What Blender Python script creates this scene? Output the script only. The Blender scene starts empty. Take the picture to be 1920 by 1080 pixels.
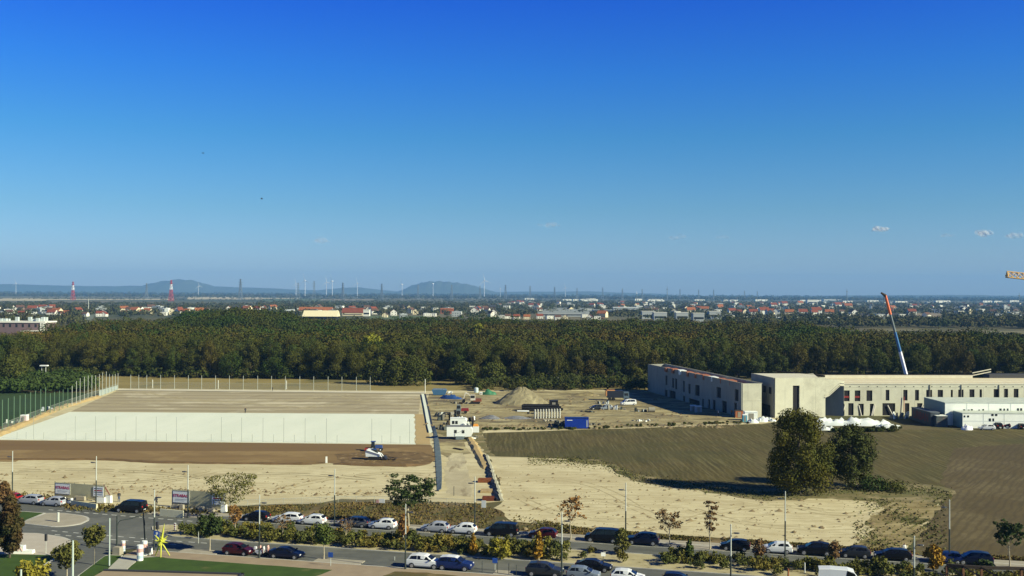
import bpy, math, random
import numpy as np
from mathutils import Vector, Matrix
random.seed(7); RNG = np.random.default_rng(11)
S = bpy.context.scene; COL = S.collection
rad = math.radians

# ------------------------------------------------------------------ camera
H = 35.0; FPX = 1920.0
_pit = math.atan(10/1920); _rol = rad(0.3)
_F = np.array([0, math.cos(_pit), math.sin(_pit)]); _R0 = np.array([1., 0, 0]); _U0 = np.cross(_R0, _F)
_R = _R0*math.cos(_rol) + _U0*math.sin(_rol); _U = np.cross(_R, _F)
cam = bpy.data.cameras.new('camera'); cam.sensor_width = 36; cam.lens = 36.0
cam.clip_start = 1; cam.clip_end = 60000
co = bpy.data.objects.new('camera', cam); COL.objects.link(co)
M = Matrix.Identity(4)
for i in range(3):
    M[i][0] = _R[i]; M[i][1] = _U[i]; M[i][2] = -_F[i]
M[2][3] = H; co.matrix_world = M; S.camera = co

# ------------------------------------------------------------------ sun, sky, exposure
AZ = rad(24); EL = rad(29)
sdir = Vector((math.cos(AZ)*math.cos(EL), -math.sin(AZ)*math.cos(EL), math.sin(EL)))   # towards the sun
sl = bpy.data.lights.new('sun', 'SUN'); sl.energy = 5.0; sl.angle = rad(0.5); sl.color = (1.0, 0.965, 0.68)
so = bpy.data.objects.new('sun', sl); COL.objects.link(so)
so.rotation_euler = (-sdir).to_track_quat('-Z', 'Y').to_euler(); so.location = (0, 0, 500)
W = bpy.data.worlds.new('World'); S.world = W; W.use_nodes = True
nt = W.node_tree; nt.nodes.clear()
out = nt.nodes.new('ShaderNodeOutputWorld'); bg = nt.nodes.new('ShaderNodeBackground')
sky = nt.nodes.new('ShaderNodeTexSky'); sky.sky_type = 'NISHITA'; sky.sun_disc = False
sky.sun_elevation = EL; sky.sun_rotation = math.atan2(sdir.x, sdir.y)
sky.air_density = 1.0; sky.dust_density = 0.4; sky.ozone_density = 2.5
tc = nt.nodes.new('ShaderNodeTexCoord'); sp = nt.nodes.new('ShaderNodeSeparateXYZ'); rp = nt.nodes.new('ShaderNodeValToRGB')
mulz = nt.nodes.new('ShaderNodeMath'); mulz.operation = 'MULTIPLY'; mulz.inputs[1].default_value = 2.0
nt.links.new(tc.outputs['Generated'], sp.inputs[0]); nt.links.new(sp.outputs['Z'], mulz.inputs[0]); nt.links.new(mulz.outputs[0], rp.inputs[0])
# colour of this clear autumn sky by height above the horizon (sky model tinted bluer; stops overhead, out of view, darkened to weaken fill light)
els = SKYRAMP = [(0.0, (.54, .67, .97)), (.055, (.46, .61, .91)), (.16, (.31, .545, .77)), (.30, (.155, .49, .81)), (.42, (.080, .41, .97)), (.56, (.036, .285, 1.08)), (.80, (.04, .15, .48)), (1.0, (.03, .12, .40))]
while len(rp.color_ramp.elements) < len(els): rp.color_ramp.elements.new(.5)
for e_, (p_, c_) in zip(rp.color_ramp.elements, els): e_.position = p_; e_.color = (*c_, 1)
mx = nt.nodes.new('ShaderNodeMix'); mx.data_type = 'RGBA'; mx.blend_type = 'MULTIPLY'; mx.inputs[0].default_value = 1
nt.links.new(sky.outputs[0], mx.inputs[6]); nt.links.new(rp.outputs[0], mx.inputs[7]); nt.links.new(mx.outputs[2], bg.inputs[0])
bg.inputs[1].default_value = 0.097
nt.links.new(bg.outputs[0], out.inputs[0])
S.view_settings.view_transform = 'Standard'; S.view_settings.look = 'None'; S.view_settings.gamma = 1
S.view_settings.exposure = 0.60; S.view_settings.use_curve_mapping = False
S.render.engine = 'CYCLES'
S.cycles.max_bounces = 4; S.cycles.diffuse_bounces = 2; S.cycles.glossy_bounces = 2; S.cycles.transparent_max_bounces = 24
S.cycles.volume_bounces = 0; S.cycles.transmission_bounces = 2

# ------------------------------------------------------------------ pixel <-> world
def at(px, py, z=0.0):
    v = _F*FPX + _R*(px-960) - _U*(py-540); t = (z-H)/v[2]
    return Vector((v[0]*t, v[1]*t, z))
def atD(px, py, D):
    v = _F*FPX + _R*(px-960) - _U*(py-540); t = D/v[1]
    return Vector((v[0]*t, D, H+v[2]*t))
def hor(px): return 547.5 + 0.0052*px
TH = rad(-13.3); E2 = Vector((math.cos(TH), math.sin(TH), 0)); N2 = Vector((-math.sin(TH), math.cos(TH), 0)); O2 = at(960, 1010)
def bend(u): return 2.5*max(0, (-45-u)/40)**1.3
def rd(u, v, z=0.0):
    p = O2 + E2*u + N2*(v+bend(u)); return Vector((p.x, p.y, z))
def uvof(px, py):
    p = at(px, py)-O2; u = p.dot(E2); return u, p.dot(N2)-bend(u)

# ------------------------------------------------------------------ materials
MATS = {}
def mat(name, c, rough=.75, metal=0., c2=None, scale=1., detail=4, amount=None, c3=None, s3=.1, t3=(.5, .62), bump=0., stretch=None, emit=None, spec=.3, coord='pos', rand=None, coat=0.):
    """principled material; c..c2 noise mix at 'scale', optional c3 patches at s3; rand = list of colours picked by object random"""
    m = bpy.data.materials.new(name); m.use_nodes = True; n = m.node_tree; L = n.links
    p = n.nodes['Principled BSDF']; p.inputs['Roughness'].default_value = rough; p.inputs['Metallic'].default_value = metal
    p.inputs['Specular IOR Level'].default_value = spec
    if coat: p.inputs['Coat Weight'].default_value = coat; p.inputs['Coat Roughness'].default_value = .06
    p.inputs['Base Color'].default_value = (*c, 1)
    vec = None
    if c2 or c3 or bump:
        if coord == 'pos':
            g = n.nodes.new('ShaderNodeNewGeometry'); vec = g.outputs['Position']
        else:
            g = n.nodes.new('ShaderNodeTexCoord'); vec = g.outputs['Object']
        if stretch:
            mp = n.nodes.new('ShaderNodeMapping'); mp.inputs['Scale'].default_value = stretch[:3]
            if len(stretch) > 3: mp.inputs['Rotation'].default_value = (0, 0, stretch[3])
            L.new(vec, mp.inputs[0]); vec2 = mp.outputs[0]
        else: vec2 = vec
    cur = None
    if rand:
        oi = n.nodes.new('ShaderNodeObjectInfo'); r = n.nodes.new('ShaderNodeValToRGB')
        r.color_ramp.interpolation = 'LINEAR'
        while len(r.color_ramp.elements) < len(rand): r.color_ramp.elements.new(.5)
        for i, cc in enumerate(rand):
            r.color_ramp.elements[i].position = i/(len(rand)-1); r.color_ramp.elements[i].color = (*cc, 1)
        L.new(oi.outputs['Random'], r.inputs[0]); cur = r.outputs[0]
    if c2:
        t = n.nodes.new('ShaderNodeTexNoise'); t.inputs['Scale'].default_value = scale; t.inputs['Detail'].default_value = detail
        t.inputs['Roughness'].default_value = .62
        L.new(vec2, t.inputs['Vector'])
        r = n.nodes.new('ShaderNodeMapRange'); r.inputs[1].default_value = .34; r.inputs[2].default_value = .66; L.new(t.outputs[0], r.inputs[0])
        k = n.nodes.new('ShaderNodeMix'); k.data_type = 'RGBA'; k.inputs[7].default_value = (*c2, 1)
        if cur: L.new(cur, k.inputs[6])
        else: k.inputs[6].default_value = (*c, 1)
        if amount is not None:
            a = n.nodes.new('ShaderNodeMath'); a.operation = 'MULTIPLY'; a.inputs[1].default_value = amount; L.new(r.outputs[0], a.inputs[0]); L.new(a.outputs[0], k.inputs[0])
        else: L.new(r.outputs[0], k.inputs[0])
        cur = k.outputs[2]
    if c3:
        t = n.nodes.new('ShaderNodeTexNoise'); t.inputs['Scale'].default_value = s3; t.inputs['Detail'].default_value = 6
        t.inputs['Roughness'].default_value = .7; L.new(vec, t.inputs['Vector'])
        r = n.nodes.new('ShaderNodeMapRange'); r.inputs[1].default_value = t3[0]; r.inputs[2].default_value = t3[1]; L.new(t.outputs[0], r.inputs[0])
        k = n.nodes.new('ShaderNodeMix'); k.data_type = 'RGBA'; k.inputs[7].default_value = (*c3, 1); k.inputs[6].default_value = (*c, 1)
        if cur: L.new(cur, k.inputs[6])
        L.new(r.outputs[0], k.inputs[0]); cur = k.outputs[2]
    if cur: L.new(cur, p.inputs['Base Color'])
    if bump:
        t = n.nodes.new('ShaderNodeTexNoise'); t.inputs['Scale'].default_value = scale*3; t.inputs['Detail'].default_value = 5; L.new(vec2, t.inputs['Vector'])
        b = n.nodes.new('ShaderNodeBump'); b.inputs['Distance'].default_value = bump; L.new(t.outputs[0], b.inputs['Height']); L.new(b.outputs[0], p.inputs['Normal'])
    if emit: p.inputs['Emission Color'].default_value = (*c, 1); p.inputs['Emission Strength'].default_value = emit
    MATS[name] = m; return m

def add_layer(m, c, scale, thr, stretch=(1, 1, 1), rot=0., wave=False, dist=3., amount=1., wdir='X'):
    """paint another procedural layer (streaks, tracks, furrows) over a material's base colour"""
    n = m.node_tree; L = n.links; p = n.nodes['Principled BSDF']; src = p.inputs['Base Color']
    g = n.nodes.new('ShaderNodeNewGeometry'); mr = n.nodes.new('ShaderNodeMapping'); mr.inputs['Rotation'].default_value = (0, 0, rot)
    mp = n.nodes.new('ShaderNodeMapping'); mp.inputs['Scale'].default_value = stretch
    L.new(g.outputs['Position'], mr.inputs[0]); L.new(mr.outputs[0], mp.inputs[0])
    if wave:
        t = n.nodes.new('ShaderNodeTexWave'); t.bands_direction = wdir; t.inputs['Scale'].default_value = scale; t.inputs['Distortion'].default_value = dist
        t.inputs['Detail'].default_value = 3; t.inputs['Detail Scale'].default_value = .6; o = t.outputs['Fac']
    else:
        t = n.nodes.new('ShaderNodeTexNoise'); t.inputs['Scale'].default_value = scale; t.inputs['Detail'].default_value = 5; t.inputs['Roughness'].default_value = .65; o = t.outputs[0]
    L.new(mp.outputs[0], t.inputs['Vector'])
    r = n.nodes.new('ShaderNodeMapRange'); r.inputs[1].default_value = thr[0]; r.inputs[2].default_value = thr[1]; r.inputs[4].default_value = amount; L.new(o, r.inputs[0])
    k = n.nodes.new('ShaderNodeMix'); k.data_type = 'RGBA'; k.inputs[7].default_value = (*c, 1)
    if src.is_linked: L.new(src.links[0].from_socket, k.inputs[6])
    else: k.inputs[6].default_value = src.default_value
    L.new(r.outputs[0], k.inputs[0]); L.new(k.outputs[2], src)
    return m

# ------------------------------------------------------------------ mesh helpers
class MB:
    def __init__(s): s.v = []; s.f = []; s.m = []
    def poly(s, pts, mi=0):
        b = len(s.v); s.v += [tuple(p) for p in pts]; s.f.append(tuple(range(b, b+len(pts)))); s.m.append(mi); return s
    def box(s, x0, x1, y0, y1, z0, z1, mi=0, T=None, taper=0):
        t = taper
        P = [Vector(q) for q in ((x0, y0, z0), (x1, y0, z0), (x1, y1, z0), (x0, y1, z0), (x0+t, y0+t, z1), (x1-t, y0+t, z1), (x1-t, y1-t, z1), (x0+t, y1-t, z1))]
        if T: P = [T @ q for q in P]
        b = len(s.v); s.v += [tuple(p) for p in P]
        for f in ((3, 2, 1, 0), (4, 5, 6, 7), (0, 1, 5, 4), (1, 2, 6, 5), (2, 3, 7, 6), (3, 0, 4, 7)): s.f.append(tuple(b+i for i in f)); s.m.append(mi)
        return s
    def prism(s, pts, z0, z1, mi=0, ms=None):
        """vertical prism over a CCW footprint"""
        n = len(pts); b = len(s.v)
        s.v += [(p[0], p[1], z0) for p in pts] + [(p[0], p[1], z1) for p in pts]
        s.f.append(tuple(b+i for i in range(n-1, -1, -1))); s.m.append(mi)
        s.f.append(tuple(b+n+i for i in range(n))); s.m.append(mi if ms is None else ms)
        for i in range(n):
            j = (i+1) % n; s.f.append((b+i, b+j, b+n+j, b+n+i)); s.m.append(mi)
        return s
    def xprism(s, pts, x0, x1, mi=0):
        """profile pts (x,z) extruded along y from x0 to x1"""
        n = len(pts); b = len(s.v)
        s.v += [(p[0], x0, p[1]) for p in pts] + [(p[0], x1, p[1]) for p in pts]
        s.f.append(tuple(b+i for i in range(n))); s.m.append(mi); s.f.append(tuple(b+n+i for i in range(n-1, -1, -1))); s.m.append(mi)
        for i in range(n):
            j = (i+1) % n; s.f.append((b+j, b+i, b+n+i, b+n+j)); s.m.append(mi)
        return s
    def tube(s, p0, p1, r0, r1=None, n=8, mi=0, cap=True):
        p0 = Vector(p0); p1 = Vector(p1); r1 = r0 if r1 is None else r1
        d = (p1-p0); q = d.to_track_quat('Z', 'Y'); b = len(s.v)
        for p, r in ((p0, r0), (p1, r1)):
            for i in range(n):
                a = 2*math.pi*i/n; s.v.append(tuple(p + q @ Vector((r*math.cos(a), r*math.sin(a), 0))))
        for i in range(n):
            j = (i+1) % n; s.f.append((b+i, b+j, b+n+j, b+n+i)); s.m.append(mi)
        if cap:
            s.f.append(tuple(b+i for i in range(n-1, -1, -1))); s.m.append(mi); s.f.append(tuple(b+n+i for i in range(n))); s.m.append(mi)
        return s
    def path(s, pts, r, n=6, mi=0):
        for a, b_ in zip(pts[:-1], pts[1:]): s.tube(a, b_, r, r, n, mi)
        return s
    def loft(s, rings, mi=0, cap=True, closed=True):
        n = len(rings[0]); b = len(s.v)
        for r in rings: s.v += [tuple(p) for p in r]
        for k in range(len(rings)-1):
            for i in range(n if closed else n-1):
                j = (i+1) % n; s.f.append((b+k*n+i, b+k*n+j, b+(k+1)*n+j, b+(k+1)*n+i)); s.m.append(mi)
        if cap:
            s.f.append(tuple(b+i for i in range(n-1, -1, -1))); s.m.append(mi)
            e = b+(len(rings)-1)*n; s.f.append(tuple(e+i for i in range(n))); s.m.append(mi)
        return s
    def mesh(s, name, mats):
        me = bpy.data.meshes.new(name); me.from_pydata(s.v, [], s.f)
        for m in (mats if isinstance(mats, (list, tuple)) else [mats]): me.materials.append(m)
        me.polygons.foreach_set('material_index', s.m)
        me.update(); return me
    def build(s, name, mats, parent=None, loc=None, rz=0, smooth=False):
        me = s.mesh(name, mats)
        if smooth: me.polygons.foreach_set('use_smooth', [True]*len(me.polygons))
        return link(name, me, parent, loc, rz)
def link(name, me, parent=None, loc=None, rz=0):
    o = bpy.data.objects.new(name, me); COL.objects.link(o)
    if parent: o.parent = parent
    if loc is not None: o.location = loc
    if rz: o.rotation_euler = (0, 0, rz)
    return o
def npmesh(name, V, Fq, m, tint=None, smooth=False, nrm=None):
    me = bpy.data.meshes.new(name); V = np.asarray(V, np.float32); Fq = np.asarray(Fq, np.int32); k = Fq.shape[1]
    me.vertices.add(len(V)); me.vertices.foreach_set('co', V.ravel()); me.loops.add(Fq.size); me.loops.foreach_set('vertex_index', Fq.ravel())
    me.polygons.add(len(Fq)); me.polygons.foreach_set('loop_start', np.arange(0, Fq.size, k, dtype=np.int32)); me.polygons.foreach_set('loop_total', np.full(len(Fq), k, np.int32))
    if tint is not None:
        a = me.attributes.new('tint', 'FLOAT', 'FACE'); a.data.foreach_set('value', np.asarray(tint, np.float32))
    if smooth: me.polygons.foreach_set('use_smooth', np.ones(len(Fq), bool))
    me.materials.append(m); me.update(); me.validate(); return me
def tag(o, label=None, cat=None, group=None, kind=None):
    if label: o['label'] = label
    if cat: o['category'] = cat
    if group: o['group'] = group
    if kind: o['kind'] = kind
    return o
def empty(name, loc=(0, 0, 0), rz=0, label=None, cat=None, group=None):
    o = bpy.data.objects.new(name, None); o.empty_display_size = .5; COL.objects.link(o); o.location = loc; o.rotation_euler = (0, 0, rz)
    return tag(o, label, cat, group)
def dup(src, loc=None, rz=None, label=None, scale=None, parent=None, matmap=None):
    c = src.copy(); COL.objects.link(c)
    if parent is not None: c.parent = parent
    if loc is not None: c.location = loc
    if rz is not None: c.rotation_euler = (0, 0, rz)
    if scale is not None: c.scale = scale if hasattr(scale, '__len__') else (scale,)*3
    if label: c['label'] = label
    for ch in src.children:
        dup(ch, parent=c)
    return c
def struct(o): o['kind'] = 'structure'; return o
def sheet(name, pts, z, m, parent=None):
    """flat ground sheet from world points; big ones as one polygon"""
    mb = MB(); mb.poly([(p[0], p[1], z) for p in pts]); me = mb.mesh(name, m)
    # make sure it faces up
    if me.polygons[0].normal.z < 0: me.flip_normals()
    return struct(link(name, me, parent))
def pxs(l, z=0): return [at(x, y, z) for x, y in l]
def roughline(pts, step, amp, closed=True):
    """subdivide a world polyline and jitter it so that ground edges are uneven"""
    out = []; n = len(pts)
    for i in range(n if closed else n-1):
        a = Vector(pts[i][:2]); b = Vector(pts[(i+1) % n][:2]); d = (b-a).length; k = max(1, int(d/step))
        for j in range(k):
            p = a.lerp(b, j/k)
            if j: p = p + Vector((random.uniform(-amp, amp), random.uniform(-amp, amp)))
            out.append((p.x, p.y, 0))
    if not closed: out.append(tuple(pts[-1]))
    return out
# ------------------------------------------------------------------ materials of the place
m_far = mat('far_farmland', (.085, .085, .035), .95, c2=(.05, .065, .028), scale=.0015, c3=(.16, .135, .07), s3=.0011, t3=(.5, .56))
m_meadow = mat('meadow_grass', (.10, .085, .032), .95, c2=(.065, .07, .022), scale=.05, c3=(.13, .10, .05), s3=.02)
m_sand = mat('pale_crushed_sand', (.60, .525, .315), .95, c2=(.51, .435, .255), scale=.25, c3=(.30, .225, .115), s3=.16, t3=(.60, .72), bump=.02)
add_layer(m_sand, (.40, .33, .18), .7, (.48, .60), (.16, 1, 1), .05, amount=.6)
add_layer(m_sand, (.66, .59, .38), .9, (.52, .64), (.3, 1, 1), -.1, amount=.6)
add_layer(m_sand, (.42, .345, .19), .07, (.50, .62), (.5, 1, 1), .2, amount=.55)
add_layer(m_sand, (.14, .10, .05), 1.3, (.70, .78), (.35, 1, 1), .1, amount=.8)
m_yard = mat('site_yard_gravel', (.36, .295, .145), .95, c2=(.235, .19, .09), scale=.10, c3=(.15, .115, .068), s3=.055, t3=(.50, .60), bump=.03)
add_layer(m_yard, (.50, .43, .23), .22, (.50, .60), (.35, 1, 1), .2, amount=.75)
add_layer(m_yard, (.10, .085, .042), .13, (.54, .62), (.4, 1, 1), -.2, amount=.85)
add_layer(m_yard, (.13, .10, .05), .9, (.56, .66), (.5, 1, 1), 0, amount=.7)
m_topsoil = mat('brown_topsoil_strip', (.235, .150, .058), .95, c2=(.19, .12, .045), scale=.3, stretch=(.12, 1, 1), c3=(.27, .18, .072), s3=.05, t3=(.5, .6))
m_drain = mat('drainage_layer', (.44, .37, .235), .95, c2=(.34, .285, .175), scale=.25, stretch=(.10, 1, 1), c3=(.56, .49, .33), s3=.035, t3=(.52, .60))
add_layer(m_drain, (.24, .195, .11), .036, (.55, .95), (1, 1, 1), 0.0, wave=True, dist=1.5, amount=.6, wdir='Y')
add_layer(m_drain, (.24, .195, .11), .075, (.60, .95), (1, 1, 1), 0.04, wave=True, dist=2.5, amount=.45, wdir='Y')
add_layer(m_drain, (.20, .165, .095), .16, (.55, .70), (1, .16, 1), 0.5, amount=.5)
m_fleece = mat('white_fleece', (.74, .76, .62), .8, c2=(.68, .71, .575), scale=.12, stretch=(1, .2, 1))
add_layer(m_fleece, (.58, .60, .47), .35, (.60, .74), (1, .3, 1), .5, amount=.6)
add_layer(m_fleece, (.50, .47, .34), .06, (.66, .76), (1, 1, 1), 0, amount=.6)
m_field = mat('stubble_field', (.092, .070, .014), .97, c2=(.062, .050, .009), scale=.14, c3=(.066, .058, .010), s3=.02, t3=(.5, .62), bump=.04)
add_layer(m_field, (.15, .12, .048), .27, (.50, .95), (1, 1, 1), rad(-1), wave=True, dist=9, amount=.35)
add_layer(m_field, (.17, .142, .055), .55, (.52, .62), (2.4, .08, 1), rad(-1), amount=.6)
add_layer(m_field, (.13, .095, .035), .06, (.50, .66), (1, .5, 1), .3, amount=.45)
add_layer(m_field, (.042, .034, .009), .6, (.52, .63), (2.4, .09, 1), rad(-1), amount=.65)
add_layer(m_field, (.055, .055, .012), .035, (.52, .62), (.4, 1, 1), 0, amount=.5)
m_field2 = mat('ploughed_field', (.100, .072, .025), .97, c2=(.07, .050, .018), scale=.10, c3=(.15, .115, .05), s3=.025, t3=(.5, .62), bump=.05)
add_layer(m_field2, (.045, .032, .012), .24, (.50, .95), (1, 1, 1), rad(33), wave=True, dist=6, amount=.4)
add_layer(m_field2, (.17, .13, .05), .55, (.52, .62), (2.2, .08, 1), rad(33), amount=.6)
add_layer(m_field2, (.040, .029, .009), .55, (.51, .62), (2.2, .08, 1), rad(33), amount=.7)
m_weeds = mat('weedy_verge', (.13, .085, .030), .95, c2=(.075, .075, .022), scale=.22, c3=(.21, .15, .07), s3=.12, t3=(.52, .62), bump=.04)
m_vergeg = mat('thin_grass_verge', (.10, .10, .03), .95, c2=(.19, .15, .065), scale=.25, c3=(.27, .215, .11), s3=.18, t3=(.5, .6))
m_rough = mat('rough_sandy_ground', (.36, .29, .14), .95, c2=(.17, .125, .045), scale=.35, stretch=(.35, 1, 1), c3=(.09, .085, .022), s3=.16, t3=(.52, .60), bump=.06)
m_lawn = mat('mown_lawn', (.046, .088, .010), .95, c2=(.032, .064, .007), scale=.5, c3=(.13, .125, .035), s3=.15, t3=(.60, .72))
m_pitch = mat('green_pitch_grass', (.030, .060, .014), .95, c2=(.024, .05, .012), scale=.1)
m_asphalt = mat('grey_asphalt', (.120, .123, .108), .85, c2=(.10, .102, .092), scale=.6, c3=(.150, .150, .130), s3=.12, t3=(.5, .62))
add_layer(m_asphalt, (.075, .077, .070), .5, (.52, .66), (.10, 1, 1), -TH, amount=.6)
m_pave = mat('pale_paving', (.37, .33, .255), .9, c2=(.32, .285, .215), scale=.5, c3=(.28, .25, .19), s3=.3, t3=(.55, .65))
m_pave2 = mat('warm_paving', (.33, .255, .17), .9, c2=(.28, .215, .145), scale=.5)
m_kerb = mat('kerb_stone', (.50, .48, .42), .85, c2=(.42, .40, .34), scale=2)
m_paint = mat('road_paint', (.62, .62, .56), .8, c2=(.45, .45, .41), scale=3)
m_median = mat('median_mulch', (.44, .385, .225), .95, c2=(.33, .28, .155), scale=.5, c3=(.15, .13, .05), s3=.5, t3=(.58, .66))

def arc(p0, p1, p2, n=6): return [((1-t)**2*p0[0]+2*t*(1-t)*p1[0]+t*t*p2[0], (1-t)**2*p0[1]+2*t*(1-t)*p1[1]+t*t*p2[1]) for t in [i/n for i in range(n+1)]]
# ------------------------------------------------------------------ ground
def disc():
    mb = MB(); pts = [(-9000, -60), (9000, -60), (9000, 15500), (-9000, 15500)]
    mb.poly([(x, y, -.12) for x, y in pts]); return struct(mb.build('ground', m_far))
disc()
sheet('meadow', [(-420, 60), (420, 60), (760, 1340), (-760, 1340)], 0, m_meadow)
# far fields: long pale and green strips beyond the village
m_ff = {k: mat('far_field_'+k, c, .95, c2=tuple(x*.85 for x in c), scale=.01) for k, c in dict(straw=(.52, .44, .27), green=(.10, .13, .05), olive=(.17, .15, .07), brown=(.25, .20, .12)).items()}
for i, (x0, x1, y0, y1, k) in enumerate([(-60, 86, 559.5, 563.5, 'straw'), (-60, 480, 556.2, 558.2, 'olive'), (86, 330, 560.2, 562, 'straw'), (350, 490, 556.5, 561, 'straw'), (455, 560, 558.6, 560.2, 'straw'),
        (490, 620, 560.2, 566.5, 'green'), (600, 700, 560.6, 563, 'brown'), (735, 830, 560, 563.4, 'olive'), (870, 960, 557.6, 563, 'olive'), (1040, 1180, 557.4, 559, 'brown'), (-60, 140, 592.5, 600, 'olive'), (100, 148, 593.5, 606, 'brown'), (470, 510, 573, 576, 'straw'),
        (1716, 1768, 587, 599, 'brown'), (1835, 1990, 621, 627, 'olive'), (1640, 1720, 618, 622, 'olive'), (690, 800, 592.5, 599, 'green')]):
    sheet('far_field', [at(x0, y1+.4), at(x1, y1+.4), at(x1+3, y0), at(x0+4, y0)], .06+.02*i, m_ff[k])
# site ground
sheet('brown_meadow', pxs([(120, 733), (1230, 733), (1230, 703), (700, 703), (100, 704)]), .01, mat('dry_meadow', (.27, .21, .075), .95, c2=(.21, .165, .055), scale=.06, c3=(.11, .10, .035), s3=.02, t3=(.53, .62)))
sheet('green_pitch', pxs([(-80, 812), (0, 800), (120, 765), (190, 742), (150, 736), (-80, 736)]), .014, m_pitch)
site = roughline([at(-180, 960), at(-180, 860), at(-40, 818), at(110, 768), at(186, 742), at(221, 728), at(806, 733), at(1000, 731), at(1200, 731), at(1265, 745), at(1480, 786), at(1420, 797), at(1090, 808), at(905, 812), at(915, 850), at(945, 940), at(885, 945), at(800, 944), at(620, 952), at(430, 962), at(280, 958), at(120, 951)], 3, .35)
sheet('site_ground', site, .018, m_sand)
yard = roughline([at(806, 738), at(1000, 733), at(1200, 733), at(1300, 746), at(1440, 786), at(1395, 793), at(1090, 806), at(905, 806), at(870, 830), at(884, 850), at(838, 858), at(822, 850), at(808, 800), at(795, 760)], 3, .5)
sheet('site_yard', yard, .022, m_yard)
sheet('haul_track', roughline([at(846, 850), at(868, 850), at(884, 900), at(886, 932), at(838, 926), at(832, 880)], 2, .3), .03, add_layer(add_layer(mat('compacted_track', (.46, .40, .255), .95, c2=(.38, .32, .20), scale=.3), (.58, .51, .31), .25, (.50, .60), (1, .3, 1), 0, amount=.8), (.22, .17, .09), .3, (.56, .66), (1.5, .25, 1), 0, amount=.7))
sheet('drainage_pitch', pxs([(132, 772), (186, 747.5), (222, 732), (789, 738.5), (785, 776.5)]), .03, m_drain)
sheet('edge_strip', pxs([(217, 733), (222, 729.6), (797, 735.6), (797, 738.6), (224, 732.6)]), .16, mat('pale_concrete_edge', (.62, .56, .42), .9, c2=(.55, .50, .37), scale=.3))
sheet('white_fleece_pitch', [at(-14, 824.2)] + pxs([(0, 819), (131, 772.6), (776, 776.6)]) + roughline(pxs([(776, 776.6), (779, 832.5)]), 4, .4, False)[1:] + [at(400, 828.6)], .045, m_fleece)
top = roughline(pxs([(-90, 824), (400, 829), (779, 833.5), (806, 834)]), 5, .12, False)
rt = roughline(pxs([(806, 834), (817, 850), (819, 862), (806, 870), (780, 875), (740, 875.5), (700, 873), (640, 872), (618, 868.5), (590, 871), (560, 872)]), 2, .25, False)
bt = roughline(pxs([(560, 872), (300, 867.5), (200, 862), (42, 860), (30, 866), (8, 866), (-90, 862)]), 4, .15, False)
sheet('topsoil_strip', top+rt[1:]+bt[1:], .05, m_topsoil)
sheet('topsoil_dark_strip', roughline(pxs([(-90, 825.5), (400, 830.5), (779, 835), (800, 836), (640, 846.5), (300, 846), (0, 843.5), (-90, 843)]), 5, .2), .06, mat('dark_topsoil', (.165, .100, .038), .95, c2=(.185, .115, .045), scale=.2, stretch=(.12, 1, 1)))  # topsoil in a darker brown along the far side of the strip
def ridge(name, pts, w, h, m):
    """low uneven bank of soil along a line"""
    P = roughline(pts, 2.0, .2, False); rings = []
    for i, p in enumerate(P):
        a = Vector(P[max(0, i-1)]); b = Vector(P[min(len(P)-1, i+1)]); d = (b-a).normalized(); nn = Vector((-d.y, d.x, 0)); hh = h*random.uniform(.55, 1.2)*(0.15 if i in (0, len(P)-1) else 1); ww = w*random.uniform(.8, 1.2)
        q = Vector((p[0], p[1], 0)); rings.append([q-nn*ww/2+Vector((0, 0, -.05)), q-nn*ww*.2+Vector((0, 0, hh*.9)), q+nn*ww*.15+Vector((0, 0, hh)), q+nn*ww/2+Vector((0, 0, -.05))])
    mb = MB(); mb.loft(rings); return struct(mb.build(name, m))
sheet('churned_soil', roughline(pxs([(625, 852), (700, 846), (790, 848), (812, 856), (806, 868), (760, 874), (700, 872), (640, 870)]), 1.2, .5), .062, mat('churned_topsoil', (.20, .125, .048), .95, c2=(.09, .056, .022), scale=.55, c3=(.29, .20, .09), s3=.4, t3=(.55, .62), bump=.1))
ridge('soil_bank', pxs([(-60, 861.5), (200, 862.5), (300, 868), (585, 871)]), 1.6, .35, mat('soil_bank_brown', (.15, .092, .042), .95, c2=(.12, .075, .034), scale=.6))
ridge('soil_bank', pxs([(625, 870), (700, 873), (760, 874), (800, 869)]), 2.4, .45, MATS['soil_bank_brown'])
ridge('sand_bank', pxs([(-70, 846), (0, 814), (105, 768), (186, 744)]), 3.2, .7, mat('yellow_sand_bank', (.46, .33, .15), .95, c2=(.40, .29, .13), scale=.5))
ridge('sand_bank', pxs([(880, 820), (896, 850), (912, 880)]), 2.2, .5, MATS['yellow_sand_bank'])
# fields to the right
fld = roughline(pxs([(905, 812), (1090, 806), (1420, 795), (1700, 806), (2300, 800), (2400, 900), (2050, 1069), (1960, 1064), (1700, 1052), (1745, 985), (1785, 925), (1700, 905), (1560, 925), (1340, 915), (1200, 895), (1130, 864), (1000, 860), (915, 857)]), 3, .4)
sheet('stubble_field', fld, .024, m_field)
sheet('ploughed_field', roughline(pxs([(1790, 840), (2200, 815), (2900, 960), (2900, 1110), (2000, 1067), (1690, 1050), (1730, 1000), (1782, 928), (1762, 905)]), 3, .4), .032, m_field2)
lot = roughline(pxs([(914, 856), (985, 858), (1060, 861), (1128, 866), (1150, 884), (1180, 897), (1250, 913), (1340, 923), (1430, 935), (1640, 934), (1690, 926), (1775, 928), (1752, 960), (1722, 1005), (1690, 1033), (1560, 1032), (1400, 1022), (1200, 1008), (1000, 994), (900, 988), (905, 960), (938, 946), (938, 900)]), 2.2, .5)
sheet('sandy_lot', lot, .04, m_sand)
sheet('rough_ground', roughline(pxs([(1650, 940), (1700, 930), (1772, 932), (1752, 962), (1722, 1006), (1690, 1035), (1560, 1034), (1600, 1022), (1632, 1004), (1628, 975), (1660, 955)]), 1.5, .9), .044, m_rough)
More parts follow.
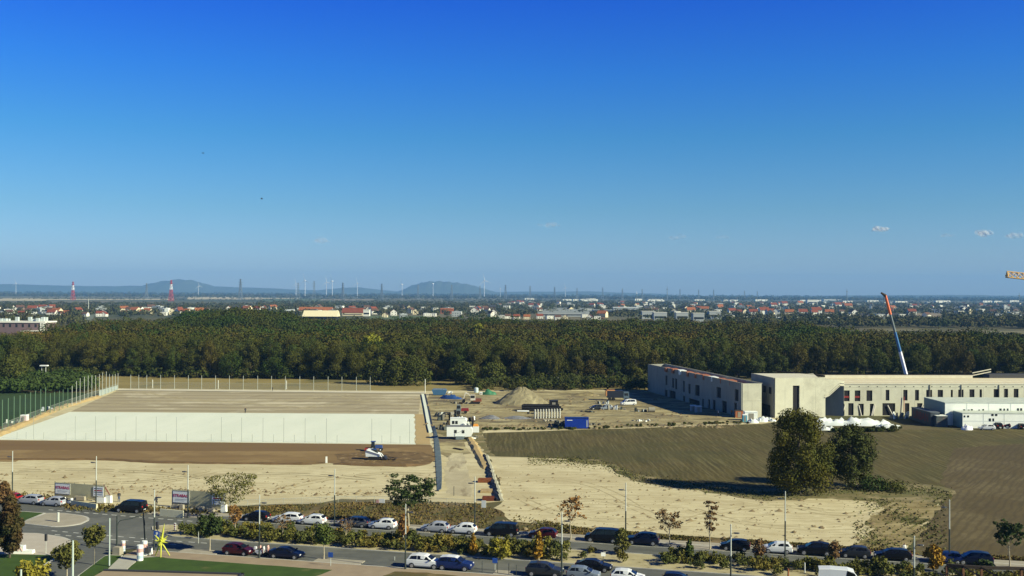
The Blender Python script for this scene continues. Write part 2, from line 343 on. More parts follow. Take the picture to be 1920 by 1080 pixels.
sheet('grass_margin', roughline(pxs([(990, 862), (1070, 862), (1128, 862), (1190, 890), (1300, 908), (1440, 916), (1640, 905), (1720, 908), (1782, 917), (1785, 932), (1765, 941), (1660, 943), (1560, 935), (1440, 940), (1330, 925), (1190, 902), (1140, 873), (1080, 868)]), 1.6, .9), .048, m_vergeg)
sheet('grass_margin', roughline(pxs([(820, 812), (905, 806), (905, 815), (925, 856), (912, 856), (898, 835), (868, 826)]), 1.6, .6), .05, m_vergeg)
# weedy verge between the site fence and the parked cars
sheet('weedy_verge', roughline(pxs([(405, 950), (600, 944), (640, 936), (760, 938), (830, 942), (900, 945), (940, 958), (960, 978), (1100, 990), (1300, 1006), (1500, 1018), (1700, 1032), (1960, 1046), (1980, 1072)]) + [rd(u, 3.9) for u in (60, 40, 20, 0, -20, -44)], 1.6, .35), .056, m_weeds)
m_trk = mat('wheel_track_soil', (.36, .29, .155), .95, c2=(.46, .39, .22), scale=.8); m_trk2 = mat('wheel_track_yard', (.20, .16, .085), .95, c2=(.36, .30, .16), scale=.5)
def track(pts, z, m, gauge=1.9, w=.32):
    """a pair of wheel ruts along a curved line"""
    P = [Vector((p[0], p[1], 0)) for p in pts]; mb = MB()
    for s in (-1, 1):
        prev = None
        for i, p in enumerate(P):
            d = (P[min(i+1, len(P)-1)]-P[max(i-1, 0)]).normalized(); n_ = Vector((-d.y, d.x, 0)); ww = w*random.uniform(.55, 1.2); c = p+n_*s*gauge/2; a, b = c-n_*ww/2, c+n_*ww/2
            if prev and random.random() < .86: mb.poly([(prev[0].x, prev[0].y, z), (a.x, a.y, z), (b.x, b.y, z), (prev[1].x, prev[1].y, z)][::1])
            prev = (a, b)
    o = mb.build('wheel_tracks', m)
    return struct(o)
for k, (p0_, p1_, p2_) in enumerate((((960, 905), (1090, 880), (1190, 950)), ((1000, 960), (1120, 905), (1260, 985)), ((970, 930), (1060, 985), (1200, 975)), ((1250, 990), (1400, 930), (1560, 960)), ((1300, 955), (1420, 1000), (1600, 990)), ((1480, 945), (1580, 985), (1690, 945)),
        ((20, 885), (200, 872), (420, 900)), ((300, 905), (480, 875), (700, 900)), ((520, 920), (660, 880), (800, 890)), ((60, 905), (260, 915), (400, 885)))):
    track(pxs(arc(p0_, p1_, p2_, 46)), .052+.001*k, m_trk)
for k, (p0_, p1_, p2_) in enumerate((((812, 760), (960, 762), (1290, 752)), ((830, 770), (1000, 800), (1380, 786)), ((900, 745), (1060, 775), (1330, 790)), ((850, 790), (905, 765), (1000, 742)), ((1060, 742), (1120, 775), (1250, 780)))):
    track(pxs(arc(p0_, p1_, p2_, 60)), .034+.001*k, m_trk2, 2.4, .7)
for k, (p0_, p1_, p2_) in enumerate((((200, 760), (330, 742), (560, 765)), ((260, 735), (420, 768), (620, 742)), ((560, 768), (680, 745), (780, 765)), ((640, 740), (700, 765), (785, 745)))):
    track(pxs(arc(p0_, p1_, p2_, 60)), .036+.001*k, m_trk, 2.4, .9)
# ------------------------------------------------------------------ roads
def strip(name, v0, v1, u0, u1, z, m, n=40, h=None):
    P = [rd(u0+(u1-u0)*i/n, v0) for i in range(n+1)]; Q = [rd(u0+(u1-u0)*i/n, v1) for i in range(n+1)]
    mb = MB()
    if h is None:
        for i in range(n): mb.poly([(P[i].x, P[i].y, z), (P[i+1].x, P[i+1].y, z), (Q[i+1].x, Q[i+1].y, z), (Q[i].x, Q[i].y, z)])
    else:
        mb.loft([[(P[i].x, P[i].y, 0), (P[i].x, P[i].y, h), (Q[i].x, Q[i].y, h), (Q[i].x, Q[i].y, 0)][::-1] for i in range(n+1)])
    return struct(mb.build(name, m))
strip('road', -19.0, 2.6, -150, 150, .062, m_asphalt, 60)
strip('pavement', 2.6, 4.3, -58, 150, 0, m_pave, h=.14)
strip('kerb', 2.3, 2.6, -58, 150, 0, m_kerb, h=.155)
strip('pavement', -22.2, -19.2, -47.5, 150, 0, m_pave2, h=.14)
strip('kerb', -19.2, -19.0, -47.5, 150, 0, m_kerb, h=.155)
# paved bays (kerb build-outs) between the parked cars, round the trees
for u0, u1 in ((-59, -47), (-15.5, -12.4), (8.2, 11.6), (22.4, 29.8), (64, 80)):
    strip('kerb_island', 0.15, 2.3, u0, u1, 0, m_pave, 6, h=.15)
for u0, u1 in ((-41.5, -36.0), (-22.0, -15.6), (2.0, 4.5)):
    strip('kerb_island', -19.0, -17.0, u0, u1, 0, m_pave, 6, h=.15)
strip('road_line', 0.0, .12, -47, 95, .07, m_paint)
# median
def median(pts):
    mb = MB(); mb.prism(pts, 0, .14); o = struct(mb.build('median', m_median)); return o
med = [rd(-53.2, -6.9), rd(-52, -8.6), rd(-47, -11.2)] + [rd(u, -11.5) for u in range(-40, 96, 10)] + [rd(u, -4.6) for u in range(95, -41, -10)] + [rd(-47, -4.7), rd(-51.5, -5.3)]
median(med)
kb = MB(); kp = med+[med[0]]
for a, b in zip(kp[:-1], kp[1:]):
    d = (Vector(b)-Vector(a)); d.z = 0; n_ = Vector((d.y, -d.x, 0)).normalized()*.15
    kb.prism([(a[0], a[1]), (a[0]+n_.x, a[1]+n_.y), (b[0]+n_.x, b[1]+n_.y), (b[0], b[1])], 0, .156)
struct(kb.build('kerb', m_kerb))
# dashed crossing lines
def dashes(v, u0, u1, step, ln, w=.14):
    mb = MB(); u = u0
    while u < u1:
        a = rd(u, v); b = rd(u+ln, v); c = rd(u+ln, v+w); d = rd(u, v+w); mb.poly([(p.x, p.y, .07) for p in (a, b, c, d)]); u += step
    return struct(mb.build('road_markings', m_paint))
dashes(-2.0, -76, -49, 1.7, .95, .28); dashes(-13.6, -66, -40, 1.9, .95, .24); dashes(-15.4, -64, -44, 1.9, .95, .24)
dashes(-4.0, -50, 60, 6, 3, .10)
# left side: side road, islands, plaza, lawns
sheet('side_road', pxs([(60, 1100), (88, 1060), (136, 1028), (140, 1010), (330, 1010), (262, 1030), (214, 1032), (150, 1078), (138, 1100)]), .066, m_asphalt)
def island(name, pl, m, h=.15, kerb=True):
    pts = pxs(pl); mb = MB(); area = sum(pts[i].x*pts[(i+1) % len(pts)].y-pts[(i+1) % len(pts)].x*pts[i].y for i in range(len(pts)))
    if area < 0: pts = pts[::-1]
    if kerb:
        c = sum(pts, Vector())/len(pts); k2 = [p+(p-c).normalized()*.35 for p in pts]; k = MB(); k.prism([(p.x, p.y) for p in k2], 0, h-.02); struct(k.build('kerb', m_kerb))
    mb.prism([(p.x, p.y) for p in pts], 0, h); return struct(mb.build(name, m))
def arc_(p0, p1, p2, n=6): return [((1-t)**2*p0[0]+2*t*(1-t)*p1[0]+t*t*p2[0], (1-t)**2*p0[1]+2*t*(1-t)*p1[1]+t*t*p2[1]) for t in [i/n for i in range(n+1)]]
island('traffic_island', [(42, 982), (62, 974), (88, 964), (120, 964)] + arc((140, 967), (168, 970), (162, 977)) + arc((150, 983), (120, 989), (98, 988)), m_pave)
island('lawn', [(-60, 966), (20, 961), (46, 961), (81, 963.5), (60, 972), (38, 981), (-60, 982)], m_lawn)
island('corner_pavement', [(-60, 1000), (30, 1001), (70, 1002)] + arc((95, 1006), (128, 1010), (134, 1020)) + [(110, 1033), (98, 1042), (40, 1041), (-60, 1043)], mat('pink_paving', (.47, .42, .345), .9, c2=(.42, .37, .30), scale=.5))
island('lawn', [(-60, 1043), (20, 1041), (92, 1043), (108, 1044), (82, 1060), (60, 1075), (50, 1100), (-60, 1100)], m_lawn, .16)
island('lawn', [(150, 1080), (196, 1045), (205, 1043), (228, 1044), (205, 1066), (192, 1082), (170, 1100), (140, 1100)], m_lawn, .16, True)
island('plaza', [(233, 1043), (300, 1046), (262, 1048), (238, 1069), (192, 1069), (210, 1058)], mat('plaza_slabs', (.42, .40, .34), .9, c2=(.36, .345, .29), scale=.6), .15, False)
lawn2 = roughline(pxs([(266, 1048), (300, 1046)]) + [rd(u, -22.3) for u in (-41, -34, -27, -22, -17)] + pxs([(600, 1083), (560, 1100), (230, 1100), (240, 1070)]), 1.5, .12)
sheet('lawn', lawn2, .165, m_lawn)
sheet('gravel_path', roughline(pxs([(585, 1085), (640, 1066), (700, 1074), (790, 1077), (960, 1085), (1100, 1100), (560, 1100)]), 1.5, .2), .17, m_pave2)
sheet('rough_grass', roughline(pxs([(716, 1083), (740, 1074), (800, 1076), (870, 1084), (1200, 1104), (716, 1104)]), 1.2, .2), .18, m_weeds)
mbt = MB(); t0, t1 = at(196, 1068, .5), at(458, 1075.5, .5); dd = (t1-t0).normalized(); nn = Vector((-dd.y, dd.x, 0))
mbt.prism([(p.x, p.y) for p in (t0-nn*8, t1-nn*8, t1, t0)], 0, .42, 0)
for a, b in ((t0, t1), (t1, t1-nn*8)):
    d = (b-a).normalized(); k = Vector((-d.y, d.x, 0))*.35; mbt.prism([(p.x, p.y) for p in (a-k, b-k, b, a)] if a is t0 else [(p.x, p.y) for p in (a, b, b-k, a-k)][::-1], .0, .6, 1)
tag(mbt.build('terrace', [m_pave2, mat('dark_terrace_edge', (.04, .04, .045), .6)]), 'low grey-brown terrace with a dark edge at the bottom beside the lawn', 'terrace')
# ------------------------------------------------------------------ vegetation
def leafmat(name, cols, c2, scale=.35, rough=.8):
    """foliage: every tree picks its own colour between cols; the leaves of one crown vary towards c2"""
    m = mat(name, cols[0], rough, rand=cols, c2=c2, scale=scale, detail=3, amount=.65, coord='obj', spec=.15)
    return m
def tintmat(name, cols, c2, ns=.02):
    m = mat(name, cols[0], .85, spec=.1); n = m.node_tree; L = n.links; p = n.nodes['Principled BSDF']
    a = n.nodes.new('ShaderNodeAttribute'); a.attribute_name = 'tint'; a.attribute_type = 'GEOMETRY'
    r = n.nodes.new('ShaderNodeValToRGB')
    while len(r.color_ramp.elements) < len(cols): r.color_ramp.elements.new(.5)
    for i, cc in enumerate(cols): r.color_ramp.elements[i].position = i/(len(cols)-1); r.color_ramp.elements[i].color = (*cc, 1)
    g = n.nodes.new('ShaderNodeNewGeometry'); t = n.nodes.new('ShaderNodeTexNoise'); t.inputs['Scale'].default_value = ns; t.inputs['Detail'].default_value = 3
    L.new(g.outputs['Position'], t.inputs[0]); k = n.nodes.new('ShaderNodeMix'); k.data_type = 'RGBA'; k.inputs[7].default_value = (*c2, 1)
    mr = n.nodes.new('ShaderNodeMapRange'); mr.inputs[1].default_value = .42; mr.inputs[2].default_value = .68; mr.inputs[4].default_value = .7
    L.new(t.outputs[0], mr.inputs[0]); L.new(mr.outputs[0], k.inputs[0])
    L.new(a.outputs['Fac'], r.inputs[0]); L.new(r.outputs[0], k.inputs[6]); L.new(k.outputs[2], p.inputs['Base Color']); return m
m_wood = leafmat('wood_foliage', [(.034, .062, .009), (.062, .072, .009), (.080, .062, .012), (.026, .050, .008), (.082, .078, .008), (.042, .054, .009), (.086, .060, .012), (.034, .066, .008)], (.064, .062, .011))
m_woodmass = tintmat('wood_mass_foliage', [(.032, .058, .008), (.062, .068, .009), (.080, .062, .012), (.026, .050, .008), (.072, .068, .009), (.080, .058, .012)], (.078, .062, .014))
m_bark = mat('bark', (.10, .08, .055), .95, c2=(.06, .05, .035), scale=3)
m_barkp = mat('pale_bark', (.46, .40, .28), .9, c2=(.34, .29, .20), scale=3)
def leaves(cent, rad_, n, size, rng, out=.8, flat=1.0):
    """n leaf quads round clump centres (k,3) with radii (k,), facing mostly outwards"""
    cent = np.asarray(cent, float); rad_ = np.asarray(rad_, float); k = len(cent)
    w = rad_**2; idx = rng.choice(k, n, p=w/w.sum())
    d = rng.normal(size=(n, 3)); d /= np.linalg.norm(d, axis=1)[:, None]
    r = rad_[idx]*rng.uniform(.55, 1.08, n)
    P = cent[idx] + d*r[:, None]*np.array([1, 1, flat])
    nr = d*out + rng.normal(size=(n, 3))*(1-out)*.8; nr /= np.linalg.norm(nr, axis=1)[:, None]
    t = np.cross(nr, rng.normal(size=(n, 3))); t /= np.linalg.norm(t, axis=1)[:, None]; b = np.cross(nr, t)
    s = size*rng.uniform(.6, 1.3, n)[:, None]*.5; s2 = s*rng.uniform(.5, 1, n)[:, None]
    V = np.stack([P-t*s-b*s2*.3, P+b*s2*-1.0, P+t*s+b*s2*.2, P+b*s2], 1).reshape(-1, 3)
    return V, np.arange(4*n).reshape(n, 4)
def crownspec(kind, h, r, rng, z0=None):
    """clump centres for a crown of total height h and radius r"""
    C = []; Rr = []
    z0 = h*.2 if z0 is None else z0
    if kind == 'round':
        n = 34
        for i in range(n):
            u = rng.uniform(-1, 1); a = rng.uniform(0, 2*math.pi); q = rng.uniform(.45, .82)
            s = math.sqrt(1-u*u); C.append((r*q*s*math.cos(a), r*q*s*math.sin(a), z0+(h-z0)*(.5+.42*u*q/.82))); Rr.append(r*rng.uniform(.26, .42))
    elif kind == 'bushy':    # down to the ground
        n = 44
        for i in range(n):
            t = rng.uniform(0, 1)**.9; a = rng.uniform(0, 2*math.pi); ww = math.sqrt(max(0.02, 1-abs(t*1.75-.75)**2.4))*rng.uniform(.5, .86)
            C.append((r*ww*math.cos(a), r*ww*math.sin(a), z0+(h-z0)*(.05+.88*t))); Rr.append(r*rng.uniform(.26, .42))
    elif kind == 'dome':     # compact rounded crown, widest below the middle
        n = 60
        for i in range(n):
            t = rng.uniform(0, 1); a = rng.uniform(0, 2*math.pi); ww = max(.25, math.sqrt(max(0, 1-((t-.42)/.62)**2)))*rng.uniform(.42, .80); C.append((r*ww*math.cos(a), r*ww*math.sin(a), z0+(h-z0)*(.08+.82*t))); Rr.append(r*rng.uniform(.20, .38))
    elif kind == 'cone':
        n = 40
        for i in range(n):
            t = rng.uniform(0, 1); a = rng.uniform(0, 2*math.pi); ww = (1-t)**.62*(.35+.65*min(1, t*6))*rng.uniform(.45, .75)
            C.append((r*ww*math.cos(a), r*ww*math.sin(a), z0+(h-z0)*(.04+.9*t))); Rr.append(r*(.40-.2*t)*rng.uniform(.8, 1.2))
    elif kind == 'vase':
        n = 64
        for i in range(n):
            t = rng.uniform(.0, 1)**.7; a = rng.uniform(0, 2*math.pi); ww = (.35+.65*math.sin(min(1, t*1.2+.1)*math.pi*.6))*math.sqrt(rng.uniform(.05, .95))
            C.append((r*ww*math.cos(a), r*ww*math.sin(a), z0+(h-z0)*(.08+.84*t))); Rr.append(r*rng.uniform(.16, .27))
    elif kind == 'layer':
        for L in range(6):
            t = L/5; rr = r*(1-.55*t)*rng.uniform(.8, 1.1)
            for k in range(7):
                a = rng.uniform(0, 6.28); q = rng.uniform(.25, .95); C.append((rr*q*math.cos(a), rr*q*math.sin(a), z0+(h-z0)*(.05+.9*t)+rng.uniform(-.1, .1))); Rr.append(r*rng.uniform(.14, .22))
    return np.array(C), np.array(Rr)
def trunkmesh(name, h, r, spec, m, rng, nl=8, lean=.03):
    mb = MB(); C, _ = spec; top = Vector((rng.uniform(-1, 1)*lean*h, rng.uniform(-1, 1)*lean*h, h*.78))
    k = 5; pts = [Vector((0, 0, -.1)).lerp(top, i/k)+Vector((math.sin(i*1.7)*.02*h*.3, math.cos(i*2.1)*.02*h*.3, 0))*(i > 0) for i in range(k+1)]
    rr = [r*(1.25 if i == 0 else 1-.8*i/k) for i in range(k+1)]
    for i in range(k): mb.tube(pts[i], pts[i+1], rr[i], rr[i+1], 7, cap=False)
    sel = rng.choice(len(C), min(nl, len(C)), replace=False)
    for j in sel:
        c = Vector(C[j]); t = min(.95, max(.25, (c.z*.75)/top.z)); b = Vector((0, 0, 0)).lerp(top, t*.85); mb.tube(b, b.lerp(c, .95), r*.38*(1.1-t*.6), r*.08, 5, cap=False)
    return mb.mesh(name, m)
def make_tree(kind, h, r, nl, size, lm, label=None, cat='tree', group=None, loc=(0, 0, 0), seed=1, trunk_r=None, bark=None, z0=None, name='tree', limbs=8, flat=1., out=.65, rz=0):
    rng = np.random.default_rng(seed); sp_ = crownspec(kind, h, r, rng, z0)
    t = empty(name, loc, rz, label, cat, group)
    link('trunk', trunkmesh('trunk', h, trunk_r or h*.022, sp_, bark or m_bark, rng, limbs), t)
    V, Fq = leaves(sp_[0], sp_[1], nl, size, rng, out, flat); link('crown', npmesh('crown', V, Fq, lm), t)
    return t
# --- the wood: front rows as single trees, the depth behind them as one mass
def fdepth_near(px): return np.interp(px, [-200, 0, 62, 90, 480, 700, 1000, 1100, 1500, 2100], [428, 428, 424, 432, 414, 411, 404, 408, 424, 428])
def fdepth_far(px): return np.interp(px, [-200, 80, 92, 150, 205, 340, 1300, 1500, 1640, 2100], [505, 505, 575, 610, 690, 745, 745, 690, 560, 520])
protos = []
wood_lab = ['broad dark green tree in the front rows of the wood', 'olive and brown tree in the front rows of the wood', 'narrow green tree in the front rows of the wood', 'tall bushy tree in the front rows of the wood', 'low spreading tree at the edge of the wood']
for i, (kd, h, r, z0) in enumerate([('round', 13.5, 5.2, 1.2), ('bushy', 12.5, 4.6, .3), ('bushy', 14.5, 3.9, .5), ('round', 15.5, 5.6, 1.5), ('bushy', 10.5, 5.6, .2)]):
    protos.append(make_tree(kd, h, r, 5200, .44, m_wood, wood_lab[i], 'tree', 'trees in the front rows of the wood', (0, 0, 0), 20+i, z0=z0, name='forest_tree', out=.72))
used = [False]*5
def place_forest(x, y, pi, sc):
    if not used[pi]: o = protos[pi]; used[pi] = True
    else: o = dup(protos[pi])
    o.location = (x, y, 0); o.scale = (sc*random.uniform(.75, 1.25), sc*random.uniform(.75, 1.25), sc*random.uniform(.80, 1.18)); o.rotation_euler = (0, 0, random.uniform(0, 6.28)); return o
count = 0; row = 0; front = []
while count < 285 and row < 8:
    px = -70 + (row % 2)*15
    while px < 1990:
        D = fdepth_near(px)+row*7.6+random.uniform(-2.6, 2.6); step = 8.2*random.uniform(.8, 1.25)*1920/D
        hide = (1230 < px < 1400 and row < 1) or (56 < px < 86 and row < 3) or (1420 < px < 1940 and row < 1)
        if not hide and count < 285 and not (row > 0 and px < 60 and False):
            p = atD(px, 600, D); ti = random.choice([0, 1, 1, 2, 3, 4] if row < 1 else [0, 1, 2, 3, 3]); place_forest(p.x, D, ti, (1.0 if row else .92)*(1.12 if px < 60 else 1)); front.append((p.x, D)); count += 1
        px += step
    row += 1
# the bright yellow-green tree standing out of the wood, and the yellow one further back
m_yel = leafmat('yellow_foliage', [(.27, .25, .02), (.24, .23, .02)], (.13, .15, .02))
for px, py, D, h, r, lb in ((693, 640, 430, 19.0, 5.0, 'bright yellow-green tree standing out near the middle of the wood'), (897, 620, 560, 19.5, 3.2, 'small pale yellow tree deeper in the wood, right of the middle')):
    p = atD(px, py, D); t = make_tree('round', h, r, 1700, .8, m_yel, lb, 'tree', None, (p.x, D, 0), int(px), z0=h*.35, name='yellow_tree')
def treemass(name, P, hs, rs, nq, size, m, tints, rng, label, cat, flat=1., vz=.45, outw=.85):
    """many trees as one mesh: P (n,2), heights, radii; nq leaf clumps each"""
    n = len(P); idx = np.repeat(np.arange(n), nq); N = n*nq
    u = rng.uniform(-.75, 1, N); a = rng.uniform(0, 2*np.pi, N); s = np.sqrt(1-u*u); q = rng.uniform(.8, 1.08, N)*(1+.13*np.sin(a*3+idx)*np.cos(u*5+idx*2))
    d = np.stack([s*np.cos(a), s*np.sin(a), u], 1); r = rs[idx]; h = hs[idx]
    c = np.stack([P[idx, 0], P[idx, 1], h*(1-vz)], 1); pos = c + d*q[:, None]*np.stack([r, r, h*vz], 1)
    nr = d*outw+rng.normal(size=(N, 3))*(.2 if outw > .8 else .3); nr /= np.linalg.norm(nr, axis=1)[:, None]
    t = np.cross(nr, rng.normal(size=(N, 3))); t /= np.linalg.norm(t, axis=1)[:, None]; b = np.cross(nr, t); sz = (size*rng.uniform(.6, 1.3, N)*.5)[:, None]
    V = np.stack([pos-t*sz, pos-b*sz*.8, pos+t*sz, pos+b*sz*.8], 1).reshape(-1, 3)
    me = npmesh(name, V, np.arange(4*N).reshape(N, 4), m, tint=tints[idx])
    return tag(link(name, me), label, cat, kind='stuff')
rng = np.random.default_rng(5); P = []; hs = []
for i in range(11200):
    px = rng.uniform(-360, 2330); D = math.sqrt(rng.uniform(412**2, 760**2)); D0 = fdepth_near(px)+(row*7.3 if -75 < px < 1995 else 0); D1 = fdepth_far(px)
    if D < D0 or D > D1: continue
    if rng.uniform() > .74: continue
    p = atD(px, 600, D); P.append((p.x, D))
    hh = rng.uniform(12.5, 16.5)+ (D-600)*.006
    if 345 < px < 560 and D > 590: hh = rng.uniform(19, 25)*(1-.2*abs(px-450)/110)
    hs.append(hh)
P = np.array(P); hs = np.array(hs); rs = rng.uniform(4.4, 7.0, len(P))
tints = np.clip(.5+.28*np.sin(P[:, 0]*.021+P[:, 1]*.013)+.25*np.sin(P[:, 0]*.047-P[:, 1]*.031+2)+rng.normal(size=len(P))*.16, 0, 1); hs = hs*(1+.10*np.sin(P[:, 0]*.035)*np.sin(P[:, 1]*.04)+rng.normal(size=len(P))*.07); big = hs > 17.5; tints[big] = rng.choice([0, .6], big.sum())
treemass('wood', P, hs, rs, 300, .95, m_woodmass, tints, rng, 'wide mixed wood in dull autumn greens and browns behind its front rows of trees', 'wood', vz=.30, outw=.55)
# undergrowth closing the foot of the wood
def scrub(name, poly_px, n, h, size, m, label, cat, nq=26, seed=3):
    rg = np.random.default_rng(seed); xs = [p[0] for p in poly_px]; Q = []
    up = [p for p in poly_px]; lo = None
    for i in range(n):
        px = rg.uniform(min(xs), max(xs)); y0 = np.interp(px, [p[0] for p in poly_px], [p[1] for p in poly_px]); y1 = np.interp(px, [p[0] for p in poly_px], [p[2] for p in poly_px]); g = at(px, rg.uniform(y0, y1)); Q.append((g.x, g.y))
    Q = np.array(Q); hh = h*rg.uniform(.6, 1.25, n); return treemass(name, Q, hh, hh*rg.uniform(.55, .9, n), nq, size, m, rg.uniform(0, 1, n), rg, label, cat)
m_scrub = tintmat('scrub_foliage', [(.036, .052, .010), (.052, .058, .011), (.028, .042, .009), (.066, .056, .016)], (.042, .048, .011))
scrub('undergrowth', [(-40, 704, 709), (56, 704, 709)], 60, 4, 1.1, m_scrub, 'low undergrowth below the trees at the left edge', 'undergrowth', seed=31)
scrub('undergrowth', [(88, 701, 706), (480, 706, 711), (700, 708, 713), (1215, 708, 713)], 420, 3.6, 1.0, m_scrub, 'low dark undergrowth along the foot of the wood', 'undergrowth', seed=32)
m_hedge = tintmat('hedge_foliage', [(.035, .060, .014), (.045, .075, .016), (.030, .050, .013)], (.05, .07, .018))
scrub('hedge', [(-40, 716, 738), (60, 716, 738), (125, 712, 737), (178, 726, 736)], 230, 4.6, .9, m_hedge, 'dense dark green hedge beside the green pitch at the left', 'hedge', nq=90, seed=33)
scrub('bushes', [(895, 722, 734), (960, 717, 734), (1100, 716, 732), (1218, 716, 733)], 210, 3.3, .8, m_scrub, 'rough green and brown bushes behind the gravel yard', 'bushes', nq=80, seed=34)
# trees that stand in front of the wood
m_front = leafmat('edge_tree_foliage', [(.050, .066, .010), (.060, .068, .010)], (.08, .076, .014))
for i, (px, py, h, r, lb) in enumerate([(707, 721, 9, 5.5, 'low bushy tree at the field edge, left of the white post'), (745, 722, 10, 6.0, 'middle bushy tree of the clump on the brown field edge'), (780, 722, 11, 6.2, 'right bushy tree of the clump on the brown field edge'), (868, 722, 8.5, 5.2, 'low green tree before the wood behind the blue skip'), (925, 721, 8, 5, 'low spreading tree right behind the green tarpaulin'), (25, 728, 11, 6.5, 'broad tree behind the hedge at the left edge')]):
    g = at(px, py); make_tree('bushy', h, r, 2400, .7, m_front, lb, 'tree', None, g, 60+i, z0=.1, name='bushy_tree')
g = at(809, 712); make_tree('bushy', 3.6, 2.2, 500, .5, m_front, 'small dark bush beside the white post behind the pitch', 'bush', None, g, 77, z0=0, name='bush')
# two big trees in the sandy lot
m_big1 = leafmat('big_tree_foliage', [(.048, .058, .008), (.048, .058, .008)], (.125, .098, .010), .22)
m_big2 = leafmat('second_tree_foliage', [(.048, .060, .012), (.048, .060, .012)], (.075, .075, .018), .3)
g = at(1497, 926); make_tree('dome', 14.8, 6.3, 24000, .36, m_big1, 'tallest tree, a dense round olive crown at the edge of the sandy lot', 'tree', None, g, 101, z0=.1, trunk_r=.4, name='large_tree')
g = at(1597, 914); make_tree('dome', 11.6, 4.7, 15000, .34, m_big2, 'smaller grey-green tree standing right of the tallest tree', 'tree', None, g, 102, z0=.1, trunk_r=.3, name='large_tree')
g = at(1640, 919); make_tree('bushy', 2.0, 2.8, 1500, .3, m_hedge, 'flat dark bush at the foot of the smaller big tree', 'bush', None, g, 103, z0=0, name='bush')
g = at(1672, 921); make_tree('bushy', 1.6, 2.6, 900, .32, m_scrub if False else m_front, 'low bush right of the flat dark bush on the lot edge', 'bush', None, g, 104, z0=0, name='bush')
# street trees, one by one: px, base y, top y, crown width px, crown bottom y, kind, material, leaves, label
LM = dict(green=leafmat('street_green', [(.060, .090, .018)]*2, (.09, .10, .02), .8), dark=leafmat('street_dark', [(.040, .062, .016)]*2, (.045, .06, .018), .8), rust=leafmat('street_rust', [(.30, .145, .045)]*2, (.20, .13, .04), .9),
          orange=leafmat('street_orange', [(.36, .19, .022)]*2, (.20, .15, .02), .9), olive=leafmat('street_olive', [(.125, .115, .028)]*2, (.075, .085, .02), .9), red=leafmat('street_red', [(.17, .085, .035)]*2, (.10, .085, .03), .9),
          yellow=leafmat('street_yellow', [(.27, .225, .025)]*2, (.14, .14, .025), .9), conered=leafmat('cone_tree_red_edge', [(.036, .046, .014)]*2, (.13, .05, .022), .35))
T = [
 (18, 1048, 930, 66, 1030, 'cone', 'conered', 9500, .33, 'dark conical tree turning red at the left edge of the photo'),
 (8, 946, 902, 46, 942, 'cone', 'red', 3000, .30, 'reddish conical tree behind the dark one at the left edge'),
 (177, 1060, 983, 44, 1025, 'round', 'olive', 1500, .36, 'small round green-brown tree on the grass strip beside the side road'),
 (125, 1086, 1014, 56, 1062, 'round', 'olive', 1700, .36, 'small leafy tree by the side road, in front of the pale pole'),
 (60, 1098, 1052, 60, 1086, 'round', 'yellow', 1200, .36, 'yellowish tree top at the bottom left corner'),
 (393, 1034, 962, 46, 1008, 'round', 'dark', 1700, .38, 'dark green tree with white trunk beside the maroon car'),
 (432, 970, 891, 94, 946, 'vase', 'olive', 2400, .26, 'wide thin-leaved tree in front of the construction banners'),
 (441, 1004, 945, 26, 984, 'round', 'rust', 700, .28, 'small rusty tree below the wide thin-leaved tree'),
 (530, 1012, 966, 30, 992, 'vase', 'red', 200, .26, 'nearly bare reddish sapling in front of the silver and white cars'),
 (607, 1050, 978, 42, 1022, 'round', 'green', 1200, .32, 'young green tree on the paved bay behind the dark blue saloon'),
 (648, 1016, 972, 34, 1000, 'vase', 'red', 180, .26, 'bare reddish sapling in front of the grey estate car'),
 (766, 990, 892, 90, 956, 'vase', 'dark', 4600, .30, 'broad dark tree with layered crown, middle left'),
 (756, 1024, 962, 26, 1000, 'cone', 'rust', 900, .30, 'narrow brown tree in front of the broad dark tree'),
 (887, 1042, 998, 22, 1040, 'cone', 'orange', 900, .30, 'narrow orange tree in the planted median, left one of two'),
 (936, 1048, 1008, 44, 1045, 'round', 'yellow', 1200, .34, 'yellow-green leafy shrub tree between the two orange ones'),
 (1010, 1052, 996, 25, 1048, 'cone', 'orange', 1300, .32, 'narrow orange tree in the planted median, right one of two'),
 (1070, 1013, 932, 72, 972, 'layer', 'rust', 520, .34, 'young tree with bare rust coloured branches before the sandy lot'),
 (1165, 1040, 993, 32, 1038, 'bushy', 'olive', 1300, .32, 'upright olive bush tree between two black cars'),
 (1255, 1026, 955, 52, 998, 'vase', 'red', 650, .28, 'round reddish brown young tree behind the pavement'),
 (1331, 1032, 940, 46, 994, 'layer', 'red', 640, .30, 'slim layered brown tree right of the round reddish one'),
 (1293, 1052, 1010, 24, 1050, 'cone', 'green', 900, .30, 'small green conical tree in the median'),
 (1424, 1056, 1008, 30, 1046, 'round', 'red', 620, .28, 'reddish tree left of the white hatchback'),
 (1565, 1066, 1012, 26, 1052, 'round', 'red', 600, .28, 'thin reddish tree in the median behind the white van'),
 (1750, 1072, 1022, 38, 1068, 'round', 'orange', 1700, .32, 'rounded orange-brown tree beside the dark blue car'),
 (1893, 1064, 974, 52, 1030, 'vase', 'dark', 1500, .34, 'dark spreading tree near the right edge over the ploughed field'),
 (1845, 1078, 1050, 36, 1076, 'round', 'dark', 700, .30, 'low dark shrub behind the wooden pergola'),
]
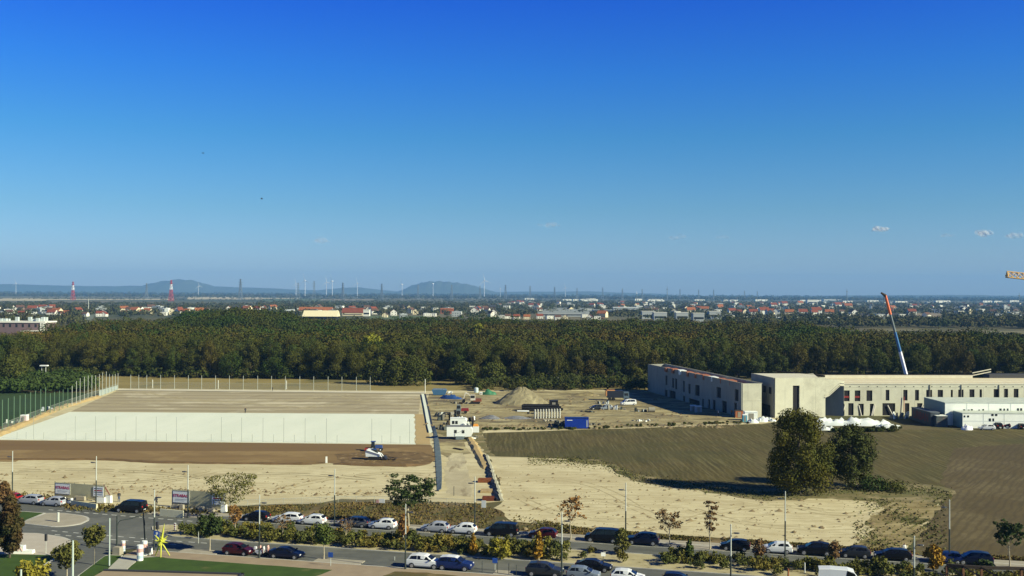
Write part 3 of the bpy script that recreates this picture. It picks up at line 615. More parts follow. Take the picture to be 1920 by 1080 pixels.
for i, (px, yb, yt, w, cb, kd, lm, nl, sz, lb) in enumerate(T):
    g = at(px, yb); s = (yb-hor(px))/35; h = (yb-yt)/s; r = w/s/2; z0 = max(.1, (yb-cb)/s)
    make_tree(kd, h, r, nl, sz, LM[lm], lb, 'tree', None, g, 200+i, trunk_r=.09 if h < 7 else .14, bark=m_barkp if lm not in ('conered',) else m_bark, z0=z0, name='conical_tree' if kd == 'cone' else 'street_tree', limbs=22 if kd in ('vase', 'layer') else 8, flat=.45 if kd in ('layer', 'vase') else 1., out=.5)
# median shrubs
m_shr = leafmat('shrub_foliage', [(.19, .165, .028), (.11, .11, .022), (.068, .082, .02), (.21, .145, .026), (.135, .125, .025), (.055, .068, .02), (.17, .15, .03)], (.10, .11, .025), 1.2)
shp = []
for i in range(5):
    rg = np.random.default_rng(300+i); r = .85; C = [(rg.normal()*.42, rg.normal()*.42, rg.uniform(.35, 1.0)) for _ in range(12)]; V, Fq = leaves(C, [.36]*12, 420, .26, rg, .45); shp.append(npmesh('median_shrub', V, Fq, m_shr))
def dens(u, v):
    if -47 < u < 9: return .95
    if 9 <= u < 22: return .12
    if u >= 22: return .85 if v > -8.2 else .25
    return 0
grp = 'yellow and green shrubs planted along the median'
n_s = 0; u = -48.5
while u < 72:
    for v in (-6.0, -7.4, -8.8, -10.2):
        if random.random() < dens(u, v)*.9 and n_s < 296:
            near = v < -8.5; p = rd(u+random.uniform(-.5, .5), v+random.uniform(-.5, .5), .12); o = link('median_shrub', shp[random.randrange(5)], None, p, random.uniform(0, 6)); s_ = random.uniform(.65, 1.25); o.scale = (s_, s_, s_*random.uniform(.9, 1.3))
            tag(o, 'rounded yellow-green shrub in the planted strip between the two roadways', 'shrub', grp); n_s += 1
    u += 1.35
def grassfield(name, polyfn, n, h, size, m, label, cat, seed):
    rg = np.random.default_rng(seed); pts = np.array([polyfn(rg) for _ in range(n)]); ang = rg.uniform(0, np.pi, n); hh = h*rg.uniform(.4, 1.3, n); w = size*rg.uniform(.5, 1.3, n)
    dx = np.cos(ang)*w/2; dy = np.sin(ang)*w/2; lx = rg.normal(size=n)*hh*.6; ly = rg.normal(size=n)*hh*.3; z = pts[:, 2]
    V = np.stack([np.stack([pts[:, 0]-dx, pts[:, 1]-dy, z], 1), np.stack([pts[:, 0]+dx, pts[:, 1]+dy, z], 1), np.stack([pts[:, 0]+dx*.6+lx, pts[:, 1]+dy*.6+ly, z+hh], 1), np.stack([pts[:, 0]-dx*.5+lx, pts[:, 1]-dy*.5+ly, z+hh], 1)], 1).reshape(-1, 3)
    return tag(link(name, npmesh(name, V, np.arange(4*n).reshape(n, 4), m, tint=rg.uniform(0, 1, n))), label, cat, kind='stuff')
m_gr = tintmat('dry_weeds', [(.16, .10, .036), (.11, .085, .028), (.22, .15, .06), (.07, .075, .018), (.18, .11, .04)], (.06, .068, .014), .14)
xs = [430, 620, 800, 900, 960, 1100, 1300, 1500, 1700, 1940]; yt = [953, 944, 941, 946, 966, 992, 1008, 1020, 1034, 1048]
def pf(rg):
    px = 430+(1940-430)*rg.uniform()**1.25
    while math.sin(px*.05)+math.sin(px*.017+1)+.6*math.sin(px*.13) < rg.uniform(-2.2, 1.2): px = 430+(1940-430)*rg.uniform()**1.25
    u_, _ = uvof(px, np.interp(px, xs, yt)); a = at(px, np.interp(px, xs, yt)); b = rd(u_, 4.6); t = rg.uniform(); return (a.x+(b.x-a.x)*t, a.y+(b.y-a.y)*t, .05)
grassfield('weeds', pf, 12000, .22, .28, m_gr, 'dry brown and green weeds between the parked cars and the site', 'weeds', 41)
m_gr2 = tintmat('green_weeds', [(.07, .085, .022), (.10, .10, .03), (.17, .14, .055)], (.08, .09, .025))
mx_ = [990, 1070, 1128, 1190, 1300, 1440, 1560, 1640, 1720, 1785]; my_ = [863, 865, 869, 896, 912, 930, 920, 916, 918, 930]
def pf2(rg):
    px = rg.uniform(990, 1785); g = at(px, np.interp(px, mx_, my_)+rg.normal()*5); return (g.x, g.y, .05)
grassfield('rough_grass', pf2, 3600, .16, .30, m_gr2, 'rough green grass margin between the field and the sandy lot', 'grass', 42)
def pf3(rg):
    px = rg.uniform(-60, 400); g = at(px, np.interp(px, [-60, 90, 130, 400], [925, 936, 952, 962])+rg.normal()*3); return (g.x, g.y, .05)
grassfield('weeds', pf3, 1400, .4, .35, m_gr, 'dry weeds around the hoardings at the left', 'weeds', 43)
m_clod = mat('earth_clods', (.13, .09, .045), .95, c2=(.32, .25, .14), scale=.4)
def clods(name, fn, n, s, m, label, seed):
    rg = np.random.default_rng(seed); V = []; Fq = []
    for i in range(n):
        x, y = fn(rg); a = s*rg.uniform(.3, 1.2)*(.5+rg.uniform()**3*2); r = rg.uniform(.5, 1, 5)*a; b = len(V)
        for k in range(4): t = k*1.571+rg.uniform(0, .6); V.append((x+r[k]*math.cos(t), y+r[k]*math.sin(t), .03))
        V.append((x, y, .03+a*.55))
        for k in range(4): Fq.append((b+k, b+(k+1) % 4, b+4))
    me = npmesh(name, V, Fq, m); return tag(link(name, me), label, 'earth clods', kind='stuff')
def c1(rg):
    while True:
        px = rg.uniform(930, 1700); py = rg.uniform(870, 1024)
        u_, v_ = uvof(px, py)
        if v_ > 5.5 and py > np.interp(px, [930, 1130, 1200, 1430, 1700], [868, 872, 905, 938, 936]): g = at(px, py); return g.x, g.y
clods('earth_clods', c1, 900, .28, m_clod, 'scattered clods and stones on the sandy lot', 51)
def pf4(rg):
    px = rg.uniform(1630, 1775); py = rg.uniform(935, 1032)
    while math.sin(px*.31+py*.5)+math.sin(px*.045-py*.09)+math.sin(px*.9-py*1.1)*.8 < rg.uniform(-.6, 2.2) or uvof(px, py)[1] < 5: px = rg.uniform(1600, 1775); py = rg.uniform(935, 1032)
    g = at(px, py); return (g.x, g.y, .05)
grassfield('rough_grass', pf4, 1500, .18, .3, m_gr2, 'patchy tufts on the rough ground between the lot and the ploughed field', 'grass', 44)
scrub('bushes', [(905, 804.5, 807.5), (1090, 803, 806), (1200, 797, 801), (1420, 790, 795)], 110, .55, .35, m_scrub, 'low weeds along the top edge of the stubble field', 'bushes', nq=40, seed=35)
scrub('bushes', [(1560, 808, 811), (1690, 804, 810)], 60, 1.0, .4, m_scrub, 'dark weeds in front of the white tarpaulin mounds', 'bushes', nq=90, seed=36)
def c2_(rg):
    px = rg.uniform(0, 810); g = at(px, np.interp(px, [0, 300, 500, 640, 810], [928, 916, 922, 925, 924])+rg.normal()*5+(rg.uniform() < .3)*rg.uniform(-40, 5)); return g.x, g.y
clods('earth_clods', c2_, 800, .30, m_clod, 'line of dark clods and rubble on the pale site ground', 52)
def c3_(rg):
    px = rg.uniform(800, 1380); g = at(px, rg.uniform(742, 803) if rg.uniform() < .6 else 800+rg.normal()*2); return g.x, g.y
clods('earth_clods', c3_, 900, .5, m_clod, 'rubble and dark clods strewn over the gravel yard', 53)
# ------------------------------------------------------------------ the concrete school building shells
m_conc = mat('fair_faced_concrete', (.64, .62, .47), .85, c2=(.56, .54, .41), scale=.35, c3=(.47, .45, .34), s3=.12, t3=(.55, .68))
m_concd = mat('shaded_concrete', (.30, .30, .26), .85, c2=(.24, .24, .21), scale=.4, stretch=(1, 1, .25), c3=(.25, .25, .225), s3=.2, t3=(.55, .68))  # concrete with the shade of the sunless walls put into its colour, faintly streaked
m_coping = mat('pale_coping', (.66, .62, .48), .8, c2=(.58, .54, .41), scale=.6)
m_roof = mat('cream_roof_boarding', (.66, .58, .40), .85, c2=(.58, .50, .34), scale=.5, stretch=(.08, 1, 1))
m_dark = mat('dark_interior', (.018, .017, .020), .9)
m_wood_d = mat('dark_timber', (.045, .032, .022), .8)
m_white = mat('white_sheet_metal', (.88, .89, .82), .5, c2=(.80, .82, .76), scale=.6)
m_joint = mat('joint_grey', (.27, .25, .20), .9)
def wall(parent, name, a, b, z0, z1, th_, holes, m, win='window', frame=None, joints=None, top=None):
    """wall from a to b (world xy) with thickness behind; holes (s0,s1,z0,z1) in metres along the wall; each hole is a window part of its own.
    top: optional function s -> z for a sloping top"""
    a = Vector((a[0], a[1], 0)); b = Vector((b[0], b[1], 0)); L = (b-a).length; d = (b-a).normalized(); n = Vector((d.y, -d.x, 0))   # n = outward (camera side)
    def Pt(s, z, k=0.): q = a+d*s-n*k; return (q.x, q.y, z)
    xs = sorted(set([0, L]+[h[0] for h in holes]+[h[1] for h in holes]+([L*i/24 for i in range(25)] if top else []))); zs = sorted(set([z0, z1]+[h[2] for h in holes]+[h[3] for h in holes]))
    mb = MB()
    for i in range(len(xs)-1):
        for j in range(len(zs)-1):
            cx = (xs[i]+xs[i+1])/2; cz = (zs[j]+zs[j+1])/2
            if any(h[0] < cx < h[1] and h[2] < cz < h[3] for h in holes): continue
            zb = [zs[j], zs[j]]; zt = [zs[j+1], zs[j+1]]
            if top and j == len(zs)-2: zt = [top(xs[i]), top(xs[i+1])]
            mb.poly([Pt(xs[i], zb[0]), Pt(xs[i+1], zb[1]), Pt(xs[i+1], zt[1]), Pt(xs[i], zt[0])])
            mb.poly([Pt(xs[i+1], zb[1], th_), Pt(xs[i], zb[0], th_), Pt(xs[i], zt[0], th_), Pt(xs[i+1], zt[1], th_)])
            if j == len(zs)-2: mb.poly([Pt(xs[i], zt[0]), Pt(xs[i+1], zt[1]), Pt(xs[i+1], zt[1], th_), Pt(xs[i], zt[0], th_)])
    tz = top or (lambda s: z1)
    mb.poly([Pt(0, z0), Pt(0, tz(0)), Pt(0, tz(0), th_), Pt(0, z0, th_)]); mb.poly([Pt(L, z0, th_), Pt(L, tz(L), th_), Pt(L, tz(L)), Pt(L, z0)])
    for h in holes:   # reveals
        mb.poly([Pt(h[0], h[2]), Pt(h[0], h[2], th_), Pt(h[1], h[2], th_), Pt(h[1], h[2])]); mb.poly([Pt(h[0], h[3], th_), Pt(h[0], h[3]), Pt(h[1], h[3]), Pt(h[1], h[3], th_)])
        mb.poly([Pt(h[0], h[2], th_), Pt(h[0], h[2]), Pt(h[0], h[3]), Pt(h[0], h[3], th_)]); mb.poly([Pt(h[1], h[2]), Pt(h[1], h[2], th_), Pt(h[1], h[3], th_), Pt(h[1], h[3])])
    w = mb.build(name, m, parent)
    if joints:   # formwork joints, thin grey lines 3 mm proud
        jb = MB()
        for (s0, s1, zz0, zz1) in joints:
            if any(h[0]-.05 < s1 and h[1]+.05 > s0 and h[2] < zz1 and h[3] > zz0 for h in holes): continue
            jb.poly([Pt(s0, zz0, -.004), Pt(s1, zz0, -.004), Pt(s1, zz1, -.004), Pt(s0, zz1, -.004)])
        if jb.f: jb.build('panel_joints', m_joint, w)
    for h in holes:
        wb = MB(); e = .004; s0, s1, zz0, zz1 = h[0]-e, h[1]+e, h[2]-e, h[3]+e; k = th_+.002
        wb.poly([Pt(s0, zz0, k), Pt(s1, zz0, k), Pt(s1, zz1, k), Pt(s0, zz1, k)])
        wo = wb.build(win if not (len(h) > 4 and h[4]) else h[4], m_dark, w)
        fb = MB(); f = .07; q = th_-.10
        def bar(sa, sb, za, zb_):
            fb.loft([[Pt(sa, za, q), Pt(sb, za, q), Pt(sb, zb_, q), Pt(sa, zb_, q)][::-1], [Pt(sa, za, q+.06), Pt(sb, za, q+.06), Pt(sb, zb_, q+.06), Pt(sa, zb_, q+.06)][::-1]])
        bar(h[0], h[0]+f, h[2], h[3]); bar(h[1]-f, h[1], h[2], h[3])
        if random.random() < .45: bar(h[0]+f, h[1]-f, h[2]+1.0, h[2]+1.0+f)
        if frame: fb.build('frame', frame, wo) if False else None
        # railings and props seen in some openings
    return w
def sof(a, b, px, D=None):
    """distance along wall a-b where the picture column px crosses it"""
    v = _F*FPX + _R*(px-960) - _U*(640-540); ax, ay = a[0], a[1]; dx, dy = b[0]-a[0], b[1]-a[1]; L = math.hypot(dx, dy)
    # ray x = v0 t, y = v1 t
    t = (ax*dy-ay*dx)/(v[0]*dy-v[1]*dx); x, y = v[0]*t, v[1]*t; return ((x-ax)*dx+(y-ay)*dy)/L
def zof(a, b, px, py):
    s = sof(a, b, px); L = math.hypot(b[0]-a[0], b[1]-a[1]); y = a[1]+(b[1]-a[1])*s/L; v = _F*FPX + _R*(px-960) - _U*(py-540); return H+v[2]*y/v[1]
# --- west wing (long shaded side)
A = empty('school_wing', (0, 0, 0), 0, 'long two-storey concrete shell with shaded side wall and narrow sunlit end', 'building')
a0, a1 = (49.1, 369.1), (65.4, 291.4); LA = math.hypot(a1[0]-a0[0], a1[1]-a0[1])
def hp(a, b, x0, x1, y0, y1, nm=None):
    xm = (x0+x1)/2; return (sof(a, b, x0), sof(a, b, x1), max(.02, zof(a, b, xm, y1)), zof(a, b, xm, y0), nm)
upper = [(1248, 1251.5, 704, 722), (1260.5, 1264, 709, 727), (1266, 1270, 710, 730), (1281, 1284, 714, 735), (1291, 1295, 720, 738), (1304, 1312, 722, 742), (1344, 1352, 726, 746), (1378, 1385, 730, 752)]
lower = [(1247, 1252, 731, 757), (1256, 1267, 733, 758), (1281, 1285, 742, 764), (1292, 1312, 749, 763), (1317, 1320, 748, 771), (1328.5, 1332, 749, 774), (1337, 1342, 750, 778), (1354.5, 1363, 752, 780), (1377, 1382, 755, 780)]
zA = 9.7
holes = [hp(a0, a1, *h) for h in upper+lower]; holes = [(h[0], h[1], h[2], min(h[3], zA-.6), 'door_opening' if h[2] < .6 else 'window') for h in holes]
jt = [(0, LA, 4.75, 4.81)] + [(LA*i/11, LA*i/11+.07, .1, zA-.5) for i in range(1, 11)]
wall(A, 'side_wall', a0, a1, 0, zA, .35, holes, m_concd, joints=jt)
endb = (71.2, 291.6); eh = [(zA*0, 0, 0, 0)]
wall(A, 'end_wall', (a1[0]+.36, a1[1]-.02), endb, 0, zA, .35, [], m_conc, joints=[(.2, 5.4, 4.75, 4.80), (2.7, 2.75, .1, 4.7), (1.5, 1.55, 4.8, 9.5)])
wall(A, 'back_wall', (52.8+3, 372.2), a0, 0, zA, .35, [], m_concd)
mb = MB(); mb.poly([(49.6, 368.4, zA-1.3), (65.8, 292.0, zA-1.3), (70.9, 292.2, zA-1.3), (55.5, 371.5, zA-1.3)]); mb.build('roof', mat('grey_roof_deck', (.17, .16, .16), .9, c2=(.12, .115, .115), scale=.3), A)
mb = MB(); b0, b1 = Vector((55.6, 371.9, 0)), Vector((71.2, 292.0, 0)); dd = (b1-b0).normalized(); nn = Vector((-dd.y, dd.x, 0))
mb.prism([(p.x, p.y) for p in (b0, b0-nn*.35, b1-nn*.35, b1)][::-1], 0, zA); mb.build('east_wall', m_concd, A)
mb = MB(); 
for p, q in ((a0, a1), ((55.6, 371.9), (71.2, 292.0))):
    p = Vector((*p, 0)); q = Vector((*q, 0)); d = (q-p).normalized(); n_ = Vector((-d.y, d.x, 0)); mb.prism([(v.x, v.y) for v in (p-n_*.0, q-n_*.0, q+n_*.42, p+n_*.42)], zA+.002, zA+.10)
mb.build('coping', m_joint, A)
mb = MB(); f0 = Vector((52.3, 352, 0)); f1 = Vector((63.4, 302, 0)); 
for i in range(9):
    c = f0.lerp(f1, i/8)+Vector((1.5, 0, 0)); mb.prism([(c.x-1.2, c.y-2.8), (c.x+1.1, c.y-2.4), (c.x+.8, c.y+2.9), (c.x-1.3, c.y+2.5)], zA-1.28, zA+.22-random.uniform(0, .25), 0 if i % 4 != 2 else 1)
mb.build('rooftop_formwork', [mat('orange_formwork', (.42, .13, .05), .8, c2=(.30, .13, .07), scale=.8), m_white], A)
# --- link block
B = empty('school_hall_block', (0, 0, 0), 0, 'taller concrete block with one tall dark slot window, left of the long facade', 'building')
bf0, bf1 = (74.9, 291.0), (95.9, 295.2); zB = 11.35
slot = hp(bf0, bf1, 1487, 1499.5, 723, 778)
sN0, sN1 = sof(bf0, bf1, 1531.5), sof(bf0, bf1, 1574)
def topB(s): return zB if s < 13 else zB-(s-13)/8.4*1.1
wall(B, 'front_wall', bf0, (89.9+.2, 294.04), 0, zB, .4, [(slot[0], slot[1], .05, slot[3], 'slot_window')], m_conc, joints=[(0, 15.2, 5.35, 5.40), (0, 15.2, 8.9, 8.95), (3.0, 3.05, .1, 8.9), (12.4, 12.45, .1, 8.9), (8.6, 8.65, 5.4, 8.9)])
# sloping sunlit cheek above the recess
mb = MB(); d_ = Vector((bf1[0]-bf0[0], bf1[1]-bf0[1], 0)).normalized(); nB = Vector((d_.y, -d_.x, 0)); P0 = Vector((*bf0, 0))
def fb_(s, z, k=0): q = P0+d_*s-nB*k; return (q.x, q.y, z)
sN0 = 15.35; L2 = 21.4
prof = [(sN0, topB(sN0)), (sN0, 5.6), (sN0+1.2, 6.1), (sN0+4.7, 9.0), (L2, 8.9), (L2, topB(L2))]
mb.loft([[fb_(s, z, 0) for s, z in prof][::1], [fb_(s, z, .4) for s, z in prof]][::-1]); mb.build('sloping_fascia', m_conc, B)
mb = MB(); ln = [(sN0-.1, 5.5), (sN0+1.2, 6.0), (sN0+4.7, 8.9), (L2, 8.8)]
for (s0, zz0), (s1, zz1) in zip(ln[:-1], ln[1:]):
    mb.loft([[fb_(s0, zz0, -.25), fb_(s1, zz1, -.25), fb_(s1, zz1+.22, -.25), fb_(s0, zz0+.22, -.25)], [fb_(s0, zz0, -.002), fb_(s1, zz1, -.002), fb_(s1, zz1+.22, -.002), fb_(s0, zz0+.22, -.002)]])
    mb.loft([[fb_(s0, zz0+.75, -.2), fb_(s1, zz1+.75, -.2), fb_(s1, zz1+.85, -.2), fb_(s0, zz0+.85, -.2)], [fb_(s0, zz0+.75, -.002), fb_(s1, zz1+.75, -.002), fb_(s1, zz1+.85, -.002), fb_(s0, zz0+.85, -.002)]])
mb.build('white_trim', m_coping, B)
mb = MB(); mb.loft([[fb_(sN0, 0, 5.2), fb_(sN0, 9.2, 5.2), fb_(sN0, 9.2, 5.5), fb_(sN0, 0, 5.5)], [fb_(L2+.3, 0, .7), fb_(L2+.3, 9.2, .7), fb_(L2+.3, 9.2, 1.0), fb_(L2+.3, 0, 1.0)]]); mb.build('recess_wall', m_concd, B)
mb = MB(); mb.prism([(72.1, 308.2), (74.5, 291.2), (74.9, 291.4), (72.5, 308.4)], 0, zB); mb.build('side_wall', m_concd, B)
mb = MB()
for x in (1434, 1444.5):
    sA = sof((72.1, 308.2), (74.5, 291.2), x); p = Vector((72.1, 308.2, 0)).lerp(Vector((74.5, 291.2, 0)), sA/17.2); mb = MB(); mb.box(-.03, .03, -.9, .9, 6.6, 8.5, 0, Matrix.Translation((p.x-.02, p.y, 0)) @ Matrix.Rotation(rad(8), 4, 'Z')); mb.build('window', m_dark, B)
p = Vector((73.4, 298.5, 0)); mb = MB(); mb.box(-.03, .03, -5.2, 5.2, .1, 3.3, 0, Matrix.Translation((p.x-.05, p.y, 0)) @ Matrix.Rotation(rad(8), 4, 'Z')); mb.build('door_opening', m_dark, B)
mb = MB(); mb.poly([(74.9, 291.6, zB-.05), (88.0, 294.2, zB-.05), (91, 309, zB-.05), (72.4, 308.3, zB-.05)]); mb.build('roof', m_coping, B)
mb = MB(); mb.tube((81.5, 315.3, zB+.1), (92.5, 302.5, zB-.35), .28, n=4); mb.tube((80.3, 313.3, zB-.35), (92, 300.5, zB-.75), .25, n=4); mb.tube((81.2, 314.6, 0), (81.2, 314.6, zB), .2, n=6); mb.build('timber_beams', m_wood_d, B)
# --- long main facade
Cb = empty('school_main_building', (0, 0, 0), 0, 'longest pale concrete building shell with two rows of window openings', 'building')
c0, c1b = (96.0, 296.9), (192.0, 301.99); zC = 9.1; LC = math.hypot(c1b[0]-c0[0], c1b[1]-c0[1])
up = [(1583, 1593.5, 732, 752.5), (1603, 1613.5, 732, 752.5), (1625, 1636, 732, 752), (1661, 1668, 731, 751), (1694, 1702, 731, 751), (1716, 1723.5, 731, 751), (1737, 1748, 731, 751), (1758.5, 1768.5, 731, 752), (1783, 1787, 731, 751), (1797, 1807, 730.5, 751), (1818, 1827.5, 730, 751), (1837, 1841.5, 730, 750), (1863.5, 1873.5, 729.5, 749), (1883, 1890.5, 729, 749), (1901, 1910, 729, 749), (1925, 1934, 729, 749), (1950, 1958, 729, 749), (1975, 1985, 729, 749), (2000, 2008, 729, 749), (2025, 2035, 729, 749), (2050, 2060, 729, 749)]
lo = [(1579, 1584, 757, 779), (1591, 1601, 756, 779), (1610, 1620, 757, 779), (1631.5, 1639, 757, 781), (1655, 1679, 756, 779), (1697, 1705.5, 756, 779), (1720, 1730, 756, 779), (1745, 1752, 757, 779)]
hs_ = [hp(c0, c1b, *h) for h in up+lo]; hs_ = [(h[0], h[1], h[2], h[3], 'window' if h[2] > 1 else 'door_opening') for h in hs_]
jt = [(0, LC, 4.55, 4.60), (0, LC, 8.15, 8.20)] + [(x, x+.05, .1, 4.5) for x in np.arange(3, LC, 6.1)] + [(x, x+.05, 4.7, 8.1) for x in np.arange(5.2, LC, 6.1)]
wc = wall(Cb, 'front_wall', c0, c1b, 0, zC, .22, hs_, m_conc, joints=jt)
dC = Vector((c1b[0]-c0[0], c1b[1]-c0[1], 0)).normalized(); nC = Vector((dC.y, -dC.x, 0)); Pc = Vector((*c0, 0))
def fc(s, z, k=0): q = Pc+dC*s-nC*k; return (q.x, q.y, z)
def blk(mb, s0, s1, z0, z1, k0, k1, mi=0): mb.loft([[fc(s0, z0, k0), fc(s0, z1, k0), fc(s0, z1, k1), fc(s0, z0, k1)], [fc(s1, z0, k0), fc(s1, z1, k0), fc(s1, z1, k1), fc(s1, z0, k1)]], mi)
mb = MB(); blk(mb, 0, LC, zC-.5, zC-.25, .23, 26); mb.build('roof', m_roof, Cb)
mb = MB(); blk(mb, -.1, LC, zC+.003, zC+.28, -.12, .5); mb.build('coping', m_coping, Cb)
mb = MB()
for k in (6, 12, 18): blk(mb, .5, LC, zC-.248, zC-.1, k, k+.5, 0)
mb.build('roof_battens', m_coping, Cb)
mb = MB(); blk(mb, 0, 51.5, zC-.24, zC+.75, 25, 25.4); mb.build('back_parapet', m_coping, Cb)
mb = MB(); blk(mb, 0, 51.5, zC+.752, zC+.95, 24.95, 25.45, 0); mb.build('parapet_edge', m_wood_d, Cb)
mb = MB()
for q in (0, .8): mb.loft([[fc(51.5, zC+.5+q, 25), fc(51.5, zC+.75+q, 25), fc(51.5, zC+.75+q, 25.4), fc(51.5, zC+.5+q, 25.4)], [fc(57.5, zC+1.7+q, 25), fc(57.5, zC+1.95+q, 25), fc(57.5, zC+1.95+q, 25.4), fc(57.5, zC+1.7+q, 25.4)]])
mb.build('ramp_beams', m_coping, Cb)
mb = MB(); blk(mb, 57.5, LC, zC-.24, zC+.9, 26, 30); mb.build('dark_roof_part', mat('roof_membrane', (.06, .06, .065), .8), Cb)
mb = MB(); blk(mb, 0, LC, 0, zC-.6, 25.6, 26); blk(mb, LC, LC+.4, 0, zC, 0, 26); blk(mb, -.4, 0, 0, zC, .5, 26); mb.build('rear_walls', m_concd, Cb)
mb = MB()
for i in range(34): s = 2+i*2.7; blk(mb, s, s+.3, 8.35, 8.6, -.03, .05)
mb.build('drain_outlets', m_dark, Cb)
for s, c in ((46.5, 0), (25.8, 1), (35.2, 0)):
    mb = MB(); mb.tube(fc(s, 4.6, -.12), fc(s, 9, -.12), .12, n=6); mb.build('downpipe', m_joint, Cb)
m_net = mat('red_safety_net', (.26, .03, .025), .8)
for x in (1588, 1608): s = sof(c0, c1b, x); mb = MB(); blk(mb, s-.7, s+.7, 5.2, 5.75, .1, .14); mb.build('safety_net', m_net, Cb)
m_prop = mat('pale_prop', (.70, .66, .58), .7)
for x, f in ((1579, .9), (1615, -.7), (1634, .8), (1636, .8), (1674, -1.5), (1724, .9), (1727, .9)):
    s = sof(c0, c1b, x); mb = MB(); mb.tube(fc(s, .1, -.2), fc(s+f, 3.1, -.05), .14, n=5); mb.build('prop', m_prop, Cb)
mb = MB(); s = sof(c0, c1b, 1694); mb.tube(fc(s, 1.2, -.4), fc(s+.1, 5.6, -.3), .09, n=5); tag(mb.build('red_pole', mat('red_paint', (.50, .05, .04), .6)), 'thin red pole leaning on the long facade', 'pole')
# ------------------------------------------------------------------ mobile crane behind the facade
cr = empty('mobile_crane', (0, 0, 0), 0, 'mobile crane whose blue and orange telescopic boom rises behind the long building', 'crane')
base = atD(1708, 705, 334); base.z = 3.2; tip = atD(1660, 553, 334)
m_cb = mat('crane_blue', (.03, .13, .32), .4); m_cw = mat('crane_white', (.75, .74, .82), .4); m_co = mat('crane_orange', (.70, .16, .06), .45); m_cg = mat('crane_grey', (.12, .15, .16), .5); m_rub = mat('rubber', (.02, .02, .02), .9)
v = tip-base
for nm, t0_, t1_, r_, mm in (('boom_section', 0, .42, .62, m_cw), ('boom_section', .42, .62, .50, m_cb), ('boom_section', .62, .80, .42, m_cg), ('boom_section', .80, 1, .46, m_co)):
    mb = MB(); mb.tube(base+v*t0_, base+v*t1_, r_, r_*.9, 6); mb.build(nm, mm, cr)
mb = MB(); mb.tube(tip-v.normalized()*.3, tip+Vector((-1.4, 0, .7)), .55, .3, 6); mb.build('boom_head', m_wood_d, cr)
mb = MB(); mb.tube(tip+Vector((-.6, 0, 0)), tip+Vector((-.4, 0, -7)), .06, n=4); mb.box(-.3, .3, -.2, .2, -8, -7, 0, Matrix.Translation(tip+Vector((-.4, 0, 0)))); mb.build('hoist_hook', m_cg, cr)
mb = MB(); c = base; mb.box(-5.5, 6.5, -1.3, 1.3, -2.2, -1.2, 0, Matrix.Translation(c)); mb.box(4.6, 6.5, -1.3, 1.3, -1.2, .4, 0, Matrix.Translation(c)); mb.build('carrier', m_cw, cr)
mb = MB(); mb.box(-1.5, 3, -1.2, 1.2, -1.19, .6, 0, Matrix.Translation(c)); mb.build('turret', m_cb, cr)
for i in range(5):
    for sd in (-1, 1): mb = MB(); mb.tube(c+Vector((-4.4+i*2.3, sd*1.35-.2, -2.55)), c+Vector((-4.4+i*2.3, sd*1.35+.2, -2.55)), .62, n=14); mb.build('wheel', m_rub, cr)
# tower crane jib entering at the right edge
tcn = empty('tower_crane', (0, 0, 0), 0, 'yellow-orange lattice jib of a tower crane entering at the right edge', 'crane')
ja = atD(1888, 514, 400); jd = Vector((1, -.1, -.11)).normalized(); jb_ = ja+jd*60; m_jib = mat('crane_yellow', (.74, .48, .20), .5); u_ = Vector((0, 0, 2.2)); w_ = Vector((0, 1, 0))*1.1
mb = MB(); rails = [(-w_-u_*.55), (w_-u_*.55), u_*.5]
for r_ in rails: mb.tube(ja+r_, jb_+r_, .22, n=5)
N = 30
for i in range(N):
    p = ja+jd*(i*2.0); q = ja+jd*(i*2.0+2)
    for k in range(3):
        x, y = rails[k], rails[(k+1) % 3]; mb.tube(p+x, q+y, .13, n=4, cap=False); mb.tube(p+x, p+y, .13, n=4, cap=False)
mb.build('jib', m_jib, tcn)
mb = MB(); mb.box(-.3, .5, -.6, .6, -.9, .6, 0, Matrix.Translation(ja+jd*.2)); mb.tube(ja-jd*.6+Vector((0, 0, -.6)), ja+jd*.4+Vector((0, 0, -.4)), .25, n=8); mb.build('jib_end', m_jib, tcn)
mp = ja+jd*46; mb = MB()
for sx in (-.9, .9):
    for sy in (-.9, .9): mb.tube((mp.x+sx, mp.y+sy, 0), (mp.x+sx, mp.y+sy, mp.z+6), .12, n=5)
for z in range(0, int(mp.z)+5, 2):
    for (x0, y0), (x1, y1) in (((-.9, -.9), (.9, -.9)), ((.9, -.9), (.9, .9)), ((.9, .9), (-.9, .9)), ((-.9, .9), (-.9, -.9))): mb.tube((mp.x+x0, mp.y+y0, z), (mp.x+x1, mp.y+y1, z+2), .06, n=4, cap=False)
mb.build('mast', m_jib, tcn)
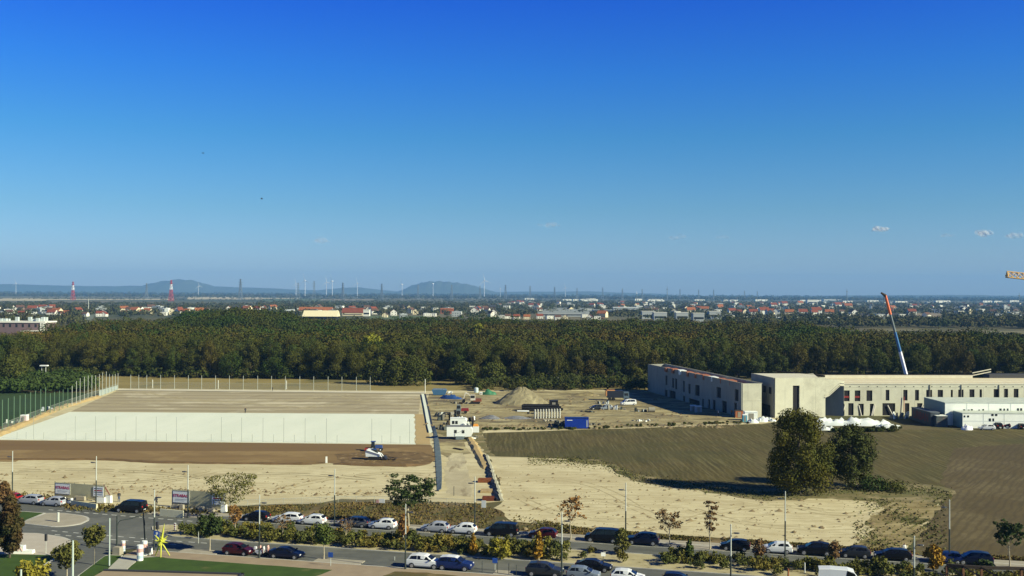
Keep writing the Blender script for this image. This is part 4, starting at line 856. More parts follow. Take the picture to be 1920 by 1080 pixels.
# ------------------------------------------------------------------ site office containers
m_teal = mat('shaded_container_side', (.16, .26, .27), .6); m_cwhite = mat('container_white', (.88, .90, .82), .5, c2=(.82, .84, .77), scale=.8); m_croof = mat('container_roof', (.62, .66, .54), .7, c2=(.46, .50, .44), scale=.5)  # teal: shade of the white containers' end walls put into the colour
m_glass = mat('dark_glass', (.02, .025, .03), .12, spec=.6)
def container(label, x0, x1, y0, D0, side, h, wins, name='site_container', levels=1, fm=None):
    """container stack: front from column x0 to x1 at depth D0, 'side' metres deep; wins (px0,px1,py0,py1)"""
    a = atD(x0, 700, D0); b = atD(x1, 700, D0); t = empty(name, (a.x, D0, 0), 0, label, 'container'); Lx = b.x-a.x
    mb = MB(); mb.box(0, Lx, 0, side, .1, h); mb.build('front_panel', fm or m_cwhite, t)
    mb = MB(); mb.box(-.06, -.002, .05, side-.05, .1, h-.05); mb.build('side_panel', m_teal, t)
    mb = MB(); mb.box(-.1, Lx+.1, -.1, side+.1, h+.002, h+.16); mb.build('roof', m_croof, t)
    mb = MB()
    for k in range(1, levels): mb.box(0, Lx, -.03, -.003, h*k/levels-.08, h*k/levels+.08)
    n = max(1, int(round(Lx/6)))
    for k in range(n+1): q = Lx*k/n; mb.box(q-.07 if k else 0, q+.07 if k < n else Lx, -.035, -.004, .1, h-.02)
    mb.build('frame', mat('container_frame', (.62, .65, .62), .5) if 'container_frame' not in MATS else MATS['container_frame'], t)
    for (px0, px1, py0, py1) in wins:
        p0 = atD(px0, py1, D0); p1 = atD(px1, py0, D0); mb = MB(); mb.box(p0.x-a.x, p1.x-a.x, -.05, -.006, max(.15, p0.z), p1.z); mb.build('window', m_glass, t)
    return t
wrow = [(1806, 1810, 767.5, 770), (1814.5, 1818, 768, 771.5), (1820.5, 1824, 767, 773), (1828, 1831, 770.5, 773), (1834.5, 1837.5, 768, 773), (1842, 1845, 767, 773), (1848, 1851, 770, 772.5), (1854.5, 1858, 770, 772), (1861, 1865, 769.8, 772), (1874, 1878, 766, 772), (1881.5, 1884.5, 766, 772), (1888, 1891, 766, 772), (1907, 1910.5, 765.5, 771), (1913, 1916.5, 765.5, 771)]
Dc = 270.0
container('longest white stacked site office with a row of small windows below its roof', 1772, 2060, 0, 276, 14, 6.1, wrow, levels=2)
container('white two-high site office block in front, its end tinted teal as shade', 1805, 2040, 0, Dc, 5.7, 3.95, [(1807, 1810, 779, 782.5), (1813.5, 1817, 779, 782.5), (1854, 1858, 784.5, 790), (1861, 1864, 784.5, 790), (1859, 1863, 776, 780), (1866, 1870, 776, 780)], levels=2)
tb = empty('advertising_container', (0, 0, 0), 0, 'dark container with faded red lettering beside the white site offices', 'container')
p0, p1 = at(1709, 788), at(1745, 799); d = (p1-p0).normalized(); nb = Vector((-d.y, d.x, 0)); LB = (p1-p0).length
mb = MB(); mb.prism([(v.x, v.y) for v in (p0, p1, p1+nb*2.4, p0+nb*2.4)], .1, 3.6); mb.build('body', mat('dark_blue_grey_panel', (.055, .075, .09), .6, c2=(.04, .05, .065), scale=.5), tb)
mb = MB(); mb.prism([(v.x, v.y) for v in (p0-nb*.1-d*.1, p1-nb*.1+d*.1, p1+nb*2.5, p0+nb*2.5)], 3.602, 3.75); mb.build('roof', mat('grey_blue_roof', (.12, .14, .16), .7), tb)
def text3d(txt, size, m, parent, M4, name='lettering', ext=.01):
    cu = bpy.data.curves.new('t', 'FONT'); cu.body = txt; cu.size = size; cu.extrude = ext; cu.align_x = 'CENTER'; cu.align_y = 'CENTER'; cu.offset = .02*size
    o = bpy.data.objects.new('t', cu); COL.objects.link(o); bpy.context.view_layer.update()
    me = bpy.data.meshes.new_from_object(o.evaluated_get(bpy.context.evaluated_depsgraph_get())); bpy.data.objects.remove(o); me.materials.clear(); me.materials.append(m); me.name = name
    me.transform(M4); return link(name, me, parent)
def face_mat(c, d, up=Vector((0, 0, 1))):
    """matrix that puts text (x right, y up) on a vertical face through c whose right direction is d"""
    n = d.cross(up).normalized(); R_ = Matrix((d, up, n)).transposed().to_4x4(); return Matrix.Translation(c) @ R_
text3d('URBAN', 3.0, mat('faded_red_letters', (.20, .055, .05), .8), tb, face_mat((p0+p1)/2-nb*.03+Vector((0, 0, 1.9)), d))
# crates, tanks and a teal drum under the shaded office end
def simple(name, label, cat, px, py, fn, rz=0, group=None):
    g = at(px, py); t = empty(name, g, rz, label, cat, group); fn(t); return t
def pallet_stack(col, n=4, w=1.4, h=.9, m2=None):
    def f(t):
        mb = MB(); [mb.box(-w/2+random.uniform(-.1, .1), w/2, -w/2, w/2, i*h*.25+.02*i, i*h*.25+h*.22+.02*i) for i in range(n)]; mb.build('stack', col, t)
        mb = MB(); mb.box(-w/2, w/2, -w/2, w/2, n*h*.25+.08, n*h*.25+.16); mb.build('cover', m2 or m_white, t)
    return f
simple('pallet_stack', 'tall white bundled stack before the shaded office end', 'stack', 1780, 797, pallet_stack(m_white, 8, 1.6, 2.2))
simple('pallet_stack', 'dark pallet stack under the lettered container', 'stack', 1762, 799, pallet_stack(mat('mixed_crates', (.16, .12, .10), .8, c2=(.05, .10, .12), scale=1.2), 7, 3.0, 1.6))
def drum(col, r=.9, h=2.0):
    def f(t): mb = MB(); mb.tube((0, 0, 0), (0, 0, h), r, r, 18); mb.build('shell', col, t); mb = MB(); mb.tube((0, 0, h+.002), (0, 0, h+.12), r*.7, r*.6, 14); mb.build('lid', m_white, t)
    return f
simple('tank', 'teal round tank between pallet stacks by the site offices', 'tank', 1772, 794, drum(mat('teal_plastic', (.03, .20, .26), .5), 1.0, 2.0))
def blob(mb, L, Wd, h, seed, n=22, m=9):
    rg = random.Random(seed); prof = [rg.uniform(.6, 1) for _ in range(n+1)]
    rings = []
    for i in range(n+1):
        t = i/n; e = math.sin(math.pi*min(1, max(0.02, t)))**.45; x = (t-.5)*L; rings.append([Vector((x+rg.uniform(-.1, .1), -Wd/2*e*math.cos(math.pi*k/(m-1)), max(0, h*e*prof[i]*math.sin(math.pi*k/(m-1))**.7+rg.uniform(-.2, .2)*h*(0 < k < m-1)))) for k in range(m)])
    mb.loft(rings, cap=True, closed=False)
m_tarp = mat('white_tarpaulin', (.76, .79, .76), .6, c2=(.66, .70, .68), scale=.6)
for (px, py, L, h, lb, sd) in ((1543, 797, 15, 2.0, 'white tarpaulin heap behind the tallest tree', 3), (1612, 797, 17, 2.1, 'long white tarpaulin covered mound below the facade', 5), (1665, 802, 7.5, 1.2, 'low right end of the white covered material by the long facade', 8), (1542, 806, 6.5, 1.2, 'small loose white sheet lying in front of the tarpaulin heap', 9)):
    g = at(px, py); mb = MB(); blob(mb, L, 4.5 if h > 2 else 2.6, h, sd); o = mb.build('tarpaulin_mound', m_tarp, None, g, rad(-3), True); tag(o, lb, 'tarpaulin')
for i, (px, py, L, h) in enumerate(((1412, 793, 3.2, 1.3), (1428, 791, 3.4, 1.5), (1440, 789, 2.6, 1.2), (1448, 790, 2.2, .8))):
    g = at(px, py); mb = MB(); blob(mb, L, 1.8, h, 20+i, 9, 6); tag(mb.build('white_bag', m_tarp, None, g), ['crumpled white bag nearest the sunlit end wall', 'tallest crumpled white bag of the heap between the blocks', 'third crumpled white bag from the sunlit end wall', 'flattest white bag, beside the taller concrete block'][i], 'bag')
g = at(1813, 806); mb = MB(); blob(mb, 3.0, 2.0, 1.5, 40, 9, 7); tag(mb.build('white_bag', mat('bright_white_sack', (.85, .84, .88), .6), None, g, 0, True), 'bright white sack at the corner of the front site office', 'bag')
def boxy(col, w, dp, h, lid=None):
    def f(t):
        mb = MB(); mb.box(-w/2, w/2, -dp/2, dp/2, .05, h, taper=.03); mb.build('body', col, t)
        mb = MB(); mb.box(-w/2-.06, w/2+.06, -dp/2-.06, dp/2+.06, h+.002, h+.14, taper=.1); mb.build('lid', lid or m_white, t)
        mb = MB(); mb.box(-w*.2, w*.2, -dp/2-.03, -dp/2-.003, .2, h*.85); mb.build('door', m_joint, t)
    return f
simple('storage_box', 'white storage box in front of the sunlit end wall', 'box', 1407, 788, boxy(m_cwhite, 3.6, 2, 2.4)); simple('portable_toilet', 'blue and white toilet cabin left of the white storage box', 'toilet', 1396, 791, boxy(mat('cabin_blue', (.10, .35, .45), .5), 1.2, 1.2, 1.9))
simple('storage_box', 'orange-brown container at the shaded foot of the sunlit end', 'box', 1385, 783, boxy(mat('orange_brown', (.36, .12, .05), .7), 2.2, 1.6, 2.0, m_wood_d))
simple('storage_box', 'pale grey crate in the shade of the long side wall, left one', 'box', 1300, 771, boxy(mat('pale_grey', (.30, .33, .36), .6), 1.8, 1.6, 1.7)); simple('storage_box', 'pale grey crate in the shade of the long side wall, right one', 'box', 1309, 773, boxy(MATS['pale_grey'], 1.9, 1.6, 1.8))
simple('crate', 'small white crate on the sunny edge of the wing shadow', 'box', 1284, 748, boxy(m_white, .9, .9, 1.2))
# ------------------------------------------------------------------ vehicles
m_tyre = MATS['rubber']; m_rim = mat('wheel_rim', (.45, .45, .46), .35, metal=.6); m_glz = mat('car_glass', (.008, .010, .012), .08, spec=.4)
m_head = mat('headlight_glass', (.80, .80, .78), .15, spec=.6); m_tail = mat('tail_light_red', (.38, .02, .015), .25); m_trim = mat('black_trim', (.02, .02, .022), .5)
_pc = {}
def paint(name, c):
    if name not in _pc: _pc[name] = mat('car_paint_'+name, c, .30, coat=.06, spec=.3)
    return _pc[name]
# profiles: (x, lower z, belt z, half width) ; cabin: (x, roof z, half width at the roof)
KIND = {
 'hatch': dict(L=4.1, b=[(-2.05, .45, .82, .74), (-1.95, .30, 1.0, .84), (-1.2, .22, 1.02, .88), (.55, .22, .98, .88), (1.3, .22, .92, .87), (1.85, .25, .80, .82), (2.05, .38, .62, .70)], c=[(-1.98, 1.0, .74), (-1.55, 1.42, .62), (-.9, 1.50, .64), (.0, 1.48, .64), (.35, 1.38, .62), (1.15, .95, .76)]),
 'saloon': dict(L=4.6, b=[(-2.3, .50, .90, .74), (-2.2, .32, 1.02, .84), (-1.3, .22, 1.02, .89), (.6, .22, .96, .89), (1.45, .22, .90, .88), (2.1, .25, .76, .82), (2.3, .38, .60, .70)], c=[(-1.85, 1.02, .72), (-1.05, 1.38, .60), (-.5, 1.43, .62), (.1, 1.42, .62), (.4, 1.34, .60), (1.25, .94, .76)]),
 'estate': dict(L=4.7, b=[(-2.35, .48, .9, .76), (-2.25, .30, 1.02, .86), (-1.3, .22, 1.04, .90), (.7, .22, .98, .90), (1.5, .22, .92, .88), (2.15, .25, .78, .82), (2.35, .38, .60, .70)], c=[(-2.22, 1.02, .76), (-1.8, 1.42, .66), (-.9, 1.50, .66), (.1, 1.48, .66), (.45, 1.40, .64), (1.35, .95, .78)]),
 'suv': dict(L=4.6, b=[(-2.3, .50, 1.0, .80), (-2.2, .36, 1.12, .90), (-1.3, .28, 1.14, .93), (.6, .28, 1.10, .93), (1.4, .28, 1.06, .92), (2.1, .32, .94, .88), (2.3, .45, .72, .76)], c=[(-2.2, 1.12, .80), (-1.85, 1.58, .68), (-1.0, 1.70, .70), (.1, 1.68, .70), (.45, 1.58, .68), (1.2, 1.10, .82)]),
 'van': dict(L=4.9, b=[(-2.45, .45, 1.1, .88), (-2.4, .32, 1.2, .93), (-1.4, .25, 1.2, .95), (.9, .25, 1.16, .95), (1.7, .25, 1.08, .93), (2.3, .30, .94, .86), (2.45, .42, .72, .76)], c=[(-2.42, 1.18, .88), (-2.3, 1.84, .78), (-1.2, 1.92, .78), (.5, 1.90, .78), (.95, 1.80, .76), (1.75, 1.1, .84)]),
 'bigvan': dict(L=5.6, b=[(-2.8, .45, 1.2, .94), (-2.75, .35, 1.35, .98), (-1.4, .28, 1.4, 1.0), (1.3, .28, 1.4, 1.0), (2.0, .28, 1.25, .98), (2.6, .32, 1.05, .92), (2.8, .45, .8, .82)], c=[(-2.78, 1.3, .94), (-2.7, 2.45, .86), (-1.4, 2.55, .86), (.6, 2.52, .86), (1.25, 2.35, .84), (2.1, 1.25, .90)]),
}
def make_car(kind, pm, label, cat, loc, rz, group=None, roof=None, name='parked_car'):
    K = KIND[kind]; t = empty(name, loc, rz, label, cat, group); big = kind == 'bigvan'; wr = .36 if kind in ('suv', 'van', 'bigvan') else .32
    mb = MB(); rings = []
    for x, z0, zb, w in K['b']:
        rings.append([Vector((x, y, z)) for y, z in ((-w*.9, z0), (-w, z0+.16), (-w*1.0, (z0+zb)/2+.05), (-w*.96, zb-.05), (-w*.86, zb), (w*.86, zb), (w*.96, zb-.05), (w, (z0+zb)/2+.05), (w, z0+.16), (w*.9, z0))])
    mb.loft(rings)
    cab = []
    for i, (x, zr, w) in enumerate(K['c']):
        bz = np.interp(x, [b[0] for b in K['b']], [b[2] for b in K['b']])-.03; bw = np.interp(x, [b[0] for b in K['b']], [b[3] for b in K['b']])*.93
        zt = max(zr, bz+.02); cab.append([Vector((x, y, z)) for y, z in ((-bw, bz), (-w, zt-.05), (-w*.86, zt), (w*.86, zt), (w, zt-.05), (bw, bz))])
    mb.loft(cab, 0); body = mb.build('body', pm, t, smooth=False)
    # rear and front glass follow the slopes of the cabin, side glass between the pillars
    c = K['c']
    def slope(i, j, nm, e):
        (x0, z0, w0), (x1, z1, w1) = c[i], c[j]; a = Vector((x0, 0, z0)); b = Vector((x1, 0, z1)); a2 = a.lerp(b, .12); b2 = a.lerp(b, .9); n_ = Vector((z1-z0, 0, x0-x1)).normalized()*.012*e
        q = MB(); wa, wb = (w0+(w1-w0)*.12)*.86, (w0+(w1-w0)*.9)*.84; q.poly([(a2.x+n_.x, -wa, a2.z+n_.z), (a2.x+n_.x, wa, a2.z+n_.z), (b2.x+n_.x, wb, b2.z+n_.z), (b2.x+n_.x, -wb, b2.z+n_.z)]); return q.build(nm, m_glz, t)
    slope(0, 1, 'rear_window', -1); slope(5, 4, 'windscreen', 1)
    for sd in (-1, 1):
        q = MB()
        segs = [(c[0][0]+.35, c[3][0]-.95), (c[3][0]-.87, c[4][0]-.02)] if kind not in ('saloon',) else [(c[1][0]-.15, c[2][0]+.05), (c[2][0]+.13, c[4][0]-.02)]
        if big: segs = [(c[3][0]-.3, c[4][0]+.1)]
        for k, (xa, xb) in enumerate(segs):
            def side(x, f):
                bz = np.interp(x, [b[0] for b in K['b']], [b[2] for b in K['b']]); bw = np.interp(x, [b[0] for b in K['b']], [b[3] for b in K['b']])*.93; zr = np.interp(x, [v_[0] for v_ in c], [v_[1] for v_ in c])-.05; w = np.interp(x, [v_[0] for v_ in c], [v_[2] for v_ in c]); z = bz+.04+(zr-bz-.07)*f; g = (z-bz+.03)/max(.05, zr-bz+.03)
                return (x, sd*(bw+(w-bw)*min(1, g)+.014), z)
            pts = [side(xa, 0), side(xb+(.45 if k == len(segs)-1 else 0), 0), side(xb, 1), side(xa+(.22 if k == 0 and kind != 'saloon' else 0), 1)]
            q.poly(pts if sd < 0 else pts[::-1])
        q.build('side_window', m_glz, t)
    xw = (K['L']/2-.85, -K['L']/2+.80)
    for x in xw:
        for sd in (-1, 1):
            wd = np.interp(x, [b[0] for b in K['b']], [b[3] for b in K['b']])
            q = MB(); q.tube((0, -.11, 0), (0, .11, 0), wr, wr, 16); wh = q.build('wheel', m_tyre, t, (x, sd*(wd-.06), wr))
            q = MB(); q.tube((0, sd*.112, 0), (0, sd*.125, 0), wr*.62, wr*.55, 10); q.build('rim', m_rim, wh)
    xf = K['L']/2; zf = K['b'][-2][2]
    for sd in (-1, 1):
        q = MB(); q.box(xf-.22, xf-.06, sd*.62-.15, sd*.62+.15, zf-.20, zf-.04); q.build('headlight', m_head, t)
        q = MB(); q.box(-xf-.012, -xf+.1, sd*.66-.12, sd*.66+.12, K['b'][1][2]-.26, K['b'][1][2]-.04); q.build('tail_light', m_tail, t)
        q = MB(); q.box(K['c'][5][0]-.35, K['c'][5][0]-.15, sd*(K['b'][3][3]+.02)-.09, sd*(K['b'][3][3]+.02)+.09, K['b'][3][2]+.0, K['b'][3][2]+.14); q.build('wing_mirror', m_trim, t)
    q = MB(); q.box(-xf+.0-.014, -xf+.05, -.26, .26, .48, .60); q.build('number_plate', m_white, t)
    if roof:
        q = MB(); r = [(x, z, w) for x, z, w in c[1:5]]; q.loft([[Vector((x, -w*.9, z+.004)), Vector((x, -w*.8, z+.03)), Vector((x, w*.8, z+.03)), Vector((x, w*.9, z+.004))] for x, z, w in r]); q.build('roof', roof, t)
    return t
PT = {k: paint(k, v) for k, v in dict(black=(.006, .006, .008), white=(.72, .73, .72), silver=(.36, .37, .40), greyblue=(.16, .19, .23), grey=(.13, .13, .135), darkblue=(.008, .014, .05), maroon=(.050, .006, .010), red=(.30, .012, .012), navy=(.005, .008, .026), dgrey=(.022, .025, .030), midblue=(.010, .022, .10)).items()}
RF = rad(180)+TH; RN = TH
FAR = [(16, 'hatch', 'red', 'bright red car half hidden behind the tree at the left edge'), (51, 'estate', 'silver', 'silver car at the left, first of the two silver ones'), (98, 'hatch', 'silver', 'silver hatchback beside the parked motorcycle at the left'),
 (477, 'hatch', 'black', 'black hatchback behind the lamp post, left of the white cars'), (536, 'estate', 'white', 'white estate car partly behind a bare sapling'), (583, 'hatch', 'white', 'clean white hatchback left of the weeds and the tall lamp post'), (661, 'estate', 'grey', 'grey estate car with the bare reddish sapling before it'), (715, 'hatch', 'white', 'white hatchback left of the broad dark tree'),
 (814, 'hatch', 'silver', 'silver hatchback parked nose to tail with a white one'), (865, 'hatch', 'white', 'white hatchback right behind the silver one by the verge'), (938, 'van', 'black', 'black people carrier right of the orange tree'), (1016, 'hatch', 'maroon', 'dark red car behind the narrow orange tree'),
 (1128, 'van', 'black', 'long black people carrier left of the olive bush tree'), (1204, 'suv', 'navy', 'navy car right of the olive bush tree'), (1378, 'hatch', 'black', 'black hatchback left of the single white hatchback'), (1457, 'hatch', 'white', 'white hatchback alone among black cars at the right'), (1528, 'suv', 'black', 'black car right of the white hatchback'),
 (1603, 'hatch', 'dgrey', 'dark grey hatchback behind the white van roof'), (1675, 'estate', 'black', 'long black estate car left of the lamp post at the right'), (1776, 'hatch', 'midblue', 'blue car almost hidden by the orange-brown tree'), (1828, 'suv', 'navy', 'dark blue car at the far right end of the row')]
by = {16: 942, 51: 946, 98: 949}
for px, kd, pc, lb in FAR:
    # nearest wheels stand on the parking line
    u, v = uvof(px, by.get(px, 978+(px-477)*(1062-978)/(1825-477)))
    vv = 1.25 + random.uniform(-.1, .12)
    if px < 120: vv = 1.0
    p = rd(u, vv, .064); make_car(kd, PT[pc], lb, 'car', p, RF+rad(random.uniform(-1, 1)), 'cars parked nose left along the far kerb')
p = rd(uvof(238, 963)[0], 1.0, .064); make_car('van', PT['black'], 'black van driving past between the two banner hoardings', 'van', p, RF, name='van')
NEAR = [(448, 1040, 'hatch', 'maroon', 'maroon hatchback beside the green lawn', None), (537, 1047, 'saloon', 'navy', 'dark blue saloon behind the parked scooter', None), (793, 1068, 'suv', 'white', 'white estate car parked on the near side of the road', None), (850, 1072, 'suv', 'midblue', 'blue car with a white roof', 'white'), (1015, 1089, 'suv', 'dgrey', 'dark grey-blue car left of the bottom lamp post', None),
 (1088, 1096, 'hatch', 'greyblue', 'grey-blue car cut off by the bottom edge beside a black one', None), (1172, 1104, 'hatch', 'white', 'white car showing only its roof at the bottom edge', None), (1270, 1108, 'hatch', 'navy', 'dark car showing only a sliver of roof at the bottom edge', None), (1838, 1119, 'suv', 'white', 'white car roof showing below the wooden pergola', None)]
for px, py, kd, pc, lb, rf in NEAR:
    u, v = uvof(px, py); p = rd(u, -17.85, .064); make_car(kd, PT[pc], lb, 'car', p, RN+rad(random.uniform(-1, 1)), 'cars parked nose right along the near kerb', PT[rf] if rf else None)
u, v = uvof(1108, 1080); make_car('saloon', PT['black'], 'black saloon driving on the near roadway beside the bottom lamp post', 'car', rd(u, -13.9, .064), RN, name='moving_car')
g = at(1579, 1106); g.z = .064; make_car('bigvan', PT['white'], 'white delivery van with a high roof at the bottom edge', 'van', g, RN, name='delivery_van')
# distant cars beside the site offices
for px, py, kd, pc, lb, r in ((1833, 801, 'hatch', 'silver', 'silver car nearest the front corner of the white site offices', 8), (1850, 806, 'hatch', 'white', 'white car lowest on the grass before the site offices', 170), (1868, 803, 'suv', 'black', 'black car below the red object at the site offices', 90), (1884, 802, 'suv', 'navy', 'dark blue car right of the red object at the site offices', 80), (1902, 801, 'estate', 'silver', 'silver estate near the right edge at the site offices', 75), (1914, 804, 'hatch', 'black', 'dark car at the right edge below the site offices', 85)):
    g = at(px, py); make_car(kd, PT[pc], lb, 'car', g, rad(r), 'cars parked below the site offices')
g = at(1178, 760); make_car('van', PT['white'], 'white pickup van by the shadow of the long wing', 'van', g, rad(188), name='delivery_van')
g = at(1118, 768); make_car('hatch', PT['dgrey'], 'grey car parked among rubble left of the white pickup', 'car', g, rad(190))
g = at(1128, 756); make_car('hatch', PT['greyblue'], 'second grey vehicle standing behind the grey car in the gravel yard', 'car', at(1136, 768), rad(200))
# ------------------------------------------------------------------ street lamps
m_pg = mat('lamp_pale_grey', (.50, .52, .46), .55); m_pd = mat('lamp_dark_grey', (.035, .045, .040), .6); m_lh = mat('lamp_head_dark', (.05, .05, .055), .4); m_lens = mat('lamp_lens', (.5, .5, .48), .2)
def lamp(label, g, h, side, split=.52):
    t = empty('street_lamp', g, TH, label, 'street lamp', 'slender two-tone street lamps along the road')
    mb = MB(); mb.tube((0, 0, 0), (0, 0, .35), .14, .14, 10); mb.tube((0, 0, .35), (0, 0, h*split), .10, .095, 10); mb.build('lower_post', m_pd, t)
    mb = MB(); mb.tube((0, 0, h*split), (0, 0, h), .085, .065, 10); mb.tube((0, 0, h), (0, 0, h+.12), .08, .03, 8); mb.build('upper_post', m_pg, t)
    mb = MB(); mb.tube((0, 0, h-.95), (side*.32, 0, h-.95), .035, n=6); mb.build('arm', m_pd, t)
    mb = MB(); mb.loft([[Vector((side*(.3+x), y*w, h-.95+z)) for y, z in ((-1, -.02), (-.6, .10), (.6, .10), (1, -.02))][::int(side)] for x, w in ((0, .10), (.3, .22), (.62, .16), (.72, .05))]); hd = mb.build('lamp_head', m_lh, t)
    mb = MB(); a_, b_ = sorted((side*.45, side*.85)); mb.box(a_, b_, -.12, .12, h-1.0, h-.972); mb.build('lens', m_lens, hd)
    return t
for px, yb, yt, s, lb in ((23, 932, 848, -1, 'street lamp at the left edge, left of the first banner'), (180, 955, 858, -1, 'street lamp in front of the small striped sign on the hoarding'), (352, 972, 875, -1, 'street lamp crossing the right banner hoarding'), (627, 987, 882, -1, 'street lamp between the white and grey cars'),
    (890, 1000, 896, -1, 'street lamp near the stacked timber and white sign board'), (1173, 1022, 908, -1, 'street lamp behind the olive bush tree'), (1472, 1044, 924, -1, 'street lamp below the tallest tree'), (1780, 1058, 940, -1, 'street lamp before the ploughed field'),
    (289, 1032, 921, 1, 'street lamp carrying the blue sign and traffic light at the junction'), (486, 1048, 931, 1, 'street lamp beside the parked scooter'), (760, 1069, 948, 1, 'street lamp left of the white estate car'), (1053, 1092, 964, 1, 'street lamp at the bottom beside the grey-blue car'), (1370, 1115, 986, 1, 'street lamp at the bottom left of the white van'), (1714, 1136, 1008, 1, 'street lamp right of the white van')):
    g = at(px, yb); sc = (yb-hor(px))/35; g.z = .06; lamp(lb, g, (yb-yt)/sc, s, .55)
for px, yb, yt, lb in ((205, 1064, 972, 'pale bare pole on the grass strip beside the side road'), (136, 1100, 1014, 'thick pale green pole at the bottom left in front of a tree'), (39, 1110, 1068, 'short pale green post at the bottom left corner')):
    g = at(px, yb); sc = (yb-hor(px))/35; h = (yb-yt)/sc; t = empty('pole', g, 0, lb, 'pole'); mb = MB(); mb.tube((0, 0, 0), (0, 0, h), .14 if px != 205 else .10, .11 if px != 205 else .08, 10); mb.build('shaft', mat('pale_green_paint', (.45, .52, .46), .5) if 'pale_green_paint' not in MATS else MATS['pale_green_paint'], t); mb = MB(); mb.tube((0, 0, 0), (0, 0, .25), .2, .2, 10); mb.build('foot', m_pd, t)
for px, yb, yt, lb in ((109, 980, 962, 'grey signal cabinet post on the traffic island'), (86, 1040, 1003, 'thin grey traffic pole on the corner pavement'), (372, 1020, 998, 'thin sign post at the end of the median'), (613, 975, 860, None), (928, 1071, 1048, 'thin signpost with small dark sign on the lower kerb'), (620, 1063, 1037, 'signpost with a small blue sign beside the lawn'), (740, 1052, 1045, 'short grey bollard on the near kerb')):
    if lb is None: continue
    g = at(px, yb); g.z = .1; sc = (yb-hor(px))/35; h = (yb-yt)/sc; t = empty('sign_post', g, TH, lb, 'post'); r = .18 if px == 109 else .04
    mb = MB(); mb.tube((0, 0, 0), (0, 0, h), r, r, 8); mb.build('post', m_pg, t)
    if px in (620, 928): mb = MB(); mb.box(-.32, .32, -.06, -.03, h-.62, h); mb.build('sign_plate', mat('sign_blue', (.03, .10, .40), .5) if 'sign_blue' not in MATS else MATS['sign_blue'], t)
    if px == 86: mb = MB(); mb.box(-.14, .14, -.12, .12, h-.9, h); mb.build('signal_head', m_lh, t)
g = at(612, 868.5); t = empty('marker_post', g, 0, 'single white marker post at the edge of the brown soil', 'post'); mb = MB(); mb.box(-.18, .18, -.12, .12, 0, 1.35, taper=.02); mb.build('post', m_white, t)
# traffic light and blue sign fixed on the junction lamp's own short pole
g = at(291, 1034); g.z = .1
t = empty('traffic_light', g+Vector((.35, -.2, 0)), TH, 'traffic light on its post with a blue square sign below, at the crossing', 'traffic light')
mb = MB(); mb.tube((0, 0, 0), (0, 0, 4.0), .05, n=8); mb.build('post', m_pd, t); mb = MB(); mb.box(-.16, .16, -.18, .12, 2.95, 3.95); mb.build('signal_head', m_lh, t); mb = MB(); mb.box(-.42, .42, -.24, -.2, 1.9, 2.75); mb.build('blue_sign', MATS['sign_blue'], t)
mb = MB(); mb.box(-.07, .07, -.245, -.241, 2.05, 2.6); mb.box(.07, .22, -.245, -.241, 2.3, 2.6); mb.build('white_symbol', m_white, t)
# arch of two bent dark posts
t = empty('gateway_arch', (0, 0, 0), 0, 'dark thin gateway of two posts joined by a sagging curved bar, by the plaza', 'gateway')
gl, gr_ = at(219, 1032), at(273, 1029); hl = (1032-968)/((1032-hor(219))/35); hr = (1029-962)/((1029-hor(273))/35)
mb = MB(); mb.tube(gl, gl+Vector((0, 0, hl)), .13, .08, 8); mb.build('post', m_pd, t); mb = MB(); mb.tube(gr_, gr_+Vector((-.35, 0, hr)), .13, .08, 8); mb.build('post', m_pd, t)
pp = [(.0, 3.2), (.05, 3.75), (.12, 4.02), (.3, 4.12), (.5, 4.2), (.68, 4.45), (.8, 4.5), (.9, 4.3), (.95, 3.9), (.975, 3.2)]; mb = MB(); mb.path([gl.lerp(gr_, a)+Vector((0, 0, z)) for a, z in pp], .055); mb.build('curved_bar', m_pd, t)
# advertising pillars, planter, yellow sculpture
m_pink = mat('faded_red_print', (.62, .36, .32), .8); m_bl = mat('faded_blue_print', (.42, .55, .60), .8)
for px, py, h, lb, r in ((262.5, 1053, 2.0, 'tall white pillar with pink print nearest the lawn', .40), (271, 1043, 1.9, 'white and pale blue printed pillar behind the first one', .36), (231, 1037, 1.5, 'small white and orange printed pillar beside the planter', .26)):
    g = at(px, py); g.z = .15; t = empty('printed_pillar', g, 0, lb, 'pillar', 'printed pillars at the plaza entrance'); mb = MB(); mb.tube((0, 0, 0), (0, 0, h), r, r, 16); mb.build('shaft', m_white, t); mb = MB(); mb.tube((0, 0, h*.55), (0, 0, h*.8), r+.004, r+.004, 16, cap=False); mb.build('red_band', m_pink, t); mb = MB(); mb.tube((0, 0, h*.15), (0, 0, h*.35), r+.004, r+.004, 16, cap=False); mb.build('blue_band', m_bl, t)
def bollard_block(px, py, w, d_, h, lb, m=None, cat='block'):
    g = at(px, py); g.z = .12; t = empty('concrete_block', g, TH, lb, cat); mb = MB(); mb.box(-w/2, w/2, -d_/2, d_/2, 0, h, taper=.04); mb.build('block', m or m_kerb, t); mb = MB(); mb.box(-w/2+.1, w/2-.1, -d_/2+.1, d_/2-.1, h+.002, h+.06); mb.build('cap', m_pave, t)
bollard_block(221, 1041, 1.1, .9, .95, 'pale concrete cube beside the plaza entrance', m_pave); bollard_block(281, 1041, .55, .5, .9, 'small white and pink block right of the printed pillars', m_white)
t = empty('trolley', at(276, 1044)+Vector((0, 0, .15)), 0, 'dark cart with folded legs behind the printed pillars', 'cart'); mb = MB(); mb.box(-.3, .3, -.25, .25, .35, 1.1, taper=.06); mb.build('body', m_lh, t)
for sx in (-.25, .25): mb = MB(); mb.tube((sx, 0, .35), (sx*1.8, -.2, 0), .03, n=5); mb.build('leg', m_pg, t)
